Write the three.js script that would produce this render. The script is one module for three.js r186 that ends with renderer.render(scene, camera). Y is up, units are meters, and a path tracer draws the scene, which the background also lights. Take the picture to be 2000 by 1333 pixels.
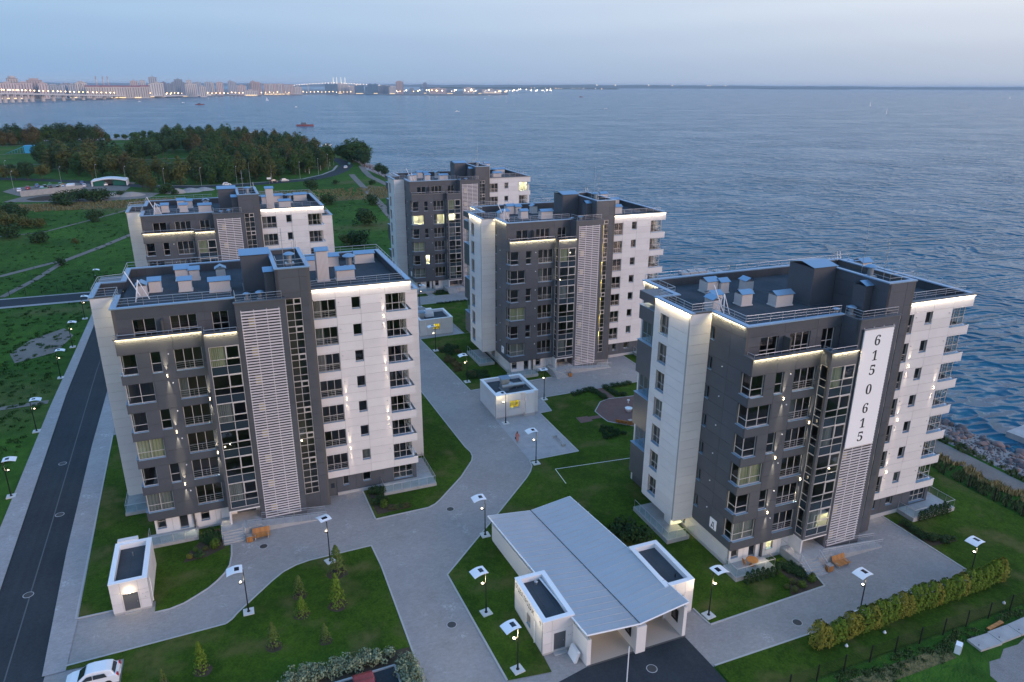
import * as THREE from 'three';
import { mergeGeometries } from 'three/addons/utils/BufferGeometryUtils.js';
import { MarchingCubes } from 'three/addons/objects/MarchingCubes.js';
import { FontLoader } from 'three/addons/loaders/FontLoader.js';
import { RectAreaLightUniformsLib } from 'three/addons/lights/RectAreaLightUniformsLib.js';

// ------------------------------------------------------------------ camera, sky, sun, exposure
const scene = new THREE.Scene();
const R = Math.PI / 180;
const camera = new THREE.PerspectiveCamera(50.51, 1024 / 682, 0.5, 60000);
camera.position.set(0, 48.6, 0);
camera.rotation.order = 'YXZ';
camera.rotation.set(-19.4527 * R, 0, 0.2525 * R);
const renderer = new THREE.WebGLRenderer({ antialias: true });
renderer.toneMapping = THREE.LinearToneMapping;
renderer.toneMappingExposure = 1.0;
renderer.shadowMap.enabled = true;
RectAreaLightUniformsLib.init();

const SUN = new THREE.Vector3(0.80, 0.26, 0.56).normalize();
const lerp = (a, b, t) => a + (b - a) * t, clamp = (x, a = 0, b = 1) => Math.min(b, Math.max(a, x));
const sstep = (a, b, x) => { const t = clamp((x - a) / (b - a)); return t * t * (3 - 2 * t); };
const mix3 = (a, b, t) => [0, 1, 2].map(i => lerp(a[i], b[i], t));
{
  const w = 512, h = 256, d = new Float32Array(w * h * 4), sh = new THREE.Vector2(SUN.x, SUN.z).normalize();
  for (let j = 0; j < h; j++) for (let i = 0; i < w; i++) {
    const el = ((j + .5) / h - .5) * Math.PI, az = ((i + .5) / w - .5) * 2 * Math.PI;
    const c = Math.cos(az) * sh.x + Math.sin(az) * sh.y;               // towards the place of the sunset
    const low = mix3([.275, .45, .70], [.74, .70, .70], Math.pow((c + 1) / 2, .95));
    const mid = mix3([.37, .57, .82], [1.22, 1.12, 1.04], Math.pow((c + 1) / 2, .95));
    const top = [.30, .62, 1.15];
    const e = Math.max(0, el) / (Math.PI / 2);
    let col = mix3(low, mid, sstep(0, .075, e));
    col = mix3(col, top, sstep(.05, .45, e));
    const band = .035 * Math.sin(el * 170 + 1.7 * Math.sin(az * 3 + .6) + .8 * Math.sin(az * 7)) * sstep(.012, .03, e) * sstep(.16, .05, e);
    const k = (j * w + i) * 4;
    for (let q = 0; q < 3; q++) d[k + q] = col[q] * (1 + band * (q === 2 ? .6 : 1));
    d[k + 3] = 1;
  }
  const t = new THREE.DataTexture(d, w, h, THREE.RGBAFormat, THREE.FloatType);
  t.mapping = THREE.EquirectangularReflectionMapping; t.magFilter = THREE.LinearFilter; t.minFilter = THREE.LinearFilter; t.needsUpdate = true;
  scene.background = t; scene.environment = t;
}
const sun = new THREE.DirectionalLight(new THREE.Color(1, .70, .57), 1.5);
sun.position.copy(SUN).multiplyScalar(300).add(new THREE.Vector3(0, 0, -100)); sun.target.position.set(0, 0, -100);
sun.castShadow = true; sun.shadow.radius = 45; sun.shadow.mapSize.set(4096, 4096);
Object.assign(sun.shadow.camera, { left: -220, right: 220, top: 220, bottom: -220, near: 1, far: 900 });
scene.add(sun, sun.target);

// ------------------------------------------------------------------ helpers
function rng(s) { return () => { s |= 0; s = s + 0x6D2B79F5 | 0; let t = Math.imul(s ^ s >>> 15, 1 | s); t = t + Math.imul(t ^ t >>> 7, 61 | t) ^ t; return ((t ^ t >>> 14) >>> 0) / 4294967296; }; }
const taken = {};
const numbered = n => { const k = taken[n] = (taken[n] ?? -1) + 1; return k ? `${n}_${String(k).padStart(3, '0')}` : n; };
function tag(o, label, category, group, kind) {
  if (label) o.userData.label = label; if (category) o.userData.category = category; if (group) o.userData.group = group; if (kind) o.userData.kind = kind; return o;
}
// the site's own axes: u runs along the house fronts, v away from the camera; a point is (u, y, -v) in a frame turned by TH at P0
const TH = (90 - 68.1) * R, P0 = new THREE.Vector3(-40.46, 0, -69.24);
const DU = new THREE.Vector3(Math.cos(TH), 0, -Math.sin(TH)), DV = new THREE.Vector3(-Math.sin(TH), 0, -Math.cos(TH));
const site = (u, v, y = 0) => P0.clone().addScaledVector(DU, u).addScaledVector(DV, v).setY(y);
function put(o, u, v, y = 0, turn = 0) { o.position.copy(site(u, v, y)); o.rotation.y = TH + turn; return o; }
function thing(name, label, category, group) { const g = new THREE.Group(); g.name = numbered(name); scene.add(g); return tag(g, label, category, group); }
function copy(o, label, group) {
  const c = o.clone(); c.name = numbered(o.name.replace(/_\d{3}$/, '')); c.userData = { ...o.userData }; scene.add(c);
  if (label) c.userData.label = label; if (group) c.userData.group = group; return c;
}
class MB {   // gathers boxes, bars and sheets in (u, y, v) into one mesh, with uv in metres
  constructor() { this.p = []; this.n = []; this.t = []; this.i = []; }
  quad(a, b, c, d, n, uv) {
    const k = this.p.length / 3;
    if (!n) { const e = new THREE.Vector3().subVectors(b, a), f = new THREE.Vector3().subVectors(d, a); n = e.cross(f).normalize(); }
    else { const q = new THREE.Vector3().subVectors(b, a).cross(new THREE.Vector3().subVectors(d, a)); if (q.dot(n) < 0) { [b, d] = [d, b]; if (uv) uv = [uv[0], uv[3], uv[2], uv[1]]; } }
    const ax = Math.abs(n.x), ay = Math.abs(n.y), az = Math.abs(n.z);
    [a, b, c, d].forEach((q, j) => {
      this.p.push(q.x, q.y, q.z); this.n.push(n.x, n.y, n.z);
      if (uv) this.t.push(...uv[j]); else if (ay >= ax && ay >= az) this.t.push(q.x, q.z); else if (ax > az) this.t.push(q.z, q.y); else this.t.push(q.x, q.y);
    });
    this.i.push(k, k + 1, k + 2, k, k + 2, k + 3); return this;
  }
  box(u0, u1, y0, y1, v0, v1, skip = '') {
    const V = (x, y, z) => new THREE.Vector3(x, y, z), z0 = -v1, z1 = -v0;
    if (!skip.includes('F')) this.quad(V(u0, y0, z1), V(u1, y0, z1), V(u1, y1, z1), V(u0, y1, z1));
    if (!skip.includes('B')) this.quad(V(u1, y0, z0), V(u0, y0, z0), V(u0, y1, z0), V(u1, y1, z0));
    if (!skip.includes('L')) this.quad(V(u0, y0, z0), V(u0, y0, z1), V(u0, y1, z1), V(u0, y1, z0));
    if (!skip.includes('R')) this.quad(V(u1, y0, z1), V(u1, y0, z0), V(u1, y1, z0), V(u1, y1, z1));
    if (!skip.includes('T')) this.quad(V(u0, y1, z1), V(u1, y1, z1), V(u1, y1, z0), V(u0, y1, z0));
    if (!skip.includes('D')) this.quad(V(u0, y0, z0), V(u1, y0, z0), V(u1, y0, z1), V(u0, y0, z1));
    return this;
  }
  bar(a, b, r, sides = 6, r2 = r) {     // round bar from a to b, points [u, y, v]
    const A = new THREE.Vector3(a[0], a[1], -a[2]), B = new THREE.Vector3(b[0], b[1], -b[2]), d = new THREE.Vector3().subVectors(B, A).normalize();
    const x = new THREE.Vector3(Math.abs(d.y) > .9 ? 1 : 0, Math.abs(d.y) > .9 ? 0 : 1, 0).cross(d).normalize(), y = new THREE.Vector3().crossVectors(d, x);
    const k = this.p.length / 3, L = A.distanceTo(B);
    for (let s = 0; s <= sides; s++) {
      const q = s / sides * Math.PI * 2, n = x.clone().multiplyScalar(Math.cos(q)).addScaledVector(y, Math.sin(q));
      for (const [P, rr, t] of [[A, r, 0], [B, r2, L]]) { this.p.push(P.x + n.x * rr, P.y + n.y * rr, P.z + n.z * rr); this.n.push(n.x, n.y, n.z); this.t.push(s / sides * 6.28 * r, t); }
      if (s) { const m = k + s * 2; this.i.push(m - 2, m, m - 1, m, m + 1, m - 1); }
    }
    for (const [P, rr, sg] of [[A, r, -1], [B, r2, 1]]) {
      if (rr < .004) continue; const c = this.p.length / 3; this.p.push(P.x, P.y, P.z); this.n.push(d.x * sg, d.y * sg, d.z * sg); this.t.push(0, 0);
      for (let s = 0; s <= sides; s++) { const q = s / sides * Math.PI * 2, n = x.clone().multiplyScalar(Math.cos(q)).addScaledVector(y, Math.sin(q)); this.p.push(P.x + n.x * rr, P.y + n.y * rr, P.z + n.z * rr); this.n.push(d.x * sg, d.y * sg, d.z * sg); this.t.push(n.x * rr, n.z * rr); if (s) sg > 0 ? this.i.push(c, c + s, c + s + 1) : this.i.push(c, c + s + 1, c + s); }
    }
    return this;
  }
  lathe(cu, y0, cv, prof, seg = 14) { const g = new THREE.LatheGeometry(prof.map(q => new THREE.Vector2(q[0], q[1])), seg); g.translate(cu, y0, -cv); return this.add(g); }
  add(g) {
    const k = this.p.length / 3, P = g.attributes.position, N = g.attributes.normal, T = g.attributes.uv;
    for (let j = 0; j < P.count; j++) { this.p.push(P.getX(j), P.getY(j), P.getZ(j)); N ? this.n.push(N.getX(j), N.getY(j), N.getZ(j)) : this.n.push(0, 1, 0); T ? this.t.push(T.getX(j), T.getY(j)) : this.t.push(P.getX(j), P.getZ(j)); }
    if (g.index) for (let j = 0; j < g.index.count; j++) this.i.push(k + g.index.getX(j)); else for (let j = 0; j < P.count; j++) this.i.push(k + j);
    return this;
  }
  geo() {
    const g = new THREE.BufferGeometry();
    g.setAttribute('position', new THREE.Float32BufferAttribute(this.p, 3)); g.setAttribute('normal', new THREE.Float32BufferAttribute(this.n, 3)); g.setAttribute('uv', new THREE.Float32BufferAttribute(this.t, 2)); g.setIndex(this.i); return g;
  }
  build(name, m, parent) { return mesh(name, this.geo(), m, parent); }
}
function mesh(name, g, m, parent = scene) { const o = new THREE.Mesh(g, m); o.name = parent === scene ? numbered(name) : name; o.castShadow = o.receiveShadow = true; parent.add(o); return o; }
const bx = (u0, u1, y0, y1, v0, v1) => new MB().box(u0, u1, y0, y1, v0, v1);
function sheet(pts, y) {      // flat polygon of [u, v] points; uv in metres
  const s = new THREE.Shape(pts.map(q => new THREE.Vector2(q[0], q[1]))), g = new THREE.ShapeGeometry(s, 1), P = g.attributes.position, n = [], t = [];
  for (let j = 0; j < P.count; j++) { const x = P.getX(j), v = P.getY(j); P.setXYZ(j, x, y, -v); n.push(0, 1, 0); t.push(x, v); }
  g.setAttribute('normal', new THREE.Float32BufferAttribute(n, 3)); g.setAttribute('uv', new THREE.Float32BufferAttribute(t, 2)); return g;
}
// ------------------------------------------------------------------ noise and textures
function noiseGrid(n, seed) { const r = rng(seed), a = new Float32Array(n * n); for (let i = 0; i < n * n; i++) a[i] = r(); return a; }
function vnoise(n, seed) {     // tiling value noise with n cells over 0..1
  const a = noiseGrid(n, seed);
  return (x, y) => { x = ((x % 1) + 1) % 1 * n; y = ((y % 1) + 1) % 1 * n; const i = Math.floor(x), j = Math.floor(y), s = x - i, t = y - j, fs = s * s * (3 - 2 * s), ft = t * t * (3 - 2 * t), I = (i + 1) % n, J = (j + 1) % n; return lerp(lerp(a[j * n + i], a[j * n + I], fs), lerp(a[J * n + i], a[J * n + I], fs), ft); };
}
function fbm(n, oct, seed) { const l = []; for (let o = 0; o < oct; o++) l.push(vnoise(n << o, seed + o * 17)); return (x, y) => { let s = 0, a = .5, w = 0; for (const f of l) { s += a * f(x, y); w += a; a *= .5; } return s / w; }; }
const toS = c => c <= .0031308 ? c * 12.92 : 1.055 * Math.pow(c, 1 / 2.4) - .055;
function tex(size, f, srgb = true) {   // f(x, y) -> linear rgb; x, y in 0..1
  const d = new Uint8Array(size * size * 4);
  for (let j = 0; j < size; j++) for (let i = 0; i < size; i++) { const c = f((i + .5) / size, (j + .5) / size, i, j), k = (j * size + i) * 4; for (let q = 0; q < 3; q++) d[k + q] = clamp(srgb ? toS(clamp(c[q])) : c[q]) * 255; d[k + 3] = 255; }
  const t = new THREE.DataTexture(d, size, size); t.wrapS = t.wrapT = THREE.RepeatWrapping; t.magFilter = THREE.LinearFilter; t.minFilter = THREE.LinearMipmapLinearFilter; t.generateMipmaps = true; if (srgb) t.colorSpace = THREE.SRGBColorSpace; t.needsUpdate = true; return t;
}
const rep = (t, m) => { t.repeat.set(1 / m, 1 / m); return t; };
const matte = (c, r, o = {}) => new THREE.MeshPhysicalMaterial({ color: new THREE.Color().setRGB(...c), roughness: r, specularIntensity: .2, ...o });
const std = (c, r = .8, o = {}) => new THREE.MeshStandardMaterial({ color: new THREE.Color().setRGB(...c), roughness: r, ...o });
const M = {};
{
  const r = rng(7);
  const a = fbm(6, 4, 1), b = fbm(48, 3, 2), c = fbm(170, 2, 3), dd = fbm(9, 3, 4);
  const turf = (x, y, dry) => { const m = a(x, y), f = b(x, y), g = c(x, y), q = dd(x, y); let k = .5 + .75 * (f - .5) + 1.05 * (g - .5) + 1.1 * (m - .5); k = clamp(k, .1, 1.3); const base = mix3([.022, .050, .005], [.056, .106, .010], k); return mix3(base, [.105, .10, .033], clamp((q - dry) * 3.2) * clamp(.35 + f)); };
  M.lawn = matte([1, 1, 1], .95, { map: rep(tex(1024, (x, y) => turf(x, y, .53)), 24), bumpMap: rep(tex(512, (x, y) => { const g = .5 * b(x, y) + .5 * c(x, y); return [g, g, g]; }, false), 10), bumpScale: .08 });
  const A = fbm(5, 5, 11), B = fbm(22, 4, 12), C = fbm(150, 2, 13), D2 = fbm(8, 4, 14);
  M.meadow = matte([1, 1, 1], .97, {
    map: rep(tex(2048, (x, y) => { const k = clamp(.5 + .8 * (B(x, y) - .5) + .9 * (C(x, y) - .5) + .7 * (A(x, y) - .5), 0, 1.2); let q = mix3([.022, .062, .010], [.056, .135, .018], k); q = mix3(q, [.115, .112, .045], clamp((D2(x, y) - .57) * 4.5) * clamp(.2 + C(x, y))); return q; }), 210),
    bumpMap: rep(tex(512, (x, y) => { const g = .6 * fb(x, y) + .4 * c(x, y); return [g, g, g]; }, false), 18), bumpScale: .22
  });
  function fb(x, y) { return b(x, y); }
  M.dry = matte([1, 1, 1], .97, { map: rep(tex(512, (x, y) => mix3([.085, .085, .035], [.20, .165, .075], clamp(.5 + 1.3 * (b(x, y) - .5) + 1.2 * (c(x, y) - .5)))), 14), bumpMap: M.meadow.bumpMap, bumpScale: .3 });
  const blot = fbm(4, 5, 21), blot2 = fbm(13, 4, 22), fine = fbm(128, 2, 23);
  const pav = tex(1024, (x, y, i, j) => {          // small setts: a fine grain of slightly different stones, far below what the picture resolves
    const row = Math.floor(y * 96), col = Math.floor(x * 48 + (row % 2) * .5), h = Math.sin(row * 127.1 + (col % 48) * 311.7) * 43758.5453, e = h - Math.floor(h);
    const s = .72 + .22 * (e - .5) + .34 * (blot(x, y) - .5) + .26 * (blot2(x, y) - .5) + .3 * (fine(x, y) - .5);
    const k = clamp(s, .2, 1.2), chalk = clamp((blot2(x + .37, y + .11) - .66) * 6) * clamp((fine(x, y) - .3) * 2.5); return mix3(mix3([.170, .155, .147], [.330, .308, .298], k), [.46, .45, .45], chalk * .6);
  });
  M.paver = std([1, 1, 1], .88, { map: rep(pav, 18), bumpMap: rep(tex(512, (x, y) => { const q = fine(x, y); const gx = Math.abs((x * 48) % 1 - .5), gy = Math.abs((y * 96) % 1 - .5); const g = (gx > .44 || gy > .42 ? .2 : .7) + .2 * q; return [g, g, g]; }, false), 9), bumpScale: .012 });
  M.paverGrey = std([1.12, 1.14, 1.18], .88, { map: M.paver.map, bumpMap: M.paver.bumpMap, bumpScale: .01 });
  M.paverWhite = std([1, 1, 1], .85, { map: rep(tex(512, (x, y) => { const s = clamp(.55 + .5 * (blot2(x, y) - .5) + .3 * (fine(x, y) - .5) - .8 * clamp(.27 - blot(x, y))); return mix3([.22, .22, .23], [.42, .41, .42], s); }), 11) });
  M.paverRed = std([1, 1, 1], .88, { map: rep(tex(512, (x, y) => { const s = clamp(.5 + .6 * (blot2(x, y) - .5) + .5 * (fine(x, y) - .5)); return mix3([.115, .062, .055], [.185, .105, .092], s); }), 9) });
  const asA = fbm(5, 5, 31), asB = fbm(160, 1, 32), streak = vnoise(64, 33);
  M.asphalt = matte([1, 1, 1], .82, { map: rep(tex(1024, (x, y) => { const s = clamp(.5 + .7 * (asA(x, y) - .5) + .35 * (asB(x, y) - .5) + .22 * (streak(x, .3) - .5)); return mix3([.026, .032, .038], [.052, .060, .068], s); }), 22), bumpMap: rep(tex(256, (x, y) => { const q = asB(x, y); return [q, q, q]; }, false), 3), bumpScale: .012 });
  M.seam = std([.10, .105, .11], .9);
  const co = fbm(7, 5, 41);
  M.concrete = std([1, 1, 1], .88, { map: rep(tex(512, (x, y) => { const s = clamp(.5 + .9 * (co(x, y) - .5) + .25 * (fine(x, y) - .5)); return mix3([.27, .27, .275], [.44, .435, .43], s); }), 5) });
  M.kerb = std([.40, .39, .385], .9);
  M.soil = matte([1, 1, 1], .98, { map: rep(tex(256, (x, y) => { const s = co(x, y) * .6 + fine(x, y) * .4; return mix3([.035, .027, .02], [.10, .078, .058], s); }), 4) });
  M.dirt = matte([1, 1, 1], .97, { map: rep(tex(512, (x, y) => { const s = co(x, y) * .55 + fine(x, y) * .45; return mix3([.13, .115, .10], [.27, .24, .215], s); }), 16) });
  M.gravel = std([1, 1, 1], .97, { map: rep(tex(512, (x, y) => { const s = co(x, y) * .35 + fine(x, y) * .65; return mix3([.16, .155, .15], [.36, .35, .345], s); }), 7), bumpMap: M.asphalt.bumpMap, bumpScale: .05 });
  M.sand = std([1, 1, 1], .97, { map: rep(tex(256, (x, y) => { const s = co(x, y) * .6 + fine(x, y) * .4; return mix3([.22, .18, .15], [.40, .335, .285], s); }), 20) });
  const mk = fbm(6, 4, 51);
  const panelMap = (lo, hi) => rep(tex(256, (x, y) => mix3(lo, hi, clamp(.5 + .55 * (mk(x, y) - .5) + .2 * (fine(x, y) - .5)))), 6);
  const pw = panelMap([.63, .61, .605], [.74, .72, .715]), pd = panelMap([.068, .076, .090], [.098, .106, .122]);
  M.white = [0, 1, 2].map(k => std([1 - .025 * k, 1 - .03 * k, 1 - .028 * k], .55, { map: pw }));
  M.dark = [0, 1, 2].map(k => std([1 - .05 * k, 1 - .05 * k, 1 - .045 * k], .38, { map: pd }));
  M.joint = std([.10, .095, .09], .9); M.jointW = std([.34, .325, .31], .9);
  M.cap = std([.25, .38, .52], .38, { metalness: .45 });
  M.capDark = std([.11, .12, .135], .45, { metalness: .3 });
  M.roof = matte([1, 1, 1], .9, { map: rep(tex(512, (x, y) => { const s = clamp(.5 + .8 * (co(x, y) - .5) + .3 * (fine(x, y) - .5)); const line = Math.abs((x * 9) % 1 - .5) > .485 ? .72 : 1; return mix3([.042, .050, .058], [.080, .090, .102], s).map(q => q * line); }), 9) });
  M.zinc = std([.22, .34, .46], .42, { metalness: .55 });
  const rib = (n) => tex(256, (x) => { const q = Math.abs(((x * n) % 1) - .5) * 2; const h = sstep(.35, .6, q); return [h, h, h]; }, false);
  M.ribbed = std([.60, .565, .55], .55, { metalness: .1, bumpMap: rep(rib(10), 1.5), bumpScale: .025 });
  M.sheetRoof = std([1, 1, 1], .42, { metalness: .35, map: rep(tex(512, (x, y) => { const s = clamp(.5 + .5 * (co(x, y) - .5) + .15 * (fine(x, y) - .5)); return mix3([.36, .385, .42], [.46, .485, .52], s); }), 9) });
  M.steel = std([.55, .55, .56], .3, { metalness: .85 });
  M.galv = std([.42, .45, .47], .4, { metalness: .75 });
  M.frame = std([.55, .515, .49], .5, { metalness: .15 });
  M.frameBlue = std([.16, .24, .29], .5);
  M.slat = std([.66, .62, .64], .45, { metalness: .1 });
  M.glass = new THREE.MeshPhysicalMaterial({ color: new THREE.Color().setRGB(.78, .84, .83), roughness: .03, metalness: 0, transmission: 1, thickness: 0, ior: 1.62 });
  M.railGlass = new THREE.MeshPhysicalMaterial({ color: new THREE.Color().setRGB(.80, .90, .90), roughness: .04, transmission: 1, thickness: 0, ior: 1.5 });
  M.spandrel = new THREE.MeshPhysicalMaterial({ color: new THREE.Color().setRGB(.022, .036, .050), roughness: .06, ior: 1.55, clearcoat: .4 });
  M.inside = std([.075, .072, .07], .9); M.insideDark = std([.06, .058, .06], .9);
  M.curtain = [std([.34, .34, .22], .9), std([.20, .205, .20], .9), std([.30, .27, .26], .9)];
  M.black = std([.012, .012, .013], .5, { metalness: .3 }); M.pole = std([.016, .016, .018], .45, { metalness: .4 });
  M.panelWhite = std([.80, .81, .83], .35); M.solar = std([.012, .016, .028], .2);
  M.wood = std([1, 1, 1], .6, { map: rep(tex(256, (x, y) => { const g = fbmW(x, y); return mix3([.30, .115, .028], [.52, .235, .068], g); }), 1.2) });
  function fbmW(x, y) { return clamp(.5 + .9 * (vW(x * .15, y) - .5)); }
  M.door = std([.085, .092, .105], .45); M.orangeDoor = std([.34, .12, .06], .6);
  M.plain = std([.72, .70, .69], .7); M.plinth = std([.42, .405, .40], .85);
  M.trunk = std([.10, .075, .055], .9); M.birch = std([.42, .40, .37], .85);
  M.red = std([.35, .02, .03], .35);
}
function vW(x, y) { const s = Math.sin(x * 12.9 * 6.28) * .5 + .5, q = Math.sin(y * 40 * 6.283 + 4 * Math.sin(x * 6.28)) * .5 + .5; return .4 * s + .6 * q; }
const glow = (c, k) => new THREE.MeshStandardMaterial({ color: 0x222222, emissive: new THREE.Color().setRGB(...c), emissiveIntensity: k, roughness: .6 });
M.led = glow([1, .76, .42], 5); M.ledWhite = glow([1, .84, .62], 5); M.bulb = glow([1, .83, .52], 14); M.bulbCool = glow([1, .9, .72], 9); M.bulbDim = glow([1, .72, .5], 7); M.sconce = glow([1, .80, .52], 16); M.ceiling = glow([1, .92, .55], 3);
// ------------------------------------------------------------------ house parts
const V3 = (u, y, v) => new THREE.Vector3(u, y, -v);
function fbox(mb, f, pl, a0, a1, y0, y1, d0, d1, skip) {
  if (f === 'F') mb.box(a0, a1, y0, y1, pl + d0, pl + d1, skip); else if (f === 'L') mb.box(pl + d0, pl + d1, y0, y1, a0, a1, skip); else mb.box(pl - d1, pl - d0, y0, y1, a0, a1, skip);
  return mb;
}
function minus(r, open) {      // rectangle [a0,a1,y0,y1] less the openings, as rectangles
  const o = open.filter(q => q[0] < r[1] - 1e-4 && q[1] > r[0] + 1e-4 && q[2] < r[3] - 1e-4 && q[3] > r[2] + 1e-4);
  if (!o.length) return [r];
  const cut = (lo, hi, vals) => [...new Set([lo, hi, ...vals.filter(x => x > lo + 1e-3 && x < hi - 1e-3)])].sort((a, b) => a - b);
  const A = cut(r[0], r[1], o.flatMap(q => [q[0], q[1]])), Y = cut(r[2], r[3], o.flatMap(q => [q[2], q[3]])), out = [];
  for (let j = 0; j + 1 < Y.length; j++) {
    let run = null;
    for (let i = 0; i + 1 < A.length; i++) {
      const x = (A[i] + A[i + 1]) / 2, y = (Y[j] + Y[j + 1]) / 2, hole = o.some(q => x > q[0] && x < q[1] && y > q[2] && y < q[3]);
      if (hole) run = null; else if (run) run[1] = A[i + 1]; else out.push(run = [A[i], A[i + 1], Y[j], Y[j + 1]]);
    }
  }
  return out;
}
const pr = rng(99);
function facade(parent, f, pl, a0, a1, y0, y1, open, cols, rows, mats, jm, thick = .3) {
  const back = new MB();
  for (const r of minus([a0, a1, y0, y1], open)) fbox(back, f, pl, r[0], r[1], r[2], r[3], .05, thick);
  back.build('wall', jm, parent);
  const A = [a0, ...cols, a1], Y = [y0, ...rows.filter(y => y > y0 + .15 && y < y1 - .15), y1], g = .014;
  for (let j = 0; j + 1 < Y.length; j++) for (let i = 0; i + 1 < A.length; i++) {
    const c = [A[i] + (i ? g : 0), A[i + 1] - (i + 2 < A.length ? g : 0), Y[j] + (j ? g : 0), Y[j + 1] - (j + 2 < Y.length ? g : 0)], d = pr() * .008, rest = minus(c, open).filter(r => (r[1] - r[0]) * (r[3] - r[2]) > .004);
    while (rest.length) {               // pieces of one panel that still touch stay together
      const one = [rest.pop()]; for (let q = 0; q < one.length; q++) for (let k = rest.length - 1; k >= 0; k--) { const a = one[q], b = rest[k]; if (a[0] < b[1] - 1e-4 && b[0] < a[1] - 1e-4 && a[2] <= b[3] + 1e-4 && b[2] <= a[3] + 1e-4) one.push(...rest.splice(k, 1)); }
      const m = new MB(); for (const r of one) fbox(m, f, pl, r[0], r[1], r[2], r[3], d, .05); m.build('panel', mats[Math.floor(pr() * mats.length)], parent);
    }
  }
}
const steps = (y0, y1, h) => { const o = []; for (let y = y0; y < y1; y += h) o.push(y); return o; };
const paneCache = {};
function paneGeo(f, w, h) {
  const k = f + w.toFixed(2) + h.toFixed(2);
  if (!paneCache[k]) { const g = new THREE.PlaneGeometry(w, h); if (f === 'L') g.rotateY(-Math.PI / 2); if (f === 'R') g.rotateY(Math.PI / 2); paneCache[k] = g; } return paneCache[k];
}
function pane(f, pl, d, a0, a1, y0, y1, m, parent) {
  const o = mesh('pane', paneGeo(f, a1 - a0, y1 - y0), m, parent), a = (a0 + a1) / 2, y = (y0 + y1) / 2;
  if (f === 'F') o.position.set(a, y, -(pl + d)); else if (f === 'L') o.position.set(pl + d, y, -a); else o.position.set(pl - d, y, -a);
  return o;
}
// cols and rows are the lines between panes in metres from the left and the bottom; "opaque" lists panes of dark glass
function win(parent, f, pl, a0, a1, y0, y1, o = {}) {
  const { cols = [], rows = [], rec = .2, fw = .055, rail = false, curtain = -1, name = 'window', fm = M.frame, sill = true, opaque = [], lit = null, inner = [] } = o;
  const A = [0, ...cols, a1 - a0], Y = [0, ...rows, y1 - y0], w = new MB();
  for (let i = 0; i < A.length; i++) { const c = a0 + A[i], e = i === 0 ? [0, fw] : i === A.length - 1 ? [-fw, 0] : [-fw / 2, fw / 2]; fbox(w, f, pl, c + e[0], c + e[1], y0, y1, rec - .02, rec + .05); }
  for (let j = 0; j < Y.length; j++) { const c = y0 + Y[j], e = j === 0 ? [0, fw] : j === Y.length - 1 ? [-fw, 0] : [-fw / 2, fw / 2]; for (let i = 0; i + 1 < A.length; i++) { const s0 = i ? fw / 2 : fw, s1 = i + 2 < A.length ? fw / 2 : fw; fbox(w, f, pl, a0 + A[i] + s0, a0 + A[i + 1] - s1, c + e[0], c + e[1], rec - .015, rec + .045); } }
  for (const [i, j] of inner) {        // a second, thicker frame of a sash that opens
    const p = a0 + A[i] + fw * .5, q = a0 + A[i + 1] - fw * .5, b = y0 + Y[j] + fw * .5, t = y0 + Y[j + 1] - fw * .5, s = .085;
    fbox(w, f, pl, p, p + s, b, t, rec - .045, rec + .03); fbox(w, f, pl, q - s, q, b, t, rec - .045, rec + .03); fbox(w, f, pl, p + s, q - s, b, b + s, rec - .045, rec + .03); fbox(w, f, pl, p + s, q - s, t - s, t, rec - .045, rec + .03);
  }
  const W = w.build(name, fm, parent);
  for (let i = 0; i + 1 < A.length; i++) for (let j = 0; j + 1 < Y.length; j++) pane(f, pl, rec + .02, a0 + A[i] + fw * .3, a0 + A[i + 1] - fw * .3, y0 + Y[j] + fw * .3, y0 + Y[j + 1] - fw * .3, opaque.includes(j) ? M.spandrel : M.glass, W);
  if (sill) fbox(new MB(), f, pl, a0, a1, y0 - .05, y0 + .012, -.06, rec - .025).build('sill', M.cap, W);
  if (rail) { const r = new MB(); for (let k = 0; k < 4; k++) fbox(r, f, pl, a0 + .02, a1 - .02, y0 + .18 + k * .24, y0 + .21 + k * .24, .05, .08); for (const x of [a0 + .03, (a0 + a1) / 2, a1 - .06]) fbox(r, f, pl, x, x + .03, y0 + .05, y0 + .95, .082, .11); r.build('railing', M.steel, W); }
  if (curtain >= 0) {
    const n = 26, c = new MB(), cw = (a1 - a0) * (o.cw ?? 1), left = o.cl ?? a0, d = k => rec + .22 + .05 * Math.sin(k * 1.9) + .02 * Math.sin(k * 4.7);
    const q = (k, y) => { const a = left + cw * k / n; return f === 'F' ? V3(a, y, pl + d(k)) : f === 'L' ? V3(pl + d(k), y, a) : V3(pl - d(k), y, a); };
    for (let k = 0; k < n; k++) c.quad(q(k, y0 - .1), q(k + 1, y0 - .1), q(k + 1, y1), q(k, y1));
    c.build('curtain', M.curtain[curtain], W);
  }
  return W;
}
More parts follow.
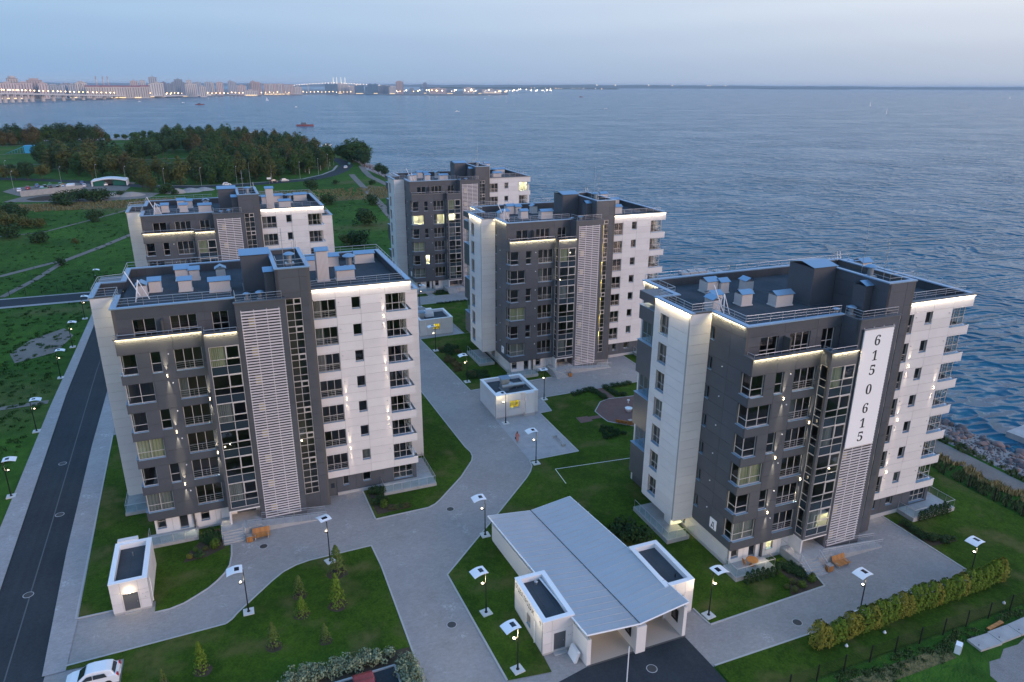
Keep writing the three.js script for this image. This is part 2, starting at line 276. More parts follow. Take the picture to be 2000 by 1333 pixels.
function railRun(parent, pts, y, h, { name = 'railing', rails = [.5, 1], glass = false, gap = 1.4, m = M.steel, r = .022, slope = 0 } = {}) {
  const mb = new MB(), panes = []; const yy = q => y + (q[2] ?? 0);
  for (let i = 0; i + 1 < pts.length; i++) {
    const [a, b] = [pts[i], pts[i + 1]], L = Math.hypot(b[0] - a[0], b[1] - a[1]), n = Math.max(1, Math.round(L / gap));
    const at = t => [lerp(a[0], b[0], t), lerp(a[1], b[1], t), lerp(yy(a), yy(b), t)];
    for (const k of rails) mb.bar([a[0], yy(a) + h * k, a[1]], [b[0], yy(b) + h * k, b[1]], k === 1 ? r * 1.25 : r * .7, 6);
    for (let s = 0; s <= n; s++) { if (s === 0 && i) continue; const p = at(s / n); mb.bar([p[0], p[2], p[1]], [p[0], p[2] + h, p[1]], r * .9, 6); }
    if (glass) for (let s = 0; s < n; s++) panes.push([at((s + .05) / n), at((s + .95) / n)]);
  }
  const R0 = mb.build(name, m, parent);
  for (const [p, q] of panes) { const g = new MB(); g.quad(V3(p[0], p[2] + .08, p[1]), V3(q[0], q[2] + .08, q[1]), V3(q[0], q[2] + h - .08, q[1]), V3(p[0], p[2] + h - .08, p[1])); g.build('glass_panel', M.railGlass, R0); }
  return R0;
}
function ledRun(parent, f, pl, a0, a1, y, lit, m) {
  const s = fbox(new MB(), f, pl, a0, a1, y - .05, y - .02, -.15, -.11).build('led_strip', m, parent); s.userData.label = 'glowing light strip under the roof edge';
  s.userData.run = [f, pl, a0, a1, y];
}
function ledLight(parent, [f, pl, a0, a1, y], c, k) {
  const L = new THREE.RectAreaLight(new THREE.Color().setRGB(...c), k, a1 - a0 - .1, .07);
  const s = .42, e = f === 'F' ? new THREE.Vector3(0, -1, -s) : new THREE.Vector3(s, -1, 0), X = f === 'F' ? new THREE.Vector3(1, 0, 0) : new THREE.Vector3(0, 0, 1), Z = e.normalize().negate(), Y = new THREE.Vector3().crossVectors(Z, X);
  L.quaternion.setFromRotationMatrix(new THREE.Matrix4().makeBasis(X, Y, Z));
  const a = (a0 + a1) / 2; f === 'F' ? L.position.set(a, y - .075, -(pl - .13)) : L.position.set(pl - .13, y - .075, -a);
  L.name = 'led_light'; parent.add(L);
}
function gableBox(parent, u0, u1, v0, v1, y0, h, along = 'u', m = M.ribbed) {
  const b = bx(u0, u1, y0 + .12, y0 + h, v0, v1); bx(u0 - .1, u1 + .1, y0, y0 + .125, v0 - .1, v1 + .1);
  b.box(u0 - .08, u1 + .08, y0 - .05, y0 + .12, v0 - .08, v1 + .08);
  const B = b.build('vent_housing', m, parent), o = .14, rise = .38, r = new MB(), Y = y0 + h + .10, t = .03;
  if (along === 'u') { const c = (v0 + v1) / 2; for (const s of [0, 1]) { const a = s ? v1 + o : v0 - o; const P = s ? [V3(u1 + o, Y, a), V3(u0 - o, Y, a), V3(u0 - o, Y + rise, c), V3(u1 + o, Y + rise, c)] : [V3(u0 - o, Y, a), V3(u1 + o, Y, a), V3(u1 + o, Y + rise, c), V3(u0 - o, Y + rise, c)]; r.quad(...P); } }
  else { const c = (u0 + u1) / 2; for (const s of [0, 1]) { const a = s ? u1 + o : u0 - o; const P = s ? [V3(a, Y, v0 - o), V3(a, Y, v1 + o), V3(c, Y + rise, v1 + o), V3(c, Y + rise, v0 - o)] : [V3(a, Y, v1 + o), V3(a, Y, v0 - o), V3(c, Y + rise, v0 - o), V3(c, Y + rise, v1 + o)]; r.quad(...P); } }
  const n = r.p.length, lower = new MB(); // underside, so that the sheet has a thickness
  lower.p = r.p.map((x, i) => i % 3 === 1 ? x - t : x); lower.n = r.n.map(x => -x); lower.t = r.t.slice(); lower.i = r.i.slice().reverse();
  r.add(lower.geo());
  for (const q of [[u0 + .05, v0 + .05], [u1 - .05, v0 + .05], [u0 + .05, v1 - .05], [u1 - .05, v1 - .05]]) r.bar([q[0], y0 + h - .02, q[1]], [q[0], Y + .12, q[1]], .025, 4);
  r.build('vent_roof', M.zinc, B); return B;
}
function mushroom(parent, u, v, y, s = 1) {
  const b = new MB().box(u - .42 * s, u + .42 * s, y - .05, y + .22, v - .42 * s, v + .42 * s); b.lathe(u, y, v, [[.27 * s, .2], [.27 * s, .95 * s], [.3 * s, .97 * s]], 14);
  const o = b.build('roof_fan', M.galv, parent); new MB().lathe(u, y, v, [[.18 * s, 1.0 * s], [.55 * s, .98 * s], [.58 * s, 1.06 * s], [.3 * s, 1.22 * s], [.01, 1.25 * s]], 14).build('fan_cap', M.zinc, o);
}
// ------------------------------------------------------------------ the apartment house, built once
const ST = 3.28, T0 = 22.27;
function makeHouse() {
  const g = new THREE.Group(), wr = rng(5), cur = () => wr() < .14 ? Math.floor(wr() * 3) : -1;
  const rows3 = steps(2.7 + ST / 3, 27, ST / 3), rows2 = steps(2.64 + ST / 2, 30, ST / 2);
  // openings of the grey front
  const o1 = [], K = [0, 1, 2, 3, 4, 5];
  for (const k of K) { const t = T0 - ST * k; o1.push([-.1, k % 2 ? 2.88 : 1.68, t - 2.25, t]); if (k % 2 === 0) o1.push([3, 4, t - 2.3, t]); o1.push([5.28, 8.0, t - 2.32, t + .02]); }
  facade(g, 'F', 0, 0, 8.4, 2.64, 24.02, o1, [3.0, 5.28].map(x => x + .0), rows2, M.dark, M.joint);
  for (const k of K) {
    const t = T0 - ST * k, w = k % 2 ? 2.88 : 1.68, b = t - 2.25;
    win(g, 'F', 0, .2, w, b, t, { cols: k % 2 ? [1.34] : [], rows: [.78], curtain: k === 3 ? 0 : cur(), rec: .22 });
    win(g, 'L', 0, .2, 1.5, b, t, { rows: [.78], rec: .22, curtain: -1 });
    if (k % 2 === 0) win(g, 'F', 0, 3, 4, t - 2.3, t, { rows: [1.0], curtain: cur() });
    win(g, 'F', 0, 5.28, 8, t - 2.32, t + .02, { cols: [.91, 1.81], rows: [.86], rail: true, curtain: cur(), cw: .34 });
  }
  // grey side
  const oL = []; for (const k of K) { const t = T0 - ST * k; oL.push([-.1, 1.5, t - 2.25, t], [6.05, 6.72, t - 1.5, t - .12]); }
  facade(g, 'L', 0, .3, 6.8, 2.64, 24.02, oL, [3.6], rows2, M.dark, M.joint);
  facade(g, 'L', 0, 1.33, 6.8, 24.02, 26.86, [[6.05, 6.72, 24.02, 25.43]], [3.6], rows2, M.dark, M.joint);
  for (const k of [-1, ...K]) { const t = T0 - ST * k; win(g, 'L', 0, 6.05, 6.72, k < 0 ? 24.03 : t - 1.5, t - .12, { fm: M.frameBlue }); }
  // top storey, set back behind its terrace
  const oT = [[1.75, 3.92, 23.3, 25.56], [5.31, 7.91, 23.3, 25.6], [9.41, 11.05, 23.3, 25.6]];
  facade(g, 'F', 1.33, .3, 11.77, 23.1, 26.86, oT, [4.6, 8.7], [24.75, 25.75], M.dark, M.joint);
  win(g, 'F', 1.33, 1.75, 3.92, 23.3, 25.56, { cols: [1.08], rows: [.86], curtain: -1 }); win(g, 'F', 1.33, 5.31, 7.91, 23.3, 25.6, { cols: [.87, 1.73], rows: [.86] }); win(g, 'F', 1.33, 9.41, 11.05, 23.3, 25.6, { cols: [.82], rows: [.95] });
  bx(.3, 11.7, 22.9, 23.1, .3, 1.33).build('terrace_floor', M.concrete, g);
  { const c = new MB().box(-.16, 8.4, 24.02, 24.12, -.16, .34); c.box(-.16, .34, 24.02, 24.12, .34, 1.33); c.build('parapet_cap', M.capDark, g); bx(8.24, 11.76, 24.02, 24.12, -1.47, -.97).build('parapet_cap', M.capDark, g); bx(8.24, 8.54, 24.02, 24.12, -.97, -.16).build('parapet_cap', M.capDark, g); }
  railRun(g, [[.25, 1.2], [.25, .2], [8.3, .2]], 24.1, .3, { rails: [1], gap: 1.5, r: .026 }); railRun(g, [[8.5, 0], [8.5, -1.1], [11.7, -1.1]], 24.1, .3, { rails: [1], gap: 1.5, r: .026 });
  // glazed bay
  facade(g, 'F', -1.31, 8.4, 11.77, 2.66, 24.02, [[8.7, 11.72, 2.95, 22.5]], [], [22.5], M.dark, M.joint); facade(g, 'L', 8.4, -1.01, 0, 2.66, 24.02, [[-1.01, -.05, 2.95, 22.5]], [], [22.5], M.dark, M.joint);
  for (const k of K) {
    const t = 22.5 - ST * k, b = Math.max(2.95, t - ST);
    const H = t - b, rr = [H - 2.27, H - 1.5].map(x => Math.max(.35, x));
    win(g, 'F', -1.31, 8.7, 11.72, b, t, { cols: [1.62], rows: rr, opaque: [0], sill: false, rec: .06, inner: [[1, 2]], name: 'glazed_bay', curtain: k === 0 ? 0 : wr() < .4 ? 1 : -1, cw: .5 });
    win(g, 'L', 8.4, -1.22, -.05, b, t, { rows: rr, opaque: [0], sill: false, rec: .06, name: 'glazed_bay' });
  }
  bx(8.42, 11.75, 2.5, 2.66, -1.29, 1.0).build('bay_soffit', M.plain, g);
  // stair tower behind its slats
  facade(g, 'F', -1.05, 11.77, 16.9, 0, 26.9, [[12.3, 16.26, .8, 26.05]], [], steps(1.64, 26, ST / 2), M.dark, M.joint);
  facade(g, 'L', 11.77, -.75, 1.3, 0, 26.9, [], [], rows2, M.dark, M.joint); facade(g, 'R', 16.9, -.75, .3, 0, 26.9, [], [], rows2, M.dark, M.joint);
  { const b = bx(12.2, 16.4, .7, 26.2, -.35, -.2); for (let k = 0; k < 8; k++) b.box(12.35, 16.2, 2.3 + ST * k, 2.55 + ST * k, -.7, -.36); b.build('stair_back', M.insideDark, g);
    for (let k = 0; k < 8; k++) { bx(13.0, 13.7, 1.0 + ST * k, 2.0 + ST * k, -.40, -.36).build('landing_lamp', M.landing, g); }
    for (let k = 0, n = 79; k < n; k++) { const y = .80 + k * .321; bx(12.28, 16.28, y, y + .15, -1.13, -1.07).build('slat', M.slat, g); }
    const c = new MB(); for (const x of [12.34, 13.62, 14.92, 16.2]) c.box(x - .03, x + .03, .75, 26.1, -1.06, -.98); c.build('slat_frame', M.slat, g); }
  bx(11.65, 17.0, 26.9, 27.02, -1.17, -.65).build('parapet_cap', M.capDark, g);
  // lift core with its tall strip of glass
  facade(g, 'F', .3, 16.9, 19.87, .1, 29.86, [[17.02, 18.7, 2.05, 26.53]], [18.7], rows2, M.dark, M.joint);
  bx(16.24, 16.9, 26.9, 29.86, .3, .62).build('wall', M.dark[0], g);
  facade(g, 'R', 19.87, .3, 10.8, .1, 29.86, [], [4, 7.4], rows2, M.dark, M.joint); facade(g, 'L', 16.24, .3, 10.8, 25.9, 29.86, [], [4, 7.4], rows2, M.dark, M.joint);
  bx(16.24, 19.87, 25.9, 29.86, 10.5, 10.8).build('wall', M.dark[0], g); bx(16.5, 19.6, 29.2, 29.35, .6, 10.5).build('core_roof', M.roof, g);
  { const c = new MB().box(16.16, 19.95, 29.86, 29.98, .22, .72); c.box(16.16, 16.6, 29.86, 29.98, .72, 10.88); c.box(19.5, 19.95, 29.86, 29.98, .72, 10.88); c.box(16.6, 19.5, 29.86, 29.98, 10.4, 10.88); c.build('parapet_cap', M.cap, g); }
  for (let k = 0; k < 8; k++) { const t = 26.53 - ST * k, b = Math.max(2.05, t - ST); if (t - b < 1) continue; const H = t - b; win(g, 'F', .3, 17.02, 18.7, b, t, { cols: [.84], rows: [H - 2.55, H - 1.6, H - .72].filter(x => x > .2), sill: false, rec: .1, inner: H > 3 ? [[1, 3]] : [], name: 'stair_window' }); }
  railRun(g, [[16.5, 3], [16.5, .6], [19.6, .6], [19.6, 3]], 29.9, .9, { name: 'roof_railing', rails: [.5, 1], gap: 1.6 });
  gableBox(g, 15.25, 16.2, 2.2, 3.8, 25.9, 3.3, 'u', M.dark[1]); gableBox(g, 13.1, 16.2, 7.3, 11.0, 25.9, 4.2, 'u', M.dark[0]);
  mushroom(g, 14.6, 3.0, 25.95, .9); mushroom(g, 13.2, 3.6, 25.95, .7); mushroom(g, 18.2, 4.6, 29.35, 1.15);
  { const a = new MB(); a.bar([17.4, 29.35, 2.2], [17.4, 34, 2.2], .03, 5); for (const [x, y] of [[.25, 1.2], [.35, 2.1], [.22, 3]]) a.bar([17.4 - x, 30.5 + y, 2.2], [17.4 + x, 30.5 + y, 2.2], .02, 4); a.build('antenna_mast', M.galv, g); new MB().bar([19.0, 29.35, 6.5], [19.0, 35, 6.5], .035, 5, .015).build('antenna_mast', M.galv, g);
    const t = new MB(), p = [2.2, 25.9, 8.0]; for (let k = 0; k < 3; k++) { const q = k * 2.094; t.bar([p[0] + Math.cos(q) * .9, 25.9, p[2] + Math.sin(q) * .9], [p[0], 28.2, p[2]], .05, 5); } t.bar([p[0], 26.4, p[2]], [p[0] - 1.2, 29.2, p[2] + .3], .06, 5); t.build('davit_tripod', M.panelWhite, g); }
  { const l = new MB(); for (const x of [19.2, 19.65]) { l.bar([x, 28.6, 11.1], [x, 30.6, 11.1], .03, 5); l.bar([x, 30.6, 11.1], [x, 30.85, 10.5], .03, 5); l.bar([x, 30.85, 10.5], [x, 29.9, 10.2], .03, 5); } l.build('roof_ladder', M.steel, g); }
  // white wing
  const oW = [], J = [0, 1, 2, 3, 4, 5, 6];
  for (const j of J) { const t = 25.5 - ST * j; oW.push([20.05, 22.6, t - 2.17, t], [24.4, 25.4, t - 1.33, t + .05], [28.37, 31.6, t - 2.17, t + .03]); }
  facade(g, 'F', 1.93, 19.87, 31.45, 2.68, 26.86, oW, [22.62, 25.42, 28.35], rows3, M.white, M.jointW);
  for (const j of J) {
    const t = 25.5 - ST * j;
    win(g, 'F', 1.93, 20.05, 22.6, t - 2.17, t, { cols: [.85, 1.7], rows: [.80], rail: true, curtain: cur(), cw: .4, sill: true });
    win(g, 'F', 1.93, 24.4, 25.4, t - 1.33, t + .05, { curtain: cur(), rec: .24 });
    win(g, 'F', 1.93, 28.4, 30.86, t - 2.15, t + .02, { cols: [.82, 1.64], rows: [.88], rec: .42, curtain: cur(), cw: .34 }); win(g, 'R', 31.28, 2.36, 5.0, t - 2.15, t + .02, { cols: [.9, 1.78], rows: [.88], rec: .42, sill: false });
    bx(28.35, 31.46, t - 2.235, t - 2.17, 1.9, 2.34).build('ledge', M.panelWhite, g); bx(30.9, 31.46, t - 2.235, t - 2.17, 2.34, 5.1).build('ledge', M.panelWhite, g);
  }
  // right side of the white wing and the lower wing behind it
  const oR = J.map(j => { const t = 25.5 - ST * j; return [2.2, 5.1, t - 2.17, t + .03]; });
  facade(g, 'R', 31.45, 2.23, 8.2, 2.68, 26.86, oR, [], rows3.filter((y, i) => i % 3 === 2), M.white, M.jointW);
  facade(g, 'F', 8.2, 31.45, 33.8, .4, 24.02, [], [], rows3, M.white, M.jointW); bx(33.5, 33.8, .4, 24.02, 8.5, 14.5).build('wall', M.white[0], g); bx(31.45, 33.5, 23.3, 23.5, 8.5, 14.2).build('wing_roof', M.roof, g); bx(31.45, 33.5, .4, 24.02, 14.2, 14.5).build('wall', M.white[1], g);
  { const c = new MB().box(31.45, 33.92, 24.02, 24.12, 8.08, 8.4); c.box(33.42, 33.92, 24.02, 24.12, 8.4, 14.6); c.build('parapet_cap', M.cap, g); } railRun(g, [[31.6, 8.6], [33.3, 8.6], [33.3, 14]], 24.1, .7, { name: 'roof_railing', rails: [.5, 1], gap: 1.4 });
  bx(31.15, 31.45, 2.68, 26.86, 8.2, 20.1).build('wall', M.white[1], g); bx(0, 31.45, .4, 26.86, 19.8, 20.1).build('wall', M.white[2], g);
  // white slab on the left side
  facade(g, 'F', 6.8, -2.57, -.02, 2.7, 26.78, [], [], rows3, M.white, M.jointW);
  const oS = J.map(j => { const t = 25.45 - ST * j; return [10.65, 12.3, t - 2.25, t]; });
  facade(g, 'L', -2.57, 7.1, 13.45, 2.7, 26.78, oS, [10.6], rows3, M.white, M.jointW);
  for (const j of J) { const t = 25.45 - ST * j; win(g, 'L', -2.57, 10.65, 12.3, t - 2.25, t, { cols: [.82], rows: [.8], rec: .26, curtain: cur() }); }
  bx(-2.5, 0, 2.55, 2.7, 6.85, 13.4).build('slab_soffit', M.plain, g); bx(-2.3, 0, 26.0, 26.12, 7.1, 13.2).build('slab_roof', M.roof, g); bx(-2.57, 0, 2.7, 26.78, 13.2, 13.45).build('wall', M.white[0], g);
  // grey rear corner with stacked boxes
  facade(g, 'L', 0, 13.45, 20.1, .4, 26.86, [], [16.7], rows2.filter((y, i) => i % 2), M.dark, M.joint);
  for (const [a, b] of [[23.6, 25.2], [17.1, 21.05], [10.5, 14.5], [3.95, 7.9]]) { bx(-2.5, 0, a, b, 13.47, 16.65).build('balcony_box', M.dark[0], g); bx(-2.56, 0, b, b + .05, 13.47, 16.72).build('balcony_cap', M.cap, g); }
  for (const [a, b] of [[21.1, 23.6], [14.55, 17.1], [7.95, 10.5]]) { win(g, 'L', -2.2, 13.5, 16.3, a, b, { cols: [.93, 1.86], rows: [.85], rec: .1, sill: false, fm: M.frameBlue }); win(g, 'F', 13.46, -2.1, 0, a, b, { rows: [.85], rec: .1, sill: false, fm: M.frameBlue }); }
  bx(-2.57, 0, 25.9, 26.86, 13.47, 16.7).build('eave_box', M.dark[1], g);
  // roof, parapets, caps
  { const r = sheet([[.3, 1.6], [11.9, 1.6], [11.9, -.6], [16.7, -.6], [16.7, .5], [20, .5], [20, 2.2], [31.2, 2.2], [31.2, 19.9], [.3, 19.9]], 25.9); mesh('roof', r, M.roof, g); }
  { const p = new MB().box(11.77, 16.9, 25.5, 26.9, -.75, -.6); p.box(11.77, 12.05, 25.5, 26.9, -.75, 1.3).box(16.62, 16.9, 25.5, 26.9, -.6, .3); p.build('parapet', M.dark[0], g); }
  for (const [a, b, c, d, m] of [[-.14, 11.9, 1.19, 1.69, M.cap], [-.14, .46, 1.69, 6.8, M.cap], [-.14, .46, 13.5, 20.2, M.cap], [.46, 31.55, 19.7, 20.22, M.cap], [30.95, 31.57, 2.3, 19.7, M.cap], [19.9, 31.57, 1.78, 2.3, M.capDark], [-2.71, -2.15, 6.66, 13.6, M.cap], [-2.15, .46, 6.8, 7.2, M.capDark], [-2.15, .46, 13.1, 13.5, M.cap]]) bx(a, b, m === M.capDark ? 26.86 : 26.85, m === M.capDark ? 26.97 : 26.98, c, d).build('parapet_cap', m, g);
  { const q = new MB(); for (const [a, b, c, d] of [[.36, 31.1, 19.72, 19.79], [.31, .37, 1.66, 6.8], [.31, .37, 13.5, 19.72], [.31, 11.8, 1.64, 1.70], [20.1, 31.1, 2.24, 2.31], [31.07, 31.14, 2.31, 19.72], [-2.26, -2.2, 7.11, 13.2], [-2.2, -.1, 7.11, 7.17], [-2.2, .3, 13.12, 13.19]]) q.box(a, b, 25.85, 26.85, c, d); q.build('roof_upstand', M.roof, g); }
  railRun(g, [[-2.3, 12.9], [-2.3, 7.1], [.2, 7.1], [.2, 1.95], [11.6, 1.5]], 26.95, .85, { name: 'roof_railing', rails: [.33, .66, 1], gap: 1.5 }); railRun(g, [[11.9, 1.2], [11.95, -.9], [16.6, -.9]], 26.95, .85, { name: 'roof_railing', rails: [.33, .66, 1], gap: 1.5 });
  railRun(g, [[20.1, 2.6], [30.6, 2.6], [30.9, 4]], 26.95, .75, { name: 'roof_railing', rails: [.33, .66, 1], gap: 1.5 }); railRun(g, [[31.2, 6], [31.2, 19.9], [13, 19.9]], 26.95, .75, { name: 'roof_railing', rails: [.5, 1], gap: 1.7 }); railRun(g, [[12, 19.9], [.1, 19.9], [.1, 13.8], [-2.3, 13.3]], 26.95, .75, { name: 'roof_railing', rails: [.5, 1], gap: 1.7 });
  for (const [a, b, c, d, h, al] of [[1.8, 2.8, 9.2, 10.6, 1.25, 'v'], [2.95, 4.2, 10.8, 12.2, 1.25, 'u'], [6.1, 7.5, 9.9, 11.2, 1.25, 'u'], [9.4, 11.65, 8.3, 9.6, 1.25, 'u'], [5.6, 7.1, 15.4, 17, 1.35, 'u'], [7.2, 8.3, 15, 16.3, 1.25, 'u'], [10.2, 11.3, 14.4, 15.6, 1.25, 'v'], [21.65, 23.05, 8.9, 10.2, 3.7, 'u'], [23.9, 26.1, 8.6, 9.9, 1.2, 'u'], [27.6, 30.2, 16.8, 18, 1.2, 'u'], [21.2, 22.6, 15, 16.4, 1.3, 'u'], [23.6, 25.4, 16.4, 17.6, 1.25, 'u']]) gableBox(g, a, b, c, d, 25.9, h, al);
  mushroom(g, 26.5, 14.8, 25.95, 1.5);
  // storeys inside
  { const s = new MB(); for (let k = 0; k < 8; k++) { const y = 2.75 + ST * k - (k === 0 ? .12 : .28); s.box(.3, k === 7 ? 11.5 : 16.6, y, y + .25, k === 7 ? 1.7 : .32, 19.7).box(20.1, 31.1, y, y + .25, 2.9, 19.7).box(-2.25, .3, y, y + .25, 7.1, 13.2); } s.box(1.9, 11.6, .3, 25.6, 4.2, 18).box(16.95, 19.5, .3, 29.1, 1.5, 10).box(20.2, 29.6, .3, 25.6, 6.0, 18).box(11.8, 12.1, .3, 25.6, .4, 4.2).box(4.5, 4.7, .3, 25.5, .35, 4.2).box(23.4, 23.6, 2.7, 25.6, 2.3, 6).box(26.9, 27.1, 2.7, 25.6, 2.3, 6).box(20, 20.2, 2.7, 25.6, 2.3, 6); s.build('inner_walls', M.inside, g); }
  // ground storey
  const oB = [[.72, 1.67, 1.07, 2.24], [3.02, 3.95, .6, 2.35], [5.3, 6.25, 1.08, 2.38]];
  facade(g, 'F', .6, .5, 8.4, .3, 2.64, oB, [2.3, 4.6, 6.9], [], [M.white[0]], M.jointW); facade(g, 'L', .5, .9, 13.4, .3, 2.64, [[8.6, 10.4, .6, 2.4]], [3.5, 6.2], [1.5], [M.white[0]], M.jointW);
  win(g, 'F', .6, .72, 1.67, 1.07, 2.24, { rows: [.8] }); win(g, 'F', .6, 3.02, 3.95, .6, 2.35, {}); win(g, 'F', .6, 5.3, 6.25, 1.08, 2.38, { rows: [.85] }); win(g, 'L', .5, 8.6, 10.4, .6, 2.4, { cols: [.6, 1.2] });
  bx(.1, 8.4, 2.5, 2.64, .05, .6).box(.1, .5, 2.5, 2.64, .6, 6.8).build('overhang_soffit', M.dark[1], g); bx(.42, 8.42, -.4, .3, .52, 13).build('plinth', M.plinth, g);
  facade(g, 'F', 2.2, 19.87, 31.2, .4, 2.68, [[20, 21.03, .4, 2.0], [21.84, 22.56, 1.27, 2.56], [24.32, 25.31, 1.33, 2.62], [28.23, 30.73, .75, 2.6]], [23.4, 26.9], [], [M.dark[0]], M.joint);
  win(g, 'F', 2.2, 21.84, 22.56, 1.27, 2.56, {}); win(g, 'F', 2.2, 24.32, 25.31, 1.33, 2.62, {}); win(g, 'F', 2.2, 28.23, 30.73, .75, 2.6, { cols: [.83, 1.66], rows: [.8] });
  bx(20, 21.03, -.2, 2.0, 2.3, 2.36).build('side_door', M.door, g); bx(20.3, 20.75, 1.1, 1.75, 2.27, 2.3).build('door_pane', M.spandrel, g); bx(21.05, 31.3, -.4, .4, 2.1, 8.2).build('plinth', M.plinth, g); bx(31.2, 33.8, -.4, .4, 8.2, 14.5).build('plinth', M.plinth, g); bx(30.9, 31.2, .4, 2.68, 2.5, 8.2).build('wall', M.dark[0], g);
  // terraces with glass rails
  bx(-.2, 4.9, -.4, .45, -1.65, .6).build('terrace', M.concrete, g); railRun(g, [[-.1, .5], [-.1, -1.55], [4.8, -1.55], [4.8, .5]], .45, 1.0, { name: 'glass_railing', rails: [1], glass: true, gap: 1.2 });
  bx(-3.2, -.3, -.4, .45, 6.55, 14).build('terrace', M.concrete, g); railRun(g, [[-3.1, 13.9], [-3.1, 6.65], [.4, 6.65]], .45, 1.0, { name: 'glass_railing', rails: [1], glass: true, gap: 1.2 });
  bx(26.4, 33.2, -.4, .45, -.2, 6.9).build('terrace', M.concrete, g); railRun(g, [[26.5, 2.1], [26.5, -.1], [33.1, -.1], [33.1, 6.8]], .45, 1.0, { name: 'glass_railing', rails: [1], glass: true, gap: 1.2 });
  bx(31.2, 33.2, .45, .5, 3, 6.9).build('terrace_paving', M.paverGrey, g);
  // porch, steps and ramp
  bx(7.35, 11.75, -.4, .9, -2.4, 1.1).build('porch', M.concrete, g); { const s = new MB(); for (let k = 0; k < 5; k++) s.box(7.5, 9.8, -.3, .9 - .18 * (k + 1) + .0, -2.4 - .32 * (k + 1), -2.4 - .32 * k); s.build('steps', M.concrete, g); }
  { const r = new MB(), A = [10.2, -2.6], q = (u, y, v) => V3(u, y, v); r.quad(q(10.2, .9, -2.6), q(19, .03, -2.6), q(19, .03, -1.2), q(10.2, .9, -1.2)); r.quad(q(10.2, -.3, -2.6), q(19, -.3, -2.6), q(19, .03, -2.6), q(10.2, .9, -2.6)); r.box(9.8, 10.2, -.3, .9, -2.6, -2.4); r.build('ramp', M.concrete, g); }
  railRun(g, [[10.25, -2.52, .85], [19, -2.52, 0]], .05, .9, { name: 'ramp_rail', rails: [.72, 1], gap: 1.0 }); railRun(g, [[11.8, -1.3, .8], [19, -1.3, 0]], .05, .9, { name: 'ramp_rail', rails: [.72, 1], gap: 3 }); railRun(g, [[7.45, .6, .85], [7.45, -2.4, .85], [7.45, -3.95, 0]], .05, .95, { name: 'stair_rail', rails: [.5, 1], gap: 1.0 }); railRun(g, [[9.9, -2.4, .85], [9.9, -3.95, 0]], .05, .95, { name: 'stair_rail', rails: [.5, 1], gap: .9 });
  bx(8.4, 9.2, .9, 2.5, .95, 1.1).build('porch_wall', M.white[0], g); bx(9.2, 11.3, .9, 2.45, 1.0, 1.08).build('entrance_door', M.door, g); bx(11.3, 11.77, .9, 2.5, .95, 1.1).build('porch_wall', M.white[1], g); bx(8.4, 8.6, .9, 2.5, -1.2, .95).build('porch_wall', M.white[1], g);
  bx(9.9, 10.5, 2.30, 2.42, .85, .99).build('entrance_lamp', M.bulbDim, g);
  // strips of light under the roof edges
  ledRun(g, 'F', 1.93, 20.0, 31.4, 26.84, 1, M.ledWhite); ledRun(g, 'F', 0, .05, 8.3, 24.0, 1, M.led); ledRun(g, 'F', -1.31, 8.5, 11.7, 24.0, 1, M.led); ledRun(g, 'L', -2.57, 6.9, 13.3, 26.83, 1, M.led); ledRun(g, 'L', 0, 1.6, 6.7, 26.83, 1, M.led); ledRun(g, 'L', 0, 16.8, 20, 26.83, 1, M.led);
  // little round vents in the walls
  for (const j of J) { const t = 25.5 - ST * j; new MB().bar([22.95, t - .4, 1.94], [22.95, t - .4, 1.86], .06, 8).build('wall_vent', M.galv, g); new MB().bar([27.9, t - .4, 1.94], [27.9, t - .4, 1.86], .06, 8).build('wall_vent', M.galv, g); }
  for (const k of K) { const t = T0 - ST * k; new MB().bar([4.75, t - .35, .01], [4.75, t - .35, -.07], .07, 8).build('wall_vent', M.panelWhite, g); new MB().bar([-.07, t - .5, 4.4], [.01, t - .5, 4.4], .07, 8).build('wall_vent', M.panelWhite, g); }
  return g;
}
M.landing = std([.55, .46, .25], .8); M.ledOff = std([.5, .5, .5], .6); M.lampOff = std([.6, .58, .55], .6);
const proto = makeHouse();
{ // past the 300 largest, the panels are joined into one part
  const l = proto.children.filter(o => o.name === 'panel').map(o => { o.geometry.computeBoundingBox(); const d = o.geometry.boundingBox.getSize(new THREE.Vector3()); return [o, d.y * Math.max(d.x, d.z)]; }).sort((a, b) => b[1] - a[1]).slice(300).map(q => q[0]);
  const o = mesh('small_panels', mergeGeometries(l.map(q => q.geometry), true), l.map(q => q.material), proto); o.userData.kind = 'stuff'; l.forEach(q => proto.remove(q));
}
function house(name, label, u, v, y, yaw, lit) {
  const h = proto.clone(); h.name = numbered(name); scene.add(h); tag(h, label, 'apartment block', 'apartment blocks of one design'); put(h, u, v, y, (68.1 - yaw) * R);
  const runs = []; h.traverse(o => { if (o.name === 'led_strip') { runs.push(o.userData.run); o.userData = { ...o.userData }; delete o.userData.run; if (!lit) { o.material = M.ledOff; o.userData.label = 'unlit light strip under the roof edge'; } } });
  if (lit) for (const r of runs) { const w = r[0] === 'F' && r[1] > 1; ledLight(h, r, w ? [1, .86, .66] : [1, .78, .42], w ? 46 : 130); }
  return h;
}
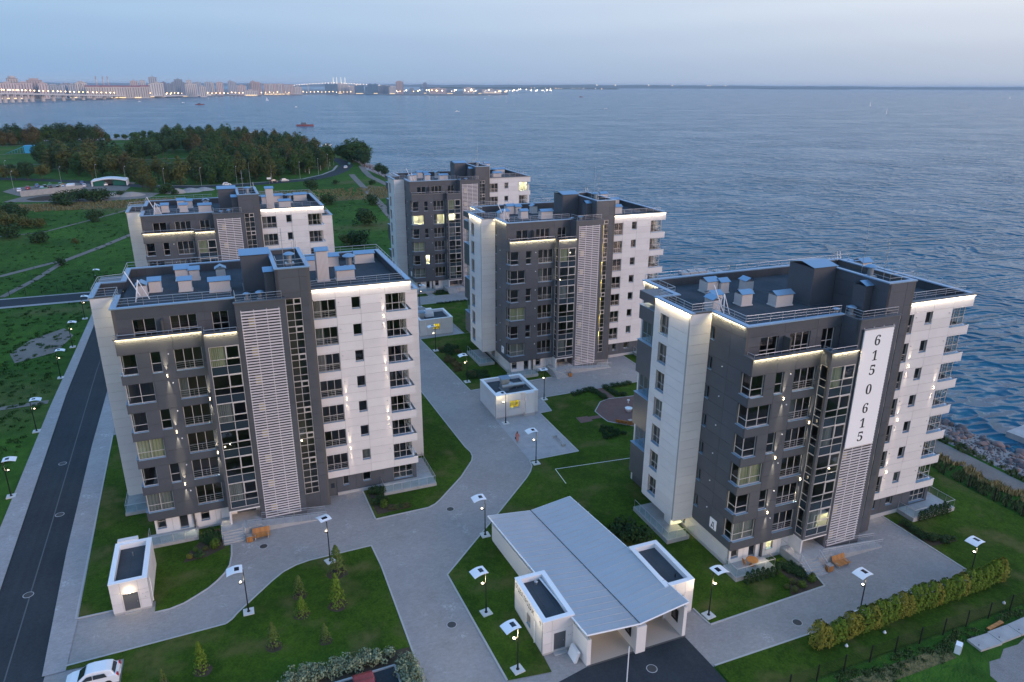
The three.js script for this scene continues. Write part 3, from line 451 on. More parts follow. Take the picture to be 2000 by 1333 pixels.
// ------------------------------------------------------------------ ground
const structure = (name, g, m) => { const o = mesh(name, g, m); o.userData.kind = 'structure'; return put(o, 0, 0); };
const SEA = -2.6;
const coast = [[108, -420], [106, -60], [105.5, -20], [106, 10], [107, 40], [106, 90], [104, 200], [99, 330], [97, 372], [100, 415], [101, 462], [99, 530], [93, 560], [80, 590], [55, 640], [24, 700], [-40, 728], [-83, 718], [-130, 738], [-173, 752], [-420, 800], [-1500, 1000]];
structure('meadow', sheet([...coast, [-1500, -420]], -.04), M.meadow);
{ // shore that falls to the water
  const m = new MB(); let prev = null; const nrm = coast.map((p, i) => { const a = coast[Math.max(0, i - 1)], b = coast[Math.min(coast.length - 1, i + 1)], d = Math.hypot(b[0] - a[0], b[1] - a[1]); return [(b[1] - a[1]) / d, -(b[0] - a[0]) / d]; });
  for (let i = 0; i + 1 < coast.length; i++) {
    const [p, q, a, b] = [coast[i], coast[i + 1], nrm[i], nrm[i + 1]], w = 11.5, w2 = 26;
    m.quad(V3(p[0], -.04, p[1]), V3(p[0] + a[0] * w, SEA - .05, p[1] + a[1] * w), V3(q[0] + b[0] * w, SEA - .05, q[1] + b[1] * w), V3(q[0], -.04, q[1]));
    m.quad(V3(p[0] + a[0] * w, SEA - .05, p[1] + a[1] * w), V3(p[0] + a[0] * w2, SEA - 4, p[1] + a[1] * w2), V3(q[0] + b[0] * w2, SEA - 4, q[1] + b[1] * w2), V3(q[0] + b[0] * w, SEA - .05, q[1] + b[1] * w));
  }
  structure('shore', m.geo(), M.gravel);
}
{ // open water: wind waves as a relief, longer ones over shorter ones
  const s = 1536, hgt = new Float32Array(s * s), n1 = vnoise(150, 61), n1b = vnoise(300, 64), n2 = vnoise(52, 62), n3 = vnoise(9, 63), n4 = vnoise(22, 65);
  for (let j = 0; j < s; j++) for (let i = 0; i < s; i++) {
    const x = i / s, y = j / s, w = .012 * n4(x, y), r1 = 1 - Math.abs(2 * n1(x * .6 + w * 2, y + w) - 1), r2 = 1 - Math.abs(2 * n2(x * .6 + w, y + w * 2) - 1), gust = .35 + .9 * n3(x, y) * (.5 + n4(y, x));
    hgt[j * s + i] = gust * (1.0 * r1 * r1 + 1.6 * r2 * r2 + .38 * n1b(x, y));
  }
  const nt = new Uint8Array(s * s * 4), str = 1.5;
  for (let j = 0; j < s; j++) for (let i = 0; i < s; i++) { const a = hgt[j * s + (i + 1) % s] - hgt[j * s + (i + s - 1) % s], b = hgt[((j + 1) % s) * s + i] - hgt[((j + s - 1) % s) * s + i]; let x = -a * str, y = -b * str, z = 1, l = Math.hypot(x, y, z), k = (j * s + i) * 4; nt[k] = (x / l * .5 + .5) * 255; nt[k + 1] = (y / l * .5 + .5) * 255; nt[k + 2] = (z / l * .5 + .5) * 255; nt[k + 3] = 255; }
  const T = new THREE.DataTexture(nt, s, s); T.wrapS = T.wrapT = THREE.RepeatWrapping; T.magFilter = THREE.LinearFilter; T.minFilter = THREE.LinearMipmapLinearFilter; T.generateMipmaps = true; T.needsUpdate = true; T.repeat.set(1 / 380, 1 / 260);
  M.water = new THREE.MeshPhysicalMaterial({ color: new THREE.Color().setRGB(.008, .100, .165), roughness: .18, specularIntensity: .7, ior: 1.34, normalMap: T, normalScale: new THREE.Vector2(1.5, 1.5) });
  const g = sheet([[-30000, -2500], [30000, -2500], [30000, 26000], [-30000, 26000]], 0), o = mesh('sea', g, M.water); o.userData.kind = 'structure'; o.position.set(0, SEA, 0); o.rotation.y = 14 * R;
}
structure('paved_yard', sheet([[-7.4, -60], [47.4, -60], [47.4, -38.8], [81, -38.8], [81, -10], [92, -10], [92, 60], [81, 90], [46, 90], [46, 60], [-7.4, 60]], .02), M.paver);
structure('road', sheet([[-7.6, -18.35], [-8.6, 1.2], [-9.4, 28.5], [-9.8, 60], [-10.3, 112.4], [-17.2, 112.4], [-16.4, 88], [-15.8, 50], [-14.7, 21], [-13.8, -3], [-12.4, -40], [-12, -60], [-1.2, -60], [-1.2, -18.5], [-5.9, -18.35]], -.02), M.asphalt);
structure('pavement', sheet([[-13.8, -3], [-14.7, 21], [-15.8, 50], [-16.4, 88], [-17.2, 112.4], [-18.4, 112.4], [-17.9, 96], [-17.4, 46], [-16.5, 9.5], [-15.9, -3], [-14.2, -60], [-12, -60], [-12.4, -40]], .07), M.paverGrey);
structure('pavement', sheet([[-7.6, -18.35], [-8.6, 1.2], [-9.4, 28.5], [-9.8, 60], [-10.3, 112.4], [-7, 112.4], [-7, 31], [-5.8, -11.2], [-5.8, -18.35]].reverse(), .075), M.paverGrey);
structure('cross_road', sheet([[-260, 113.4], [12, 112.4], [12, 119.2], [-260, 120.2]], -.015), M.asphalt); structure('pavement', sheet([[-260, 111.9], [-18.4, 110.9], [-18.4, 112.4], [-260, 113.4]], .04), M.paverGrey); structure('verge', sheet([[-260, 120.2], [12, 119.2], [12, 120.1], [-260, 121.1]], .02), M.paverGrey);
structure('road_seam', (() => { const m = new MB(), L = [[-10.6, -18], [-11.2, 8], [-11.8, 30], [-12.6, 60], [-13, 111]]; for (let i = 0; i + 1 < L.length; i++) { const [a, b] = [L[i], L[i + 1]]; m.quad(V3(a[0], -.012, a[1]), V3(a[0] + .12, -.012, a[1]), V3(b[0] + .12, -.012, b[1]), V3(b[0], -.012, b[1])); } return m.geo(); })(), M.seam);
function kerb(pts, closed, y, h, w = .16) {
  const m = new MB(), n = pts.length;
  for (let i = 0; i < (closed ? n : n - 1); i++) {
    const a = pts[i], b = pts[(i + 1) % n], L = Math.hypot(b[0] - a[0], b[1] - a[1]), x = (b[1] - a[1]) / L * w / 2, z = -(b[0] - a[0]) / L * w / 2, e = [(b[0] - a[0]) / L * w * .45, (b[1] - a[1]) / L * w * .45];
    const P = (q, s, k, yy) => V3(q[0] + s * x + k * e[0], yy, q[1] + s * z + k * e[1]);
    m.quad(P(a, 1, 0, h), P(a, -1, 0, h), P(b, -1, 0, h), P(b, 1, 0, h), new THREE.Vector3(0, 1, 0)); m.quad(P(a, -1, 0, y), P(a, -1, 0, h), P(b, -1, 0, h), P(b, -1, 0, y)); m.quad(P(a, 1, 0, h), P(a, 1, 0, y), P(b, 1, 0, y), P(b, 1, 0, h));
  }
  return m.geo();
}
function lawn(pts, edge, y = .07) { structure('lawn', sheet(pts, y), M.lawn); if (edge) for (const e of edge) structure('kerb', kerb(e, false, -.05, y + .035), M.kerb); }
{
  const c1 = [[1, -13], [2.3, -13], [3.6, -12.6], [4.8, -11.8], [5.9, -11], [6.8, -10], [7.5, -9], [8, -7.8], [8.25, -6], [8.3, -4]];
  lawn([[-7, 30.8], [-6, -11.2], [1, -11.2], ...c1, [7.3, -4], [7.3, 6], [0, 6], [0, 30.8]], [[[-7, 30.8], [-6, -11.2], [-2.6, -11.2]], c1]);
  const c2 = [[-5.9, -17.7], [5, -17.3], [7.4, -17.2], [8, -16.7], [8.4, -16.1], [9.5, -14.9], [10.8, -13.5], [12, -12.2], [13.2, -11.1], [14.6, -10.4], [16, -10.1], [22.8, -9.9], [23.05, -14], [23.1, -60]];
  lawn([...c2, [-1.2, -60], [-1.2, -18.6], [-5.9, -18.25]], [c2]);
  const c4 = [[24.1, 2], [24.3, -4.9], [30.8, -4.75], [31.8, -4.3], [32.6, -3.6], [36.8, .8], [39.5, 4.4], [40, 5.6], [40.15, 6.8], [39.9, 8.5], [39.3, 29.5], [39, 58]];
  lawn([...c4, [-6.8, 58], [-6.8, 33], [30, 33], [30, 2]], [c4]);
  const c5 = [[29.8, -33.6], [29.2, -17.9], [38.4, -8.9], [44.7, -2.6], [45.8, -1.3], [46.6, 0], [46.9, 1.5]], c5b = [[46.9, 1.5], [54.4, 1.5], [54.4, 15], [56.5, 15.1], [57, 20.3], [90, 20.7]], c5c = [[65.3, -32.2], [64.9, -33.9], [50.4, -34.3], [50.2, -31.8]];
  lawn([...c5, ...c5b.slice(1), [90, -20], [66, -20], [66, -28], ...c5c, [49.8, -31.8], [49.8, -28], [34, -28], [33.9, -31.9], [33.8, -34.1]], [c5, c5b, c5c]);
  const c7 = [[81, -24], [81, -38.75], [47.6, -38.75]]; lawn([...c7, [47.6, -43.2], [96.5, -43.2], [96.5, 40], [91, 40], [91, -22], [85, -22]].reverse(), [c7], .06);
  const c8 = [[46, 55.8], [47.1, 27.4], [62.5, 27.9]]; lawn([...c8, [62.7, 32], [72, 38], [60, 56.4]].reverse(), [c8]);
  lawn([[79.6, 27.6], [96, 27.6], [96, 60], [79.6, 42]], [[[79.6, 42], [79.6, 27.6], [96, 27.6]]]); lawn([[55.6, 56.4], [90, 56.4], [90, 79.4], [52, 79.6], [55.4, 66]], [[[90, 79.4], [52, 79.6], [55.4, 66]]]);
  lawn([[52.6, 86], [56.2, 86], [56.2, 92], [52, 92]], [[[52.6, 86], [56.2, 86]]]); lawn([[58, 85.7], [61.6, 85.5], [61.6, 90.5], [57.6, 90.5]], [[[58, 85.7], [61.6, 85.5]]]);
  structure('plaza', sheet([[46.95, 1.55], [54.35, 1.55], [54.35, 15.05], [56.45, 15.15], [56.9, 20.2], [47.2, 20.2]], .028), M.paverWhite); structure('plaza', sheet([[46, 55.9], [55.5, 56.5], [54.8, 60], [54.2, 66], [46, 66]], .028), M.paverWhite);
  const rp = [[62.8, 12.4], [65.3, 15.3], [67.2, 15.9], [72, 15.4], [76, 12], [75, 6], [70, 4.6], [66, 5.4], [62.9, 8.4], [62.8, 10.2]]; structure('red_plaza', sheet(rp.slice().reverse(), .085), M.paverRed); structure('kerb', kerb(rp, true, 0, .11, .14), M.kerb);
  structure('red_path', sheet([[67, 20.6], [68.3, 20.6], [68.5, 15.7], [67.3, 15.7]].reverse(), .082), M.paverRed); structure('red_path', sheet([[58.9, 11.4], [60.8, 11.3], [60.8, 11], [62.9, 10.9], [62.9, 9.9], [60.9, 10], [60.9, 9.4], [58.8, 9.4]].reverse(), .082), M.paverRed);
  structure('forecourt', sheet([[36.9, -34.7], [47.2, -34.7], [47.4, -38.8], [47.6, -60], [30, -60], [33.6, -35.4]].reverse(), .032), M.asphalt);
  structure('parking_bay', sheet([[14.5, -28.5], [21.15, -28.4], [21.3, -45], [8, -45], [8, -30]].reverse(), .078), M.asphalt); structure('kerb', kerb([[12, -29.3], [14.5, -28.5], [21.15, -28.35], [21.3, -45]], false, 0, .2, .18), M.kerb);
  structure('flower_bed', sheet([[8, -28.8], [12, -27.5], [18, -26.4], [22.9, -26.6], [22.9, -33], [21.4, -33], [21.3, -28.2], [14.5, -28.3], [9, -30]].reverse(), .083), M.soil);
  structure('flower_bed', sheet([[3.4, -5.6], [5.6, -5.4], [7.6, -4.4], [7.2, -.2], [5.1, -.2], [5, -2.2], [4, -3.6]].reverse(), .078), M.soil); structure('flower_bed', sheet([[24.6, 1.6], [24.7, -4], [28.9, -3.9], [28.6, -3.1], [26.3, -2.2], [26.2, 1.6]].reverse(), .078), M.soil); structure('flower_bed', sheet([[60.4, -34], [64.8, -33.7], [65, -31.8], [64.1, -29.8], [62.3, -29.6], [62.2, -31.8]].reverse(), .078), M.soil);
  structure('flower_bed', sheet([[81.3, -28.4], [82.4, -28.2], [82.6, -31.2], [84.8, -32.4], [84.8, -33.4], [81.3, -33]].reverse(), .078), M.soil);
  // tracks, road and park beyond the houses
  const strip = (name, L, w, m, y) => { const o = new MB(); for (let i = 0; i + 1 < L.length; i++) { const a = L[i], b = L[i + 1], n = q => { const p = L[Math.max(0, q - 1)], r = L[Math.min(L.length - 1, q + 1)], d = Math.hypot(r[0] - p[0], r[1] - p[1]); return [(r[1] - p[1]) / d * w / 2, -(r[0] - p[0]) / d * w / 2]; }, s = n(i), t = n(i + 1); o.quad(V3(a[0] + s[0], y, a[1] + s[1]), V3(b[0] + t[0], y, b[1] + t[1]), V3(b[0] - t[0], y, b[1] - t[1]), V3(a[0] - s[0], y, a[1] - s[1]), new THREE.Vector3(0, 1, 0)); } return structure(name, o.geo(), m); };
  strip('trail', [[-70, 206], [-58, 209], [-47, 211.5], [-35, 233], [-20, 262]], 1.3, M.dirt, .012); strip('trail', [[-60, 138], [-45, 146], [-36, 157.5], [-32, 161.5], [-25, 178], [-18, 197], [-6, 232]], 2.2, M.dirt, .016); strip('trail', [[-40, 122], [-36, 138], [-32.3, 160]], 1.7, M.dirt, .02); strip('trail', [[-80, 46], [-40, 47], [-18, 48]], 1.5, M.dirt, .014); strip('trail', [[84, 350], [83, 338], [79, 280], [76, 232], [74, 211], [70, 160], [66, 118]], 3.2, M.dirt, .013);
  strip('promenade', [[98, 395], [94, 360], [92, 335], [93, 300], [96, 250], [99, 170], [102, 90], [102.8, 20], [103, -20], [102.4, -60], [104, -300]], 3.6, M.dirt, .018);
  strip('park_road', [[-140, 420], [-100, 395], [-60, 368], [-20, 330], [0, 321], [18, 320], [38, 325], [58, 332], [72, 350], [82, 372], [90, 400], [91, 430], [86, 470], [80, 520]], 8, M.asphalt, .022); strip('park_road_edge', [[-20, 335.5], [0, 326.5], [18, 325.5], [37, 330.5], [55.5, 337.5], [68, 354], [77.5, 375], [84, 402]], 1.4, M.paverGrey, .026);
  strip('park_path', [[-190, 548], [-150, 556], [-122, 562], [-96, 570], [-60, 566], [20, 560]], 3, M.dirt, .015); strip('park_path', [[-120, 470], [-60, 476], [-20, 486], [30, 484], [60, 478]], 3, M.dirt, .017); strip('park_path', [[-200, 640], [-90, 652], [-30, 640], [40, 632]], 3, M.dirt, .019); strip('park_path', [[-150, 425], [-90, 436], [-30, 448], [20, 466]], 2.4, M.dirt, .021);
  structure('beach', sheet([[-140, 700], [-60, 692], [-10, 690], [22, 698], [-40, 727], [-83, 717], [-130, 737]].reverse(), .01), M.sand); structure('beach', sheet([[-40, 690], [20, 672], [50, 640], [30, 695], [-20, 722]].reverse(), .025), M.paverRed);
  structure('sand_field', sheet([[-106, 566], [-90, 562], [-74, 566], [-76, 582], [-104, 584]].reverse(), .03), M.sand);
  structure('storage_yard', sheet([[-84, 334], [-72, 312], [-52, 324], [-30, 318], [-28, 352], [-50, 366], [-82, 348]].reverse(), .02), M.dirt); structure('spoil_ground', sheet([[-76, 296], [-40, 284], [-18, 288], [-14, 304], [-30, 314], [-52, 322], [-72, 310]].reverse(), .014), M.dirt);
  structure('bare_patch', sheet([[-27, 70], [-21, 74], [-19.5, 84], [-22, 90], [-27, 84], [-29, 76]].reverse(), -.01), M.dirt);
  structure('builders_yard', sheet([[48, -60], [51, -46], [69.6, -44.9], [80, -44.4], [110, -44.4], [110, -60]].reverse(), -.01), M.meadow); structure('sandy_yard', sheet([[66, -60], [67.4, -55], [67.9, -52.2], [69.2, -50.4], [69.4, -48.6], [70.9, -47.4], [72.2, -47.5], [73.6, -46.8], [75.4, -46.9], [77, -46.5], [80, -46.6], [83, -45.8], [86, -46.2], [95, -46], [95, -60]].reverse(), .0), M.gravel);
  structure('weed_strip', sheet([[48, -46], [52, -44.4], [62, -44.4], [69, -44.6], [68.6, -46], [60, -45.9]].reverse(), .0), M.dry);
}
structure('edging_strip', kerb([[48.9, -5.8], [49.2, -1.9]], false, .06, .085, .07), M.panelWhite); structure('edging_strip', kerb([[49.2, -1.9], [63.4, -3.2]], false, .06, .085, .07), M.panelWhite);
// dry meadow bands between the houses and the road
structure('dry_meadow', sheet([[-72, 268], [-40, 262], [-8, 258], [-6, 276], [-40, 282], [-70, 288]].reverse(), -.015), M.dry); structure('dry_meadow', sheet([[30, 296], [48, 268], [74, 262], [78, 284], [84, 300], [92, 286], [92, 256], [80, 250], [60, 250], [34, 256]], -.018), M.dry);
// ------------------------------------------------------------------ the five houses
const hB1 = house('apartment_block', 'grey and white apartment block beside the straight asphalt road, small white shed at its corner', 0, 0, 0, 68.01, true);
const hD = house('apartment_block', 'grey and white apartment block carrying the tall white banner of stacked digits', 56.89, -28.41, .12, 68.39, true);
const hC = house('apartment_block', 'grey and white apartment block with yellow light in its stair windows', 55.47, 30.74, .12, 68.07, true);
const hE = house('apartment_block', 'grey and white apartment block without light under its roof edge and some windows lit yellow', 54.0, 90.27, .12, 68.36, false);
const hB = house('apartment_block', 'grey and white apartment block standing between the green field and the block by the road', -1.53, 60.18, 0, 67.63, true);
hE.traverse(o => { if (o.name === 'entrance_lamp') o.material = M.bulbDim; });
// fittings that only some of the houses have
function canvasTex(w, h, draw) { const c = document.createElement('canvas'); c.width = w; c.height = h; draw(c.getContext('2d')); const t = new THREE.CanvasTexture(c); t.colorSpace = THREE.SRGBColorSpace; return t; }
function signPlane(name, parent, f, pl, a0, a1, y0, y1, t, rough = .7) { const g = new THREE.PlaneGeometry(a1 - a0, y1 - y0); if (f === 'L') g.rotateY(-Math.PI / 2); const o = mesh(name, g, new THREE.MeshStandardMaterial({ map: t, roughness: rough }), parent); f === 'F' ? o.position.set((a0 + a1) / 2, (y0 + y1) / 2, -pl) : o.position.set(pl, (y0 + y1) / 2, -(a0 + a1) / 2); return o; }
{
  const t = canvasTex(512, 1744, c => { c.fillStyle = '#efedee'; c.fillRect(0, 0, 512, 1744); c.fillStyle = '#161a1f'; c.textAlign = 'center'; c.textBaseline = 'alphabetic'; c.font = 'bold 206px serif'; const top = 25.9, sc = 1744 / 12.97; for (const [ch, a, b] of [['6', 25.29, 24.17], ['1', 23.68, 22.54], ['5', 22.12, 20.98], ['0', 19.94, 18.84], ['6', 17.85, 16.71], ['1', 16.12, 15.02], ['5', 14.57, 13.47]]) c.fillText(ch, 250, (top - b) * sc); });
  const b = thing('phone_banner', 'tall white banner with stacked dark digits hung on the slatted tower', 'banner'); put(b, 56.89, -28.41, .12, (68.1 - 68.39) * R);
  bx(12.18, 16.02, 12.93, 25.9, -1.30, -1.22).build('cloth', M.panelWhite, b); signPlane('print', b, 'F', -1.306, 12.2, 16.0, 12.95, 25.88, t); bx(12.1, 16.1, 25.9, 25.98, -1.34, -1.16).build('top_bar', M.galv, b);
  const letter = ch => canvasTex(128, 128, c => { c.fillStyle = '#e6e6ea'; c.fillRect(0, 0, 128, 128); c.fillStyle = '#20303c'; c.textAlign = 'center'; c.textBaseline = 'middle'; c.font = 'bold 92px sans-serif'; c.fillText(ch, 64, 68); });
  const plate = (h, ch, u, v, y, yaw, label) => { const p = thing('block_plate', label, 'sign', 'letter plates of the blocks'); put(p, u, v, y, (68.1 - yaw) * R); bx(-.06, 0, 3.42, 4.62, 2.55, 3.65).build('plate', M.panelWhite, p); if (ch) signPlane('letter', p, 'L', -.065, 2.57, 3.63, 3.44, 4.60, letter(ch)); };
  plate(hD, 'Д', 56.89, -28.41, .12, 68.39, 'white square plate with dark letter Д on the grey side wall'); plate(hC, 'Г', 55.47, 30.74, .12, 68.07, 'white square plate with dark letter Г on the grey side wall'); plate(hE, '', 54, 90.27, .12, 68.36, 'white square plate on the side wall of the block without roof-edge light');
}
// wall lamps that throw a line of light up and down the wall
function sconce(u, v, y, U, Vv, yaw, label, k = 110) {
  const s = thing('wall_lamp', label, 'wall lamp', 'wall lamps on the house fronts'); s.position.copy(site(U, Vv, 0)); s.rotation.y = TH + (68.1 - yaw) * R;
  const l = new MB().bar([u, y - .1, v], [u, y + .1, v], .055, 8); l.build('housing', M.galv, s); bx(u - .02, u + .02, y - .03, y + .03, v + .03, v + .09).build('bracket', M.galv, s); bx(u - .045, u + .045, y + .101, y + .125, v - .045, v + .045).build('lamp_glass', M.sconce, s); bx(u - .045, u + .045, y - .125, y - .101, v - .045, v + .045).build('lamp_glass', M.sconce, s); new MB().bar([u, y - .03, v - .056], [u, y + .03, v - .056], .03, 6).build('lamp_glass', M.sconce, s);
  for (const d of [1, -1]) { const L = new THREE.SpotLight(new THREE.Color(1, .80, .55), k, 7, 13 * R, 1, 2); L.position.set(u, y + .14 * d, -(v - .02)); L.target.position.set(u, y + 3 * d, -(v + .12)); L.shadow.radius = 1.2; L.castShadow = true; s.add(L, L.target); }
}
for (const [u, y] of [[4.33, 19.53], [4.32, 12.96], [4.3, 6.5], [8.1, 16.27], [8.1, 9.7]]) { sconce(u, -.12, y, 0, 0, 68.01, 'small lit wall lamp on the grey front of the block by the road'); sconce(u - .12, -.12, y, 56.89, -28.41, 68.39, 'small lit wall lamp on the grey front of the bannered block'); }
for (const [u, y] of [[28.0, 22.9], [27.93, 16.2], [23, 13.03], [27.9, 9.64], [23, 6.4]]) sconce(u, 1.81, y, 0, 0, 68.01, 'small lit wall lamp on the white front of the block by the road', 34);
for (const [u, y] of [[23.1, 19.61], [27.8, 16.34], [23.05, 13.1], [22.95, 6.43]]) sconce(u, 1.81, y, 56.89, -28.41, 68.39, 'small lit wall lamp on the white front of the bannered block', 34);
// lit rooms: a closed box with a ceiling lamp behind a window
function litRoom(h, u0, u1, y0, y1, v0, v1, k = 30, c = [1, .90, .48], wallM = M.plain) {
  const b = new MB(); b.box(u0 - .08, u0, y0, y1, v0, v1).box(u1, u1 + .08, y0, y1, v0, v1).box(u0, u1, y0 - .06, y0, v0, v1).box(u0, u1, y1, y1 + .06, v0, v1).box(u0, u1, y0, y1, v1, v1 + .08); const r = b.build('lit_room', wallM, h);
  const um = (u0 + u1) / 2, vm = (v0 + v1) / 2; bx(um - .2, um + .2, y1 - .06, y1 - .01, vm - .2, vm + .2).build('ceiling_lamp', M.ceiling, r);
  const L = new THREE.PointLight(new THREE.Color().setRGB(...c), k, 9, 2); L.position.set(um, y1 - .2, -vm); L.castShadow = true; L.shadow.radius = 4; h.add(L);
}
const t1 = T0 - ST, t4 = T0 - ST * 4;
litRoom(hE, .3, 3.6, t1 - 2.3, t1 + .05, .36, 3.4); litRoom(hE, 5.0, 8.3, t1 - 2.4, t1 + .05, .36, 3.4); litRoom(hE, 8.75, 10.25, t1 - 1.4, t1 + .1, -1.1, .8, 16); litRoom(hE, 2.9, 4.2, t4 - 2.35, t4 + .02, .36, 2); litRoom(hE, 24.2, 25.6, 24, 25.7, 2.3, 4.5, 20); litRoom(hE, 28.2, 30.7, 23.2, 25.6, 2.5, 5, 34);
M.yellow = std([.62, .52, .06], .8);
for (let k = 0; k < 7; k++) litRoom(hC, 17.08, 17.84, 23.3 - ST * k, 25.6 - ST * k, .52, 1.45, 11, [1, .9, .35], M.yellow);
litRoom(hD, 5.1, 6.4, .6, 2.5, .98, 3, 16); litRoom(hD, 9.9, 11.7, 3.0, 5.2, -1.05, .5, 6, [1, .85, .4]); litRoom(hD, -1.2, .45, .47, 2.5, 9.0, 10.3, 14);
for (const [h, u, y, v] of [[hB1, 8.95, 10.67, -1.0], [hD, 10.8, 10.74, -1.0], [hB1, 17.25, 9.14, .55], [hC, 9.2, 21.6, -.9], [hC, 10.8, 21.6, -.9], [hC, 9.0, 17, -.9]]) { new MB().lathe(u, y, v, [[.01, -.07], [.08, -.03], [.08, .03], [.01, .07]], 8).build('pendant_lamp', M.sconce, h); const L = new THREE.PointLight(new THREE.Color(1, .85, .6), 1.2, 6, 2); L.position.set(u, y, -v); L.castShadow = true; h.add(L); }
// ------------------------------------------------------------------ park lamps with a curved mirror over an upward light
function makeLamp() {
  const g = new THREE.Group();
  bx(-.5, .5, -.1, .1, -.5, .5).build('footing', M.gravelWhite, g); new MB().lathe(0, .1, 0, [[.16, 0], [.16, .05], [.09, .08], [.075, .9], [.06, 1.0], [.045, 4.85]], 10).build('pole', M.pole, g);
  const arm = new MB().bar([0, 3.45, 0], [.32, 3.5, 0], .03, 6); arm.bar([0, 4.75, 0], [.2, 4.9, 0], .035, 6).bar([.2, 4.9, 0], [.75, 4.98, 0], .022, 6); arm.build('bracket', M.pole, g);
  const h = new MB().lathe(.36, 3.42, 0, [[.01, 0], [.12, 0], [.16, .12], [.17, .2]], 12).build('floodlight', M.pole, g);
  const r = new MB(), n = 10, w = .62, t = .035; const c = k => { const s = k / n; return [.02 + 1.45 * s, 5.02 + .20 * Math.sin(Math.PI * (.12 + .8 * s)) - .12 * s]; };
  for (let k = 0; k < n; k++) { const a = c(k), b = c(k + 1); r.quad(V3(a[0], a[1], -w), V3(b[0], b[1], -w), V3(b[0], b[1], w), V3(a[0], a[1], w)); r.quad(V3(a[0], a[1] - t, w), V3(b[0], b[1] - t, w), V3(b[0], b[1] - t, -w), V3(a[0], a[1] - t, -w)); r.quad(V3(a[0], a[1] - t, -w), V3(b[0], b[1] - t, -w), V3(b[0], b[1], -w), V3(a[0], a[1], -w)); r.quad(V3(b[0], b[1] - t, w), V3(a[0], a[1] - t, w), V3(a[0], a[1], w), V3(b[0], b[1], w)); }
  const m = r.build('reflector', M.panelWhite, g); { const p = new MB(), z = .008; for (let k = 2; k < 5; k++) { const a = c(k), b = c(k + 1); p.quad(V3(a[0], a[1] + z, -.3), V3(b[0], b[1] + z, -.3), V3(b[0], b[1] + z, .3), V3(a[0], a[1] + z, .3)); } p.build('solar_cell', M.solar, m); }
  const b = new MB().lathe(.36, 3.6, 0, [[.01, -.02], [.10, 0], [.105, .04], [.07, .09], [.01, .11]], 12).build('lamp_glass', M.bulb, g);
  return g;
}
M.gravelWhite = std([.55, .55, .54], .9);
const lampProto = makeLamp();
function lamp(u, v, turn, k, label, m = M.bulb, y = .07) {
  const l = lampProto.clone(); l.name = numbered('park_lamp'); scene.add(l); tag(l, label, 'street lamp', 'park lamps with curved white reflectors'); put(l, u, v, y, turn);
  l.traverse(o => { if (o.name === 'lamp_glass') o.material = m; });
  const L = new THREE.PointLight(new THREE.Color(1, .82, .52), k, 40, 2); L.position.set(.36, 3.68, 0); L.castShadow = true; L.shadow.radius = 5; l.add(L);
}
const LP = Math.PI;
lamp(9.5, -16.3, LP, 9, 'park lamp on the corner of the front lawn, opposite the white shed', M.bulbCool); lamp(18.1, -11.1, LP / 2 + .3, 9, 'park lamp beside the young conifers on the front lawn', M.bulbDim); lamp(35.3, -12.7, LP, 9, 'park lamp by the path at the low end of the grey canopy roof', M.bulbCool);
lamp(31, -24.9, LP + .15, 48, 'bright park lamp on the lawn beside the lettered office wall'); lamp(31.1, -32.8, LP + .15, 60, 'bright park lamp on the lawn tip in front of the lettered office'); lamp(51, -33.2, .1, 60, 'bright park lamp on the lawn between the canopy and the bannered block');
lamp(48.1, 13.6, LP, 18, 'park lamp standing against the wall of the square vent house', M.bulb, .03); lamp(47.4, .5, LP, 40, 'bright park lamp at the lawn corner by the pale plaza'); lamp(47.8, 31.2, LP, 20, 'park lamp on the lawn between the path and the yellow-lit block'); lamp(57.2, 19.6, LP / 2, 12, 'park lamp on the lawn point behind the square vent house', M.bulbCool);
lamp(47.1, 48.3, LP, 18, 'park lamp in front of the vent house beside the far lawn'); lamp(51.9, 78.1, 0, 10, 'park lamp near the block without roof-edge light', M.bulbDim); lamp(64.9, -38.4, LP + .1, 16, 'park lamp behind the middle of the clipped conifer hedge', M.bulbCool, .02); lamp(79.7, -38.7, LP + .1, 16, 'park lamp behind the far end of the clipped conifer hedge', M.bulbCool, .02);
for (const [u, v] of [[-16.9, 16.8], [-17.6, 36.4], [-17.9, 58.9], [-18.5, 76.1], [-18.9, 95.8], [-19.7, 121.8]]) lamp(u, v, .05, v > 100 ? .01 : 12, v > 100 ? 'unlit park lamp beyond the cross road' : 'park lamp on the grass verge of the straight road', v > 100 ? M.panelWhite : M.bulbDim, .0);
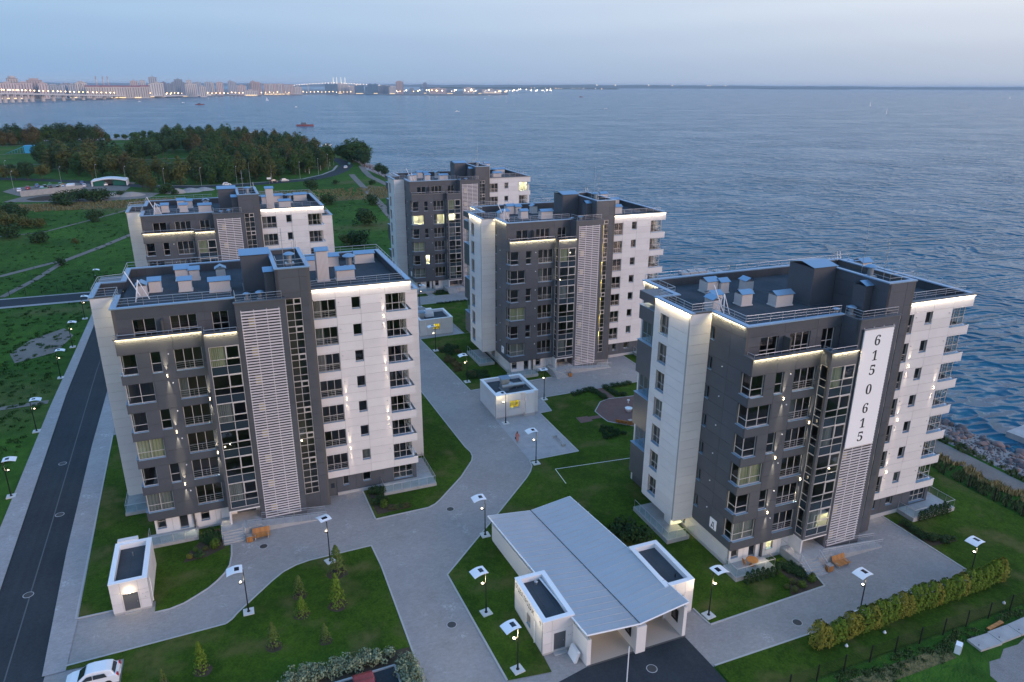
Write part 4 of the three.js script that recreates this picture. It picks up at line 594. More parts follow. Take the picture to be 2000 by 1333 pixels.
// ------------------------------------------------------------------ small white service houses
function shell(g, u0, u1, v0, v1, h, openF = [], openL = [], cols = [], rows = [1.2, 2.4]) {
  facade(g, 'F', v0, u0, u1, .25, h, openF, cols, rows, M.white, M.jointW, .25); facade(g, 'L', u0, v0 + .25, v1, .25, h, openL, [lerp(v0, v1, .35), lerp(v0, v1, .68)], rows, M.white, M.jointW, .25); facade(g, 'R', u1, v0 + .25, v1, .25, h, [], [lerp(v0, v1, .35), lerp(v0, v1, .68)], rows, M.white, M.jointW, .25);
  bx(u0 + .25, u1 - .25, .25, h, v1 - .25, v1).build('wall', M.white[0], g); bx(u0 + .03, u1 - .03, -.3, .25, v0 + .03, v1 - .03).build('plinth', M.plinth, g); bx(u0 + .25, u1 - .25, h - .6, h - .5, v0 + .25, v1 - .25).build('flat_roof', M.roof, g);
  const w = .45, c = new MB().box(u0 - .03, u1 + .03, h, h + .06, v0 - .03, v0 + w); c.box(u0 - .03, u1 + .03, h, h + .06, v1 - w, v1 + .03).box(u0 - .03, u0 + w, h, h + .06, v0 + w, v1 - w).box(u1 - w, u1 + .03, h, h + .06, v0 + w, v1 - w); c.box(u0 + .25, u1 - .25, h - .5, h, v0 + .25, v0 + w - .03).box(u0 + .25, u1 - .25, h - .5, h, v1 - w + .03, v1 - .25).box(u0 + .25, u0 + w - .03, h - .5, h, v0 + w - .03, v1 - w + .03).box(u1 - w + .03, u1 - .25, h - .5, h, v0 + w - .03, v1 - w + .03); c.build('coping', M.panelWhite, g);
}
{
  const s = thing('service_shed', 'small white shed with sunken flat roof and dark door under a lit lamp', 'shed'); put(s, 0, 0);
  shell(s, -2.6, .75, -12.1, -5, 3.55, [[-1.6, -.25, .25, 2.2]], [], [-1.7, -.15], [1.25, 2.4]); bx(-1.6, -.25, -.05, 2.18, -11.98, -11.9).build('door', M.door, s); bx(-1.62, -.22, -.1, .12, -12.3, -12.0).build('door_step', M.concrete, s); bx(-.45, -.4, 1.05, 1.15, -12.02, -11.98).build('door_handle', M.steel, s);
  bx(-2.45, -.55, .0, 3.75, -4.98, -4.4).build('vent_shaft', M.white[1], s); new MB().bar([.82, .2, -11.2], [.82, 2.9, -11.2], .05, 8).build('downpipe', M.panelWhite, s); for (const [u, y] of [[.15, 1.9], [.45, 1.95], [.6, 1.95], [.35, 1.5]]) new MB().bar([u, y, -12.12], [u, y, -12.08], .05, 8).build('wall_vent', M.galv, s);
  new MB().bar([-.9, 2.9, -7], [-.9, 3.5, -7], .05, 8).build('roof_pipe', M.galv, s); new MB().lathe(-.95, 2.52, -12.2, [[.01, -.09], [.1, -.05], [.1, .05], [.01, .09]], 10).build('door_lamp', M.bulb, s); const L = new THREE.PointLight(new THREE.Color(1, .75, .42), 6, 12, 2); L.position.set(-.95, 2.5, 12.2); L.castShadow = true; s.add(L);
}
function yellowWindow(g, v, u0, u1, y0, y1) {
  win(g, 'F', v, u0, u1, y0, y1, { cols: [(u1 - u0) / 2], rec: .16 }); litRoom(g, u0 - .1, u1 + .1, y0 - .1, y1 + .1, v + .3, v + 1.4, 2.6, [1, .92, .35], M.yellow);
}
{
  const s = thing('vent_house', 'square white vent house with round ducts on its roof beside the pale plaza', 'service building', 'vent houses'); put(s, 0, 0);
  shell(s, 47.2, 54.2, 15.4, 22.7, 3.85, [[49.5, 51.1, 1.5, 2.75]], [], [49.3, 51.4], [1.3, 2.6]); bx(51.9, 53.4, 0, 3.9, 14.75, 15.38).build('pilaster', M.white[0], s); bx(51.8, 53.5, -.2, .5, 14.7, 15.36).build('pilaster_base', M.plinth, s); yellowWindow(s, 15.4, 49.5, 51.1, 1.5, 2.75);
  bx(49.2, 50.4, 3.3, 3.5, 18, 19.5).box(49.4, 50.3, 4.6, 4.75, 18.1, 19.3).build('unit_frame', M.galv, s); new MB().bar([49.3, 3.9, 18.7], [50.9, 3.9, 18.7], .62, 18).build('duct', M.galv, s); new MB().bar([50.9, 3.9, 18.7], [51.4, 3.85, 18.7], .62, 18, .36).build('duct', M.galv, s); new MB().bar([51.4, 3.85, 18.7], [53.2, 3.85, 18.7], .36, 16).build('duct', M.galv, s); bx(49.3, 50.5, 4.55, 5.3, 18.1, 19.3).build('intake_box', M.galv, s); bx(49.1, 50.7, 5.3, 5.42, 17.9, 19.5).build('intake_cap', M.cap, s);
  const p = new MB(); for (const u of [49.4, 50.6, 51.8, 53]) for (const v of [18.3, 19.1]) p.bar([u, 3.3, v], [u, 3.7, v], .035, 5); p.build('duct_feet', M.galv, s);
}
{
  const s = thing('vent_house', 'grey-white vent house with two metal units on its roof, far beside the lawn', 'service building', 'vent houses'); put(s, 0, 0);
  shell(s, 46.4, 53.4, 57.2, 64, 3.55, [[49.2, 50.6, 1.3, 2.5]], [], [49, 51], [1.3, 2.5]); yellowWindow(s, 57.2, 49.2, 50.6, 1.3, 2.5);
  bx(46.9, 48, 3.0, 4.4, 59.4, 60.6).build('intake_box', M.galv, s); bx(46.7, 48.2, 4.4, 4.6, 59.2, 60.8).build('intake_cap', M.cap, s); bx(48.5, 50.3, 3.1, 3.9, 60.4, 61.7).build('air_unit', M.panelWhite, s); bx(48.8, 50, 3.9, 4.7, 60.5, 61.6).build('air_unit_head', M.panelWhite, s); new MB().bar([47.6, .3, 57.12], [47.6, 3.1, 57.12], .05, 8).build('downpipe', M.panelWhite, s);
}
// ------------------------------------------------------------------ sales office and ramp under the butterfly roof
{
  const s = thing('ramp_canopy', 'pale metal butterfly roof over two garage bays with white end walls', 'canopy'); put(s, 0, 0);
  const Q = { bl: [35.35, 3.1, -13.5], bm: [40.55, 2.62, -13.6], br: [45.6, 3.25, -13.4], fr: [47.25, 4.0, -34.75], fm: [42.05, 3.25, -34.85], fl: [36.8, 3.6, -34.75] };
  const n = 24, lp = (a, b, t) => a.map((x, i) => lerp(x, b[i], t)), W = p => V3(p[0], p[1], p[2]);
  for (const [a, b, c, d] of [[Q.bl, Q.bm, Q.fm, Q.fl], [Q.bm, Q.br, Q.fr, Q.fm]]) for (let k = 0; k < n; k++) {     // trays with raised seams across the fall
    const A = lp(d, a, (k + .0) / n), B = lp(c, b, k / n), C = lp(c, b, (k + 1) / n), D = lp(d, a, (k + 1) / n), t = .03 + (k % 3) * .002, up = q => W([q[0], q[1] + t, q[2]]), dn = q => W([q[0], q[1] - .06, q[2]]);
    const m = new MB().quad(up(A), up(B), up(C), up(D)); m.quad(dn(D), dn(C), dn(B), dn(A)); m.quad(dn(A), dn(B), up(B), up(A)); m.quad(dn(C), dn(D), up(D), up(C)); m.quad(dn(B), dn(C), up(C), up(B)); m.quad(dn(D), dn(A), up(A), up(D));
    const e = lp(A, B, .0), f2 = B; m.bar([A[0], A[1] + .055, A[2]], [B[0], B[1] + .055, B[2]], .028, 5); m.build('roof_tray', M.sheetRoof, s);
  }
  new MB().bar([Q.bm[0], Q.bm[1] + .05, Q.bm[2]], [Q.fm[0], Q.fm[1] + .05, Q.fm[2]], .05, 6).build('valley_seam', M.joint, s);
  { const m = new MB(); for (const [a, b] of [[Q.fl, Q.fm], [Q.fm, Q.fr], [Q.fl, Q.bl], [Q.fr, Q.br], [Q.bl, Q.bm], [Q.bm, Q.br]]) m.bar([a[0], a[1] - .04, a[2]], [b[0], b[1] - .04, b[2]], .085, 6); m.build('fascia', M.panelWhite, s); }
  const slope = (n, u0, u1, h0, h1, k = -1.25) => { const m = new MB(), A = -34.6, B = -14, q = (u, y, v) => V3(u + (v === B ? k : 0), y, v); m.quad(q(u0, 0, B), q(u0, 0, A), q(u0, h0, A), q(u0, h1, B)).quad(q(u1, 0, A), q(u1, 0, B), q(u1, h1, B), q(u1, h0, A)).quad(q(u0, 0, A), q(u1, 0, A), q(u1, h0, A), q(u0, h0, A)).quad(q(u0, h0, A), q(u1, h0, A), q(u1, h1, B), q(u0, h1, B)); m.build(n, M.plain, s); };
  slope('side_wall', 36.95, 37.35, 2.85, 2.2); slope('middle_wall', 41.9, 42.3, 3.0, 2.3); slope('side_wall', 46.95, 47.3, 3.3, 2.4); bx(41.75, 42.75, 0, 2.95, -34.95, -34.58).build('middle_pier', M.plain, s); bx(35.75, 46.0, 0, 2.2, -14, -13.7).build('back_wall', M.plain, s);
  { const m = new MB(); for (const [u, h, t, h2, t2] of [[37.15, 2.85, 3.6, 2.2, 3.1], [47.12, 3.3, 3.95, 2.4, 3.25]]) for (let k = 0; k < 10; k++) { const f = k / 9.4, v = lerp(-34.4, -14.2, f), x = u - 1.25 * f; m.bar([x, lerp(h, h2, f) - .02, v], [x, lerp(t, t2, f), v], .05, 6); } m.bar([42.1, 2.9, -34.75], [42.1, 3.25, -34.8], .07, 6); m.bar([37.15, 2.88, -34.6], [35.9, 2.24, -14], .05, 5); m.build('posts', M.galv, s);
    const gl = new MB(); gl.quad(V3(37.15, 2.85, -34.5), V3(36.5, 2.5, -25.5), V3(36.5, 3.3, -25.5), V3(37.15, 3.55, -34.5)); gl.quad(V3(47.12, 3.3, -34.5), V3(47.0, 3.2, -32.3), V3(47.0, 3.85, -32.3), V3(47.12, 3.95, -34.5)); gl.build('glazing', M.glass, s); }
  mesh('bay_floor', sheet([[37.3, -34.6], [47, -34.6], [45.7, -14], [36.05, -14]], .06), M.bayFloor = std([.46, .41, .36], .8), s); bx(37, 47.3, -.05, .05, -34.75, -34.6).build('drain_channel', M.joint, s);
  for (const [u0, u1, k] of [[38.2, 40.2, 130], [43.2, 45.0, 40]]) { bx(u0, u1, 2.38, 2.42, -27, -26.8).build('tube_lamp', M.ceiling, s); const L = new THREE.RectAreaLight(new THREE.Color(1, .76, .46), k, u1 - u0, .25); L.position.set((u0 + u1) / 2, 2.36, 26.9); L.rotation.x = -Math.PI / 2; s.add(L); }
  for (const u of [41.82, 46.86]) { const p = thing('rules_board', u < 42 ? 'dark notice board on the middle wall of the garage bay' : 'dark notice board on the outer wall of the garage bay', 'sign', 'notice boards in the garage bays'); put(p, 0, 0); bx(u - .04, u, 1.1, 2.4, -33.9, -32.9).build('board', M.black, p); const t = canvasTex(128, 160, c => { c.fillStyle = '#15171b'; c.fillRect(0, 0, 128, 160); c.fillStyle = '#9a9aa0'; for (let k = 0; k < 6; k++) c.fillRect(18, 30 + k * 18, 60 + (k * 37) % 34, 6); }); signPlane('print', p, 'L', u - .045, -33.85, -32.95, 1.15, 2.35, t); }
  // west room
  const w = thing('sales_office', 'white flat-roofed office room lettered in black along its side wall', 'office'); put(w, 0, 0); shell(w, 33.8, 36.9, -32.1, -25.4, 3.7, [[34.9, 36.1, .25, 2.2]], [[-29.3, -28.4, .9, 2.1]], [34.7], [1.25, 2.55]);
  bx(34.9, 36.1, 0, 2.18, -31.96, -31.88).build('door', M.door, w); bx(35.9, 35.95, 1.05, 1.15, -32, -31.96).build('door_handle', M.steel, w); bx(34.85, 36.15, -.1, .14, -32.5, -32.1).build('door_step', M.concrete, w); win(w, 'L', 33.8, -29.3, -28.4, .9, 2.1, { cols: [.45], rec: .14 }); new MB().bar([33.72, .2, -30.4], [33.72, 2.6, -30.4], .05, 8).build('downpipe', M.panelWhite, w); new MB().lathe(35.6, 3.1, -26.4, [[.12, 0], [.12, .4], [.2, .42], [.01, .55]], 10).build('roof_vent', M.galv, w);
  const tx = canvasTex(1024, 128, c => { c.fillStyle = '#d9d8da'; c.fillRect(0, 0, 1024, 128); c.fillStyle = '#15171a'; c.textAlign = 'left'; c.textBaseline = 'middle'; c.font = 'bold 122px sans-serif'; c.save(); c.scale(.74, 1); c.fillText('ОТДЕЛ ПРОДАЖ', 14, 68); c.restore(); c.fillRect(938, 34, 14, 74); c.beginPath(); c.moveTo(945, 14); c.lineTo(978, 56); c.lineTo(912, 56); c.fill(); });
  const sg = signPlane('lettering', w, 'L', 33.785, -32.0, -25.5, 2.78, 3.58, tx); sg.userData.label = 'black lettering with an arrow'; for (const [u, y] of [[36.35, 1.6], [36.55, 1.6], [36.75, 1.75]]) new MB().bar([u, y, -32.12], [u, y, -32.08], .05, 8).build('wall_vent', M.galv, w);
  const e = thing('plant_room', 'white flat-roofed room at the canopy edge toward the bannered block', 'service building'); put(e, 0, 0); shell(e, 46.5, 49.75, -32.1, -25.3, 3.85, [[47.75, 48.7, .25, 2.4]], [], [47.6, 48.8], [1.3, 2.6]); bx(47.75, 48.7, 0, 2.38, -31.96, -31.88).build('door', M.door, e); new MB().bar([48.6, 3.2, -30.6], [48.6, 3.75, -30.6], .05, 8).build('roof_pipe', M.black, e);
  const bags = thing('stacked_boards', 'white boards leaning on the low wall by the office door', 'boards'); put(bags, 0, 0); for (let k = 0; k < 4; k++) { const q = new MB(), u = 36.5 - k * .07; q.quad(V3(u - .22, .04, -34.0), V3(u - .22, .04, -32.6), V3(u + .1, 1.05, -32.6), V3(u + .1, 1.05, -34.0)); q.quad(V3(u - .19, .04, -32.6), V3(u - .19, .04, -34.0), V3(u + .13, 1.05, -34.0), V3(u + .13, 1.05, -32.6)); q.quad(V3(u - .22, .04, -34), V3(u + .1, 1.05, -34), V3(u + .13, 1.05, -34), V3(u - .19, .04, -34)); q.quad(V3(u + .1, 1.05, -34), V3(u + .1, 1.05, -32.6), V3(u + .13, 1.05, -32.6), V3(u + .13, 1.05, -34)); q.build('board', M.panelWhite, bags); }
  const pole = thing('barrier_pole', 'thin white pole standing before the garage bays', 'pole'); put(pole, 38.9, -38.2); new MB().bar([0, 0, 0], [0, 4.6, 0], .05, 8).build('shaft', M.panelWhite, pole); bx(-.2, .2, -.02, .12, -.2, .2).build('foot', M.concrete, pole);
}
// ------------------------------------------------------------------ benches, bins, covers, racks
function bench(u, v, turn, label) {
  const b = thing('bench', label, 'bench', 'wooden benches'); put(b, u, v, .02, turn);
  const at = t => t < .55 ? [-.42 + .9 * t / .55, .42 - .05 * Math.sin(Math.PI * t / .55)] : [.50 + .22 * (t - .55) / .45, .44 + .48 * (t - .55) / .45];
  for (let k = 0; k < 9; k++) { const p = at(k / 9 + .012), q = at((k + 1) / 9 - .012), m = new MB(), L = .92, W = (x, a, o) => V3(x, a[1] + o, a[0]); m.quad(W(-L, p, 0), W(L, p, 0), W(L, q, 0), W(-L, q, 0)); m.quad(W(-L, q, -.045), W(L, q, -.045), W(L, p, -.045), W(-L, p, -.045)); m.quad(W(-L, p, -.045), W(L, p, -.045), W(L, p, 0), W(-L, p, 0)); m.quad(W(L, q, -.045), W(-L, q, -.045), W(-L, q, 0), W(L, q, 0)); m.quad(W(L, p, -.045), W(L, q, -.045), W(L, q, 0), W(L, p, 0)); m.quad(W(-L, q, -.045), W(-L, p, -.045), W(-L, p, 0), W(-L, q, 0)); m.build('slat', M.wood, b); }
  for (const s of [-.7, .7]) bx(s - .05, s + .05, 0, .38, -.3, .42).build('leg', M.concrete, b);
  return b;
}
bench(11.55, -3.75, 0, 'wooden slatted bench at the porch of the block by the road'); bench(69.2, -31.9, .05, 'wooden slatted bench at the porch of the bannered block'); bench(64.6, 7.0, LP * .75, 'wooden slatted bench on the red plaza');
function bin(u, v, label, y = .02) { const b = thing('litter_bin', label, 'bin', 'wooden litter bins'); put(b, u, v, y); for (let k = 0; k < 4; k++) for (const [x, z] of [[-.24 + k * .16, -.26], [-.24 + k * .16, .26]]) bx(x - .07, x + .07, .04, .72, z - .02, z + .02).build('board', M.wood, b); for (let k = 0; k < 3; k++) for (const z of [-.29, .29]) bx(z - .02, z + .02, .04, .72, -.2 + k * .15, -.07 + k * .15).build('board', M.wood, b); bx(-.27, .27, .0, .70, -.23, .23).build('liner', M.black, b); bx(-.3, .3, .72, .78, -.28, .28).build('lid', M.galv, b); }
bin(10.25, -4.0, 'wooden litter bin at the steps of the block by the road'); bin(67.2, -32.1, 'wooden litter bin beside the bench of the bannered block'); bin(65.6, 27.1, 'wooden litter bin at the steps of the yellow-lit block'); bin(65.5, 6.2, 'wooden litter bin beside the red plaza bench', .09);
M.iron = std([.07, .068, .066], .7, { metalness: .4 });
for (const [u, v, l, y] of [[11.6, -5.6, 'dark drain grate in the paving before the bench', .03], [27.4, -25.2, 'round iron cover in the paved path beside the office lawn', .03], [33.2, -6.0, 'small drain cover in the paved crossing', .03], [42.2, -37, 'round iron cover in the dark forecourt', .04], [58.4, -37.1, 'round iron cover in the paving near the hedge', .03], [-11.0, -5.4, 'round iron cover low on the straight road', -.012], [-10.6, 10, 'round iron cover halfway up the straight road', -.012], [-12.4, 24, 'round iron cover far up the straight road', -.012]]) { const c = thing('manhole_cover', l, 'manhole cover', 'manhole covers'); put(c, u, v, y); new MB().lathe(0, 0, 0, [[.42, 0], [.42, .012], [.34, .014], [.33, .008], [.01, .01]], 18).build('lid', M.iron, c); new MB().lathe(0, 0, 0, [[.5, 0], [.5, .01], [.43, .013]], 18).build('rim', M.kerb, c); }
{ const r = thing('bike_rack', 'low galvanised rack between two concrete blocks on the pale plaza', 'bike rack'); put(r, 53.1, 5.2); bx(-.3, .3, 0, .42, 1.25, 1.6).build('block', M.concrete, r); bx(-.3, .3, 0, .42, -1.6, -1.25).build('block', M.concrete, r); const m = new MB(); for (const x of [-.2, .2]) for (const y of [.15, .38]) m.bar([x, y, -1.3], [x, y, 1.3], .025, 6); for (let k = -4; k <= 4; k++) m.bar([-.2, .38, k * .28], [.2, .15, k * .28], .015, 5); m.build('frame', M.galv, r); }
{ const p = thing('round_planter', 'pale round bowl standing on the red plaza', 'planter'); put(p, 67.7, 10.4, .09); new MB().lathe(0, 0, 0, [[.3, 0], [.35, .1], [.55, .5], [.6, .62], [.5, .62], [.42, .5], [.01, .48]], 18).build('bowl', M.panelWhite, p); const q = thing('bollard_light', 'low pale bollard light on the red plaza', 'bollard'); put(q, 69.3, 13.2, .09); new MB().lathe(0, 0, 0, [[.09, 0], [.09, .5], [.22, .52], [.22, .58], [.01, .6]], 12).build('post', M.panelWhite, q); }
{ const t = thing('round_table', 'round wooden garden table on the corner terrace of the bannered block', 'table'); put(t, 59.6, -28.9, .58); new MB().lathe(0, 0, 0, [[.04, .02], [.05, .68]], 8).build('stem', M.wood, t); new MB().lathe(0, .68, 0, [[.01, 0], [.62, 0], [.64, .02], [.62, .045], [.01, .045]], 20).build('top', M.wood, t); new MB().lathe(0, 0, 0, [[.01, .03], [.3, .02], [.3, 0]], 12).build('foot', M.wood, t); const c = thing('folded_chair', 'folded wooden chair leaning beside the round terrace table', 'chair'); put(c, 58.8, -28.8, .58); for (const z of [-.2, .2]) new MB().bar([0, 0, z], [-.35, 1.0, z], .03, 6).build('leg', M.wood, c); for (let k = 0; k < 4; k++) bx(-.33 + .06 * k, -.29 + .06 * k, .9 - .17 * k, .98 - .17 * k, -.24, .24).build('slat', M.wood, c); }
// ------------------------------------------------------------------ mesh fences
M.fence = std([.012, .014, .014], .6, { metalness: .3 });
function fence(name, label, pts, h = 1.75, gap = 3.05, group = 'black mesh fences', wires = true) {
  const f = thing(name, label, 'fence', group); put(f, 0, 0);
  for (let i = 0; i + 1 < pts.length; i++) {
    const a = pts[i], b = pts[i + 1], L = Math.hypot(b[0] - a[0], b[1] - a[1]), n = Math.round(L / gap), at = t => [lerp(a[0], b[0], t), lerp(a[1], b[1], t)];
    for (let k = i ? 1 : 0; k <= n; k++) { const p = at(k / n); bx(p[0] - .045, p[0] + .045, -.1, h + .12, p[1] - .045, p[1] + .045).build('post', M.fence, f); }
    for (let k = 0; k < n; k++) { const p = at(k / n), q = at((k + 1) / n), m = new MB(); for (let y = .08; y <= h + .01; y += (h - .08) / 8) m.bar([p[0], y, p[1]], [q[0], y, q[1]], .008, 3); const c = wires ? 26 : 12; for (let s = 1; s < c; s++) { const t = s / c; m.bar([lerp(p[0], q[0], t), .06, lerp(p[1], q[1], t)], [lerp(p[0], q[0], t), h, lerp(p[1], q[1], t)], .006, 3); } m.build('mesh_panel', M.fence, f); }
  }
}
fence('mesh_fence', 'black mesh fence running behind the clipped conifer hedge', [[42.5, -43.5], [94.5, -43.4]]); fence('mesh_fence', 'black mesh fence along the golden grass beside the shore path', [[96.8, -43], [96.8, 6]], 1.75, 3.4); fence('mesh_fence', 'black mesh fence behind the cross road at the field', [[-62, 122.6], [-18, 121.9]], 1.7, 3.3, 'black mesh fences', false);
// ------------------------------------------------------------------ plants
M.leaf = {};
const leafM = (k, c, o = {}) => M.leaf[k] = new THREE.MeshPhysicalMaterial({ color: new THREE.Color().setRGB(...c), roughness: .75, specularIntensity: .3, vertexColors: true, side: THREE.DoubleSide, ...o });
leafM('dark', [.030, .066, .024]); leafM('mid', [.045, .092, .026]); leafM('olive', [.085, .098, .030]); leafM('rust', [.100, .086, .034]); leafM('thuja', [.10, .158, .018]); leafM('thujaDark', [.022, .052, .016]); leafM('young', [.085, .125, .030]); leafM('pale', [.21, .245, .15]); leafM('ball', [.075, .125, .018]); leafM('gold', [.165, .165, .025]); leafM('weed', [.13, .18, .06]); leafM('straw', [.55, .40, .17]); leafM('field', [.075, .16, .034]); leafM('shrub', [.030, .062, .022]);
function leaves(seed, n, size, sample, up = .35) {       // n leaf-sized faces; sample(r) -> [point, outward]
  const r = rng(seed), P = [], N = [], C = [], I = [], T = []; const a = new THREE.Vector3(), b = new THREE.Vector3(), d = new THREE.Vector3();
  for (let k = 0; k < n; k++) {
    const [p, o] = sample(r); d.set(r() - .5, r() - .5 + up * .5, r() - .5).multiplyScalar(1.5).add(o).normalize(); a.set(r() - .5, r() - .5, r() - .5).cross(d).normalize(); b.crossVectors(d, a);
    const s = size * (.6 + .8 * r()), t = s * (.55 + .5 * r()), j = P.length / 3, c = .72 + .56 * r(), h = (r() - .5) * .16, sn = d.clone().multiplyScalar(.55).addScaledVector(o, .6).normalize();
    for (const [x, y] of [[-1, -.25], [.1, -1], [1, .25], [-.1, 1]]) { P.push(p.x + a.x * x * s * .5 + b.x * y * t * .5, p.y + a.y * x * s * .5 + b.y * y * t * .5, p.z + a.z * x * s * .5 + b.z * y * t * .5); N.push(sn.x, sn.y, sn.z); C.push(c * (1 + h), c, c * (1 - h)); T.push(0, 0); }
    const fn = new THREE.Vector3().crossVectors(a, b); if (fn.dot(sn) > 0) I.push(j, j + 1, j + 2, j, j + 2, j + 3); else I.push(j, j + 2, j + 1, j, j + 3, j + 2);
  }
  const g = new THREE.BufferGeometry(); g.setAttribute('position', new THREE.Float32BufferAttribute(P, 3)); g.setAttribute('normal', new THREE.Float32BufferAttribute(N, 3)); g.setAttribute('color', new THREE.Float32BufferAttribute(C, 3)); g.setAttribute('uv', new THREE.Float32BufferAttribute(T, 2)); g.setIndex(I); return g;
}
const sph = r => { const z = r() * 2 - 1, q = r() * 6.2832, s = Math.sqrt(1 - z * z); return new THREE.Vector3(s * Math.cos(q), z, s * Math.sin(q)); };
function clumps(list) { const w = list.map(c => c[3] * c[3]), tot = w.reduce((a, b) => a + b, 0); return r => { let k = 0, x = r() * tot; while (x > w[k] && k < list.length - 1) x -= w[k++]; const [cx, cy, cz, R0, sq = 1] = list[k], d = sph(r), q = R0 * (.62 + .45 * Math.cbrt(r())); return [new THREE.Vector3(cx + d.x * q, cy + d.y * q * sq, cz + d.z * q), d]; }; }
function makeTree(kind, seed, h) {
  const r = rng(seed), g = new THREE.Group(), L = [], tr = new MB(); let base, wmax;
  if (kind === 'tall') { base = .22; for (let k = 0; k < 30; k++) { const t = Math.pow(r(), .9), y = h * (base + (1 - base) * t), R0 = h * (.14 * (1 - t) + .05) * (.8 + .5 * r()), q = r() * 6.28, ro = h * .19 * Math.pow(Math.sin(Math.PI * Math.min(1, .2 + .8 * (1 - t))), .8) * (.3 + .7 * r()) * (t > .85 ? .3 : 1); L.push([Math.cos(q) * ro, y, Math.sin(q) * ro, R0, 1.15]); } L.push([0, h * .97, 0, h * .05, 1.4]); }
  else if (kind === 'round') { base = .16; for (let k = 0; k < 26; k++) { const d = sph(r), q = .32 * h * (.35 + .65 * r()); L.push([d.x * q * 1.15, h * .58 + d.y * q * 1.1, d.z * q * 1.15, h * .16 * (.7 + .6 * r()), .85]); } }
  else { base = .02; for (let k = 0; k < 24; k++) { const d = sph(r), q = .42 * h * Math.sqrt(r()); L.push([d.x * q * 1.25, h * .42 + d.y * q * .85, d.z * q * 1.25, h * .2 * (.65 + .6 * r()), .8]); } }
  const lim = .5; tr.bar([0, -.1, 0], [0, h * lim, 0], h * .018, 6, h * .011); tr.bar([0, h * lim, 0], [h * .01, h * .82, 0], h * .011, 5, h * .004);
  for (let k = 0; k < 7; k++) { const c = L[Math.floor(r() * L.length)], y0 = Math.max(h * base, c[1] * .62); tr.bar([0, y0, 0], [c[0] * .85, c[1], -c[2] * .85], h * .006, 4, h * .002); }
  return { h, trunk: tr.geo(), crown: leaves(seed + 9, kind === 'bush' ? 1300 : 2000, h * (kind === 'tall' ? .047 : kind === 'round' ? .062 : .085), clumps(L)) };
}
const TP = { tall: [11, 12, 13, 14].map(s => makeTree('tall', s, 12)), round: [21, 22, 23].map(s => makeTree('round', s, 8)), bush: [31, 32, 33].map(s => makeTree('bush', s, 4)) };
const TL = {
  tall: { name: 'birch_tree', cat: 'tree' }, round: { name: 'willow_tree', cat: 'tree' }, bush: { name: 'wild_bush', cat: 'bush' }
};
const vr = rng(4242);
function tree(kind, u, v, h, leaf, label, group, wide = 1, trunkM = M.trunk) {
  const p = TP[kind][Math.floor(vr() * TP[kind].length)], t = thing(TL[kind].name, label, TL[kind].cat, group); put(t, u, v, -.04, vr() * 6.28); const s = h / p.h; t.scale.set(s * wide * (.92 + .16 * vr()), s, s * wide * (.92 + .16 * vr()));
  mesh('trunk', p.trunk, trunkM, t); mesh('crown', p.crown, M.leaf[leaf], t);
}
const inside = (u, v, P) => { let c = false; for (let i = 0, j = P.length - 1; i < P.length; j = i++) if ((P[i][1] > v) !== (P[j][1] > v) && u < (P[j][0] - P[i][0]) * (v - P[i][1]) / (P[j][1] - P[i][1]) + P[i][0]) c = !c; return c; };
{ // the park wood
  const P = [[70, 372], [57, 345], [46, 338], [30, 330], [17, 330], [2, 332], [-3, 346], [0, 410], [5, 470], [-6, 524], [-18, 602], [-30, 668], [4, 690], [27, 648], [54, 595], [70, 545], [80, 505], [84, 457], [80, 400]], kinds = ['mid', 'olive', 'dark', 'mid', 'olive', 'mid', 'dark', 'rust', 'olive', 'mid'];
  let n = 0, tries = 0; const pts = [];
  while (n < 215 && tries++ < 9000) { const u = -32 + 120 * vr(), v = 328 + 360 * vr(); if (!inside(u, v, P)) continue; const md = v < 370 ? 5.2 : v < 430 ? 6.5 : 8; if (pts.some(q => Math.hypot(q[0] - u, q[1] - v) < md)) continue; pts.push([u, v]); n++; const front = v < 352, k = kinds[Math.floor(vr() * 10)]; if (front && vr() < .35) tree('round', u, v, 6 + 3 * vr(), 'dark', 'dark rounded tree at the edge of the park wood', 'trees of the park wood'); else tree('tall', u, v, 10.5 + 5 * vr(), k, { mid: 'green slender tree in the park wood', olive: 'olive green slender tree in the park wood', dark: 'dark green slender tree in the park wood', rust: 'rusty yellowing slender tree in the park wood' }[k], 'trees of the park wood', 1.15, vr() < .4 ? M.birch : M.trunk); }
}
for (const [u, v] of [[-95, 483], [-80, 424], [-68, 406], [-83, 472], [-60, 390], [-58, 431], [-72, 497], [-50, 414], [-41, 396], [-56, 463], [-69, 435], [-52, 376], [-76, 446], [-63, 450], [-46, 436], [-64, 412], [-87, 445], [-49, 392], [-56, 402], [-73, 420], [-78, 486], [-66, 478], [-61, 505]]) { const k = ['olive', 'rust', 'dark', 'mid', 'dark'][Math.floor(vr() * 5)]; tree('tall', u + vr() * 3, v + vr() * 4, 11 + 5 * vr(), k, { mid: 'green slender tree in the grove behind the storage yard', olive: 'olive slender tree in the grove behind the storage yard', dark: 'dark slender tree in the grove behind the storage yard', rust: 'rusty slender tree in the grove behind the storage yard' }[k], 'trees of the grove behind the storage yard', 1.25); }
for (const [u, v] of [[-38, 474], [-32, 461], [-26, 459], [-40, 536], [-31, 533], [-22, 508], [-16, 528], [-34, 500], [-27, 490], [-36, 488], [-24, 545], [-33, 560], [-20, 575], [-30, 590], [-18, 550]]) tree('round', u, v, 12 + 4 * vr(), vr() < .6 ? 'dark' : 'mid', 'tall dark spreading tree on the open park lawn', 'spreading trees on the park lawn', .95);
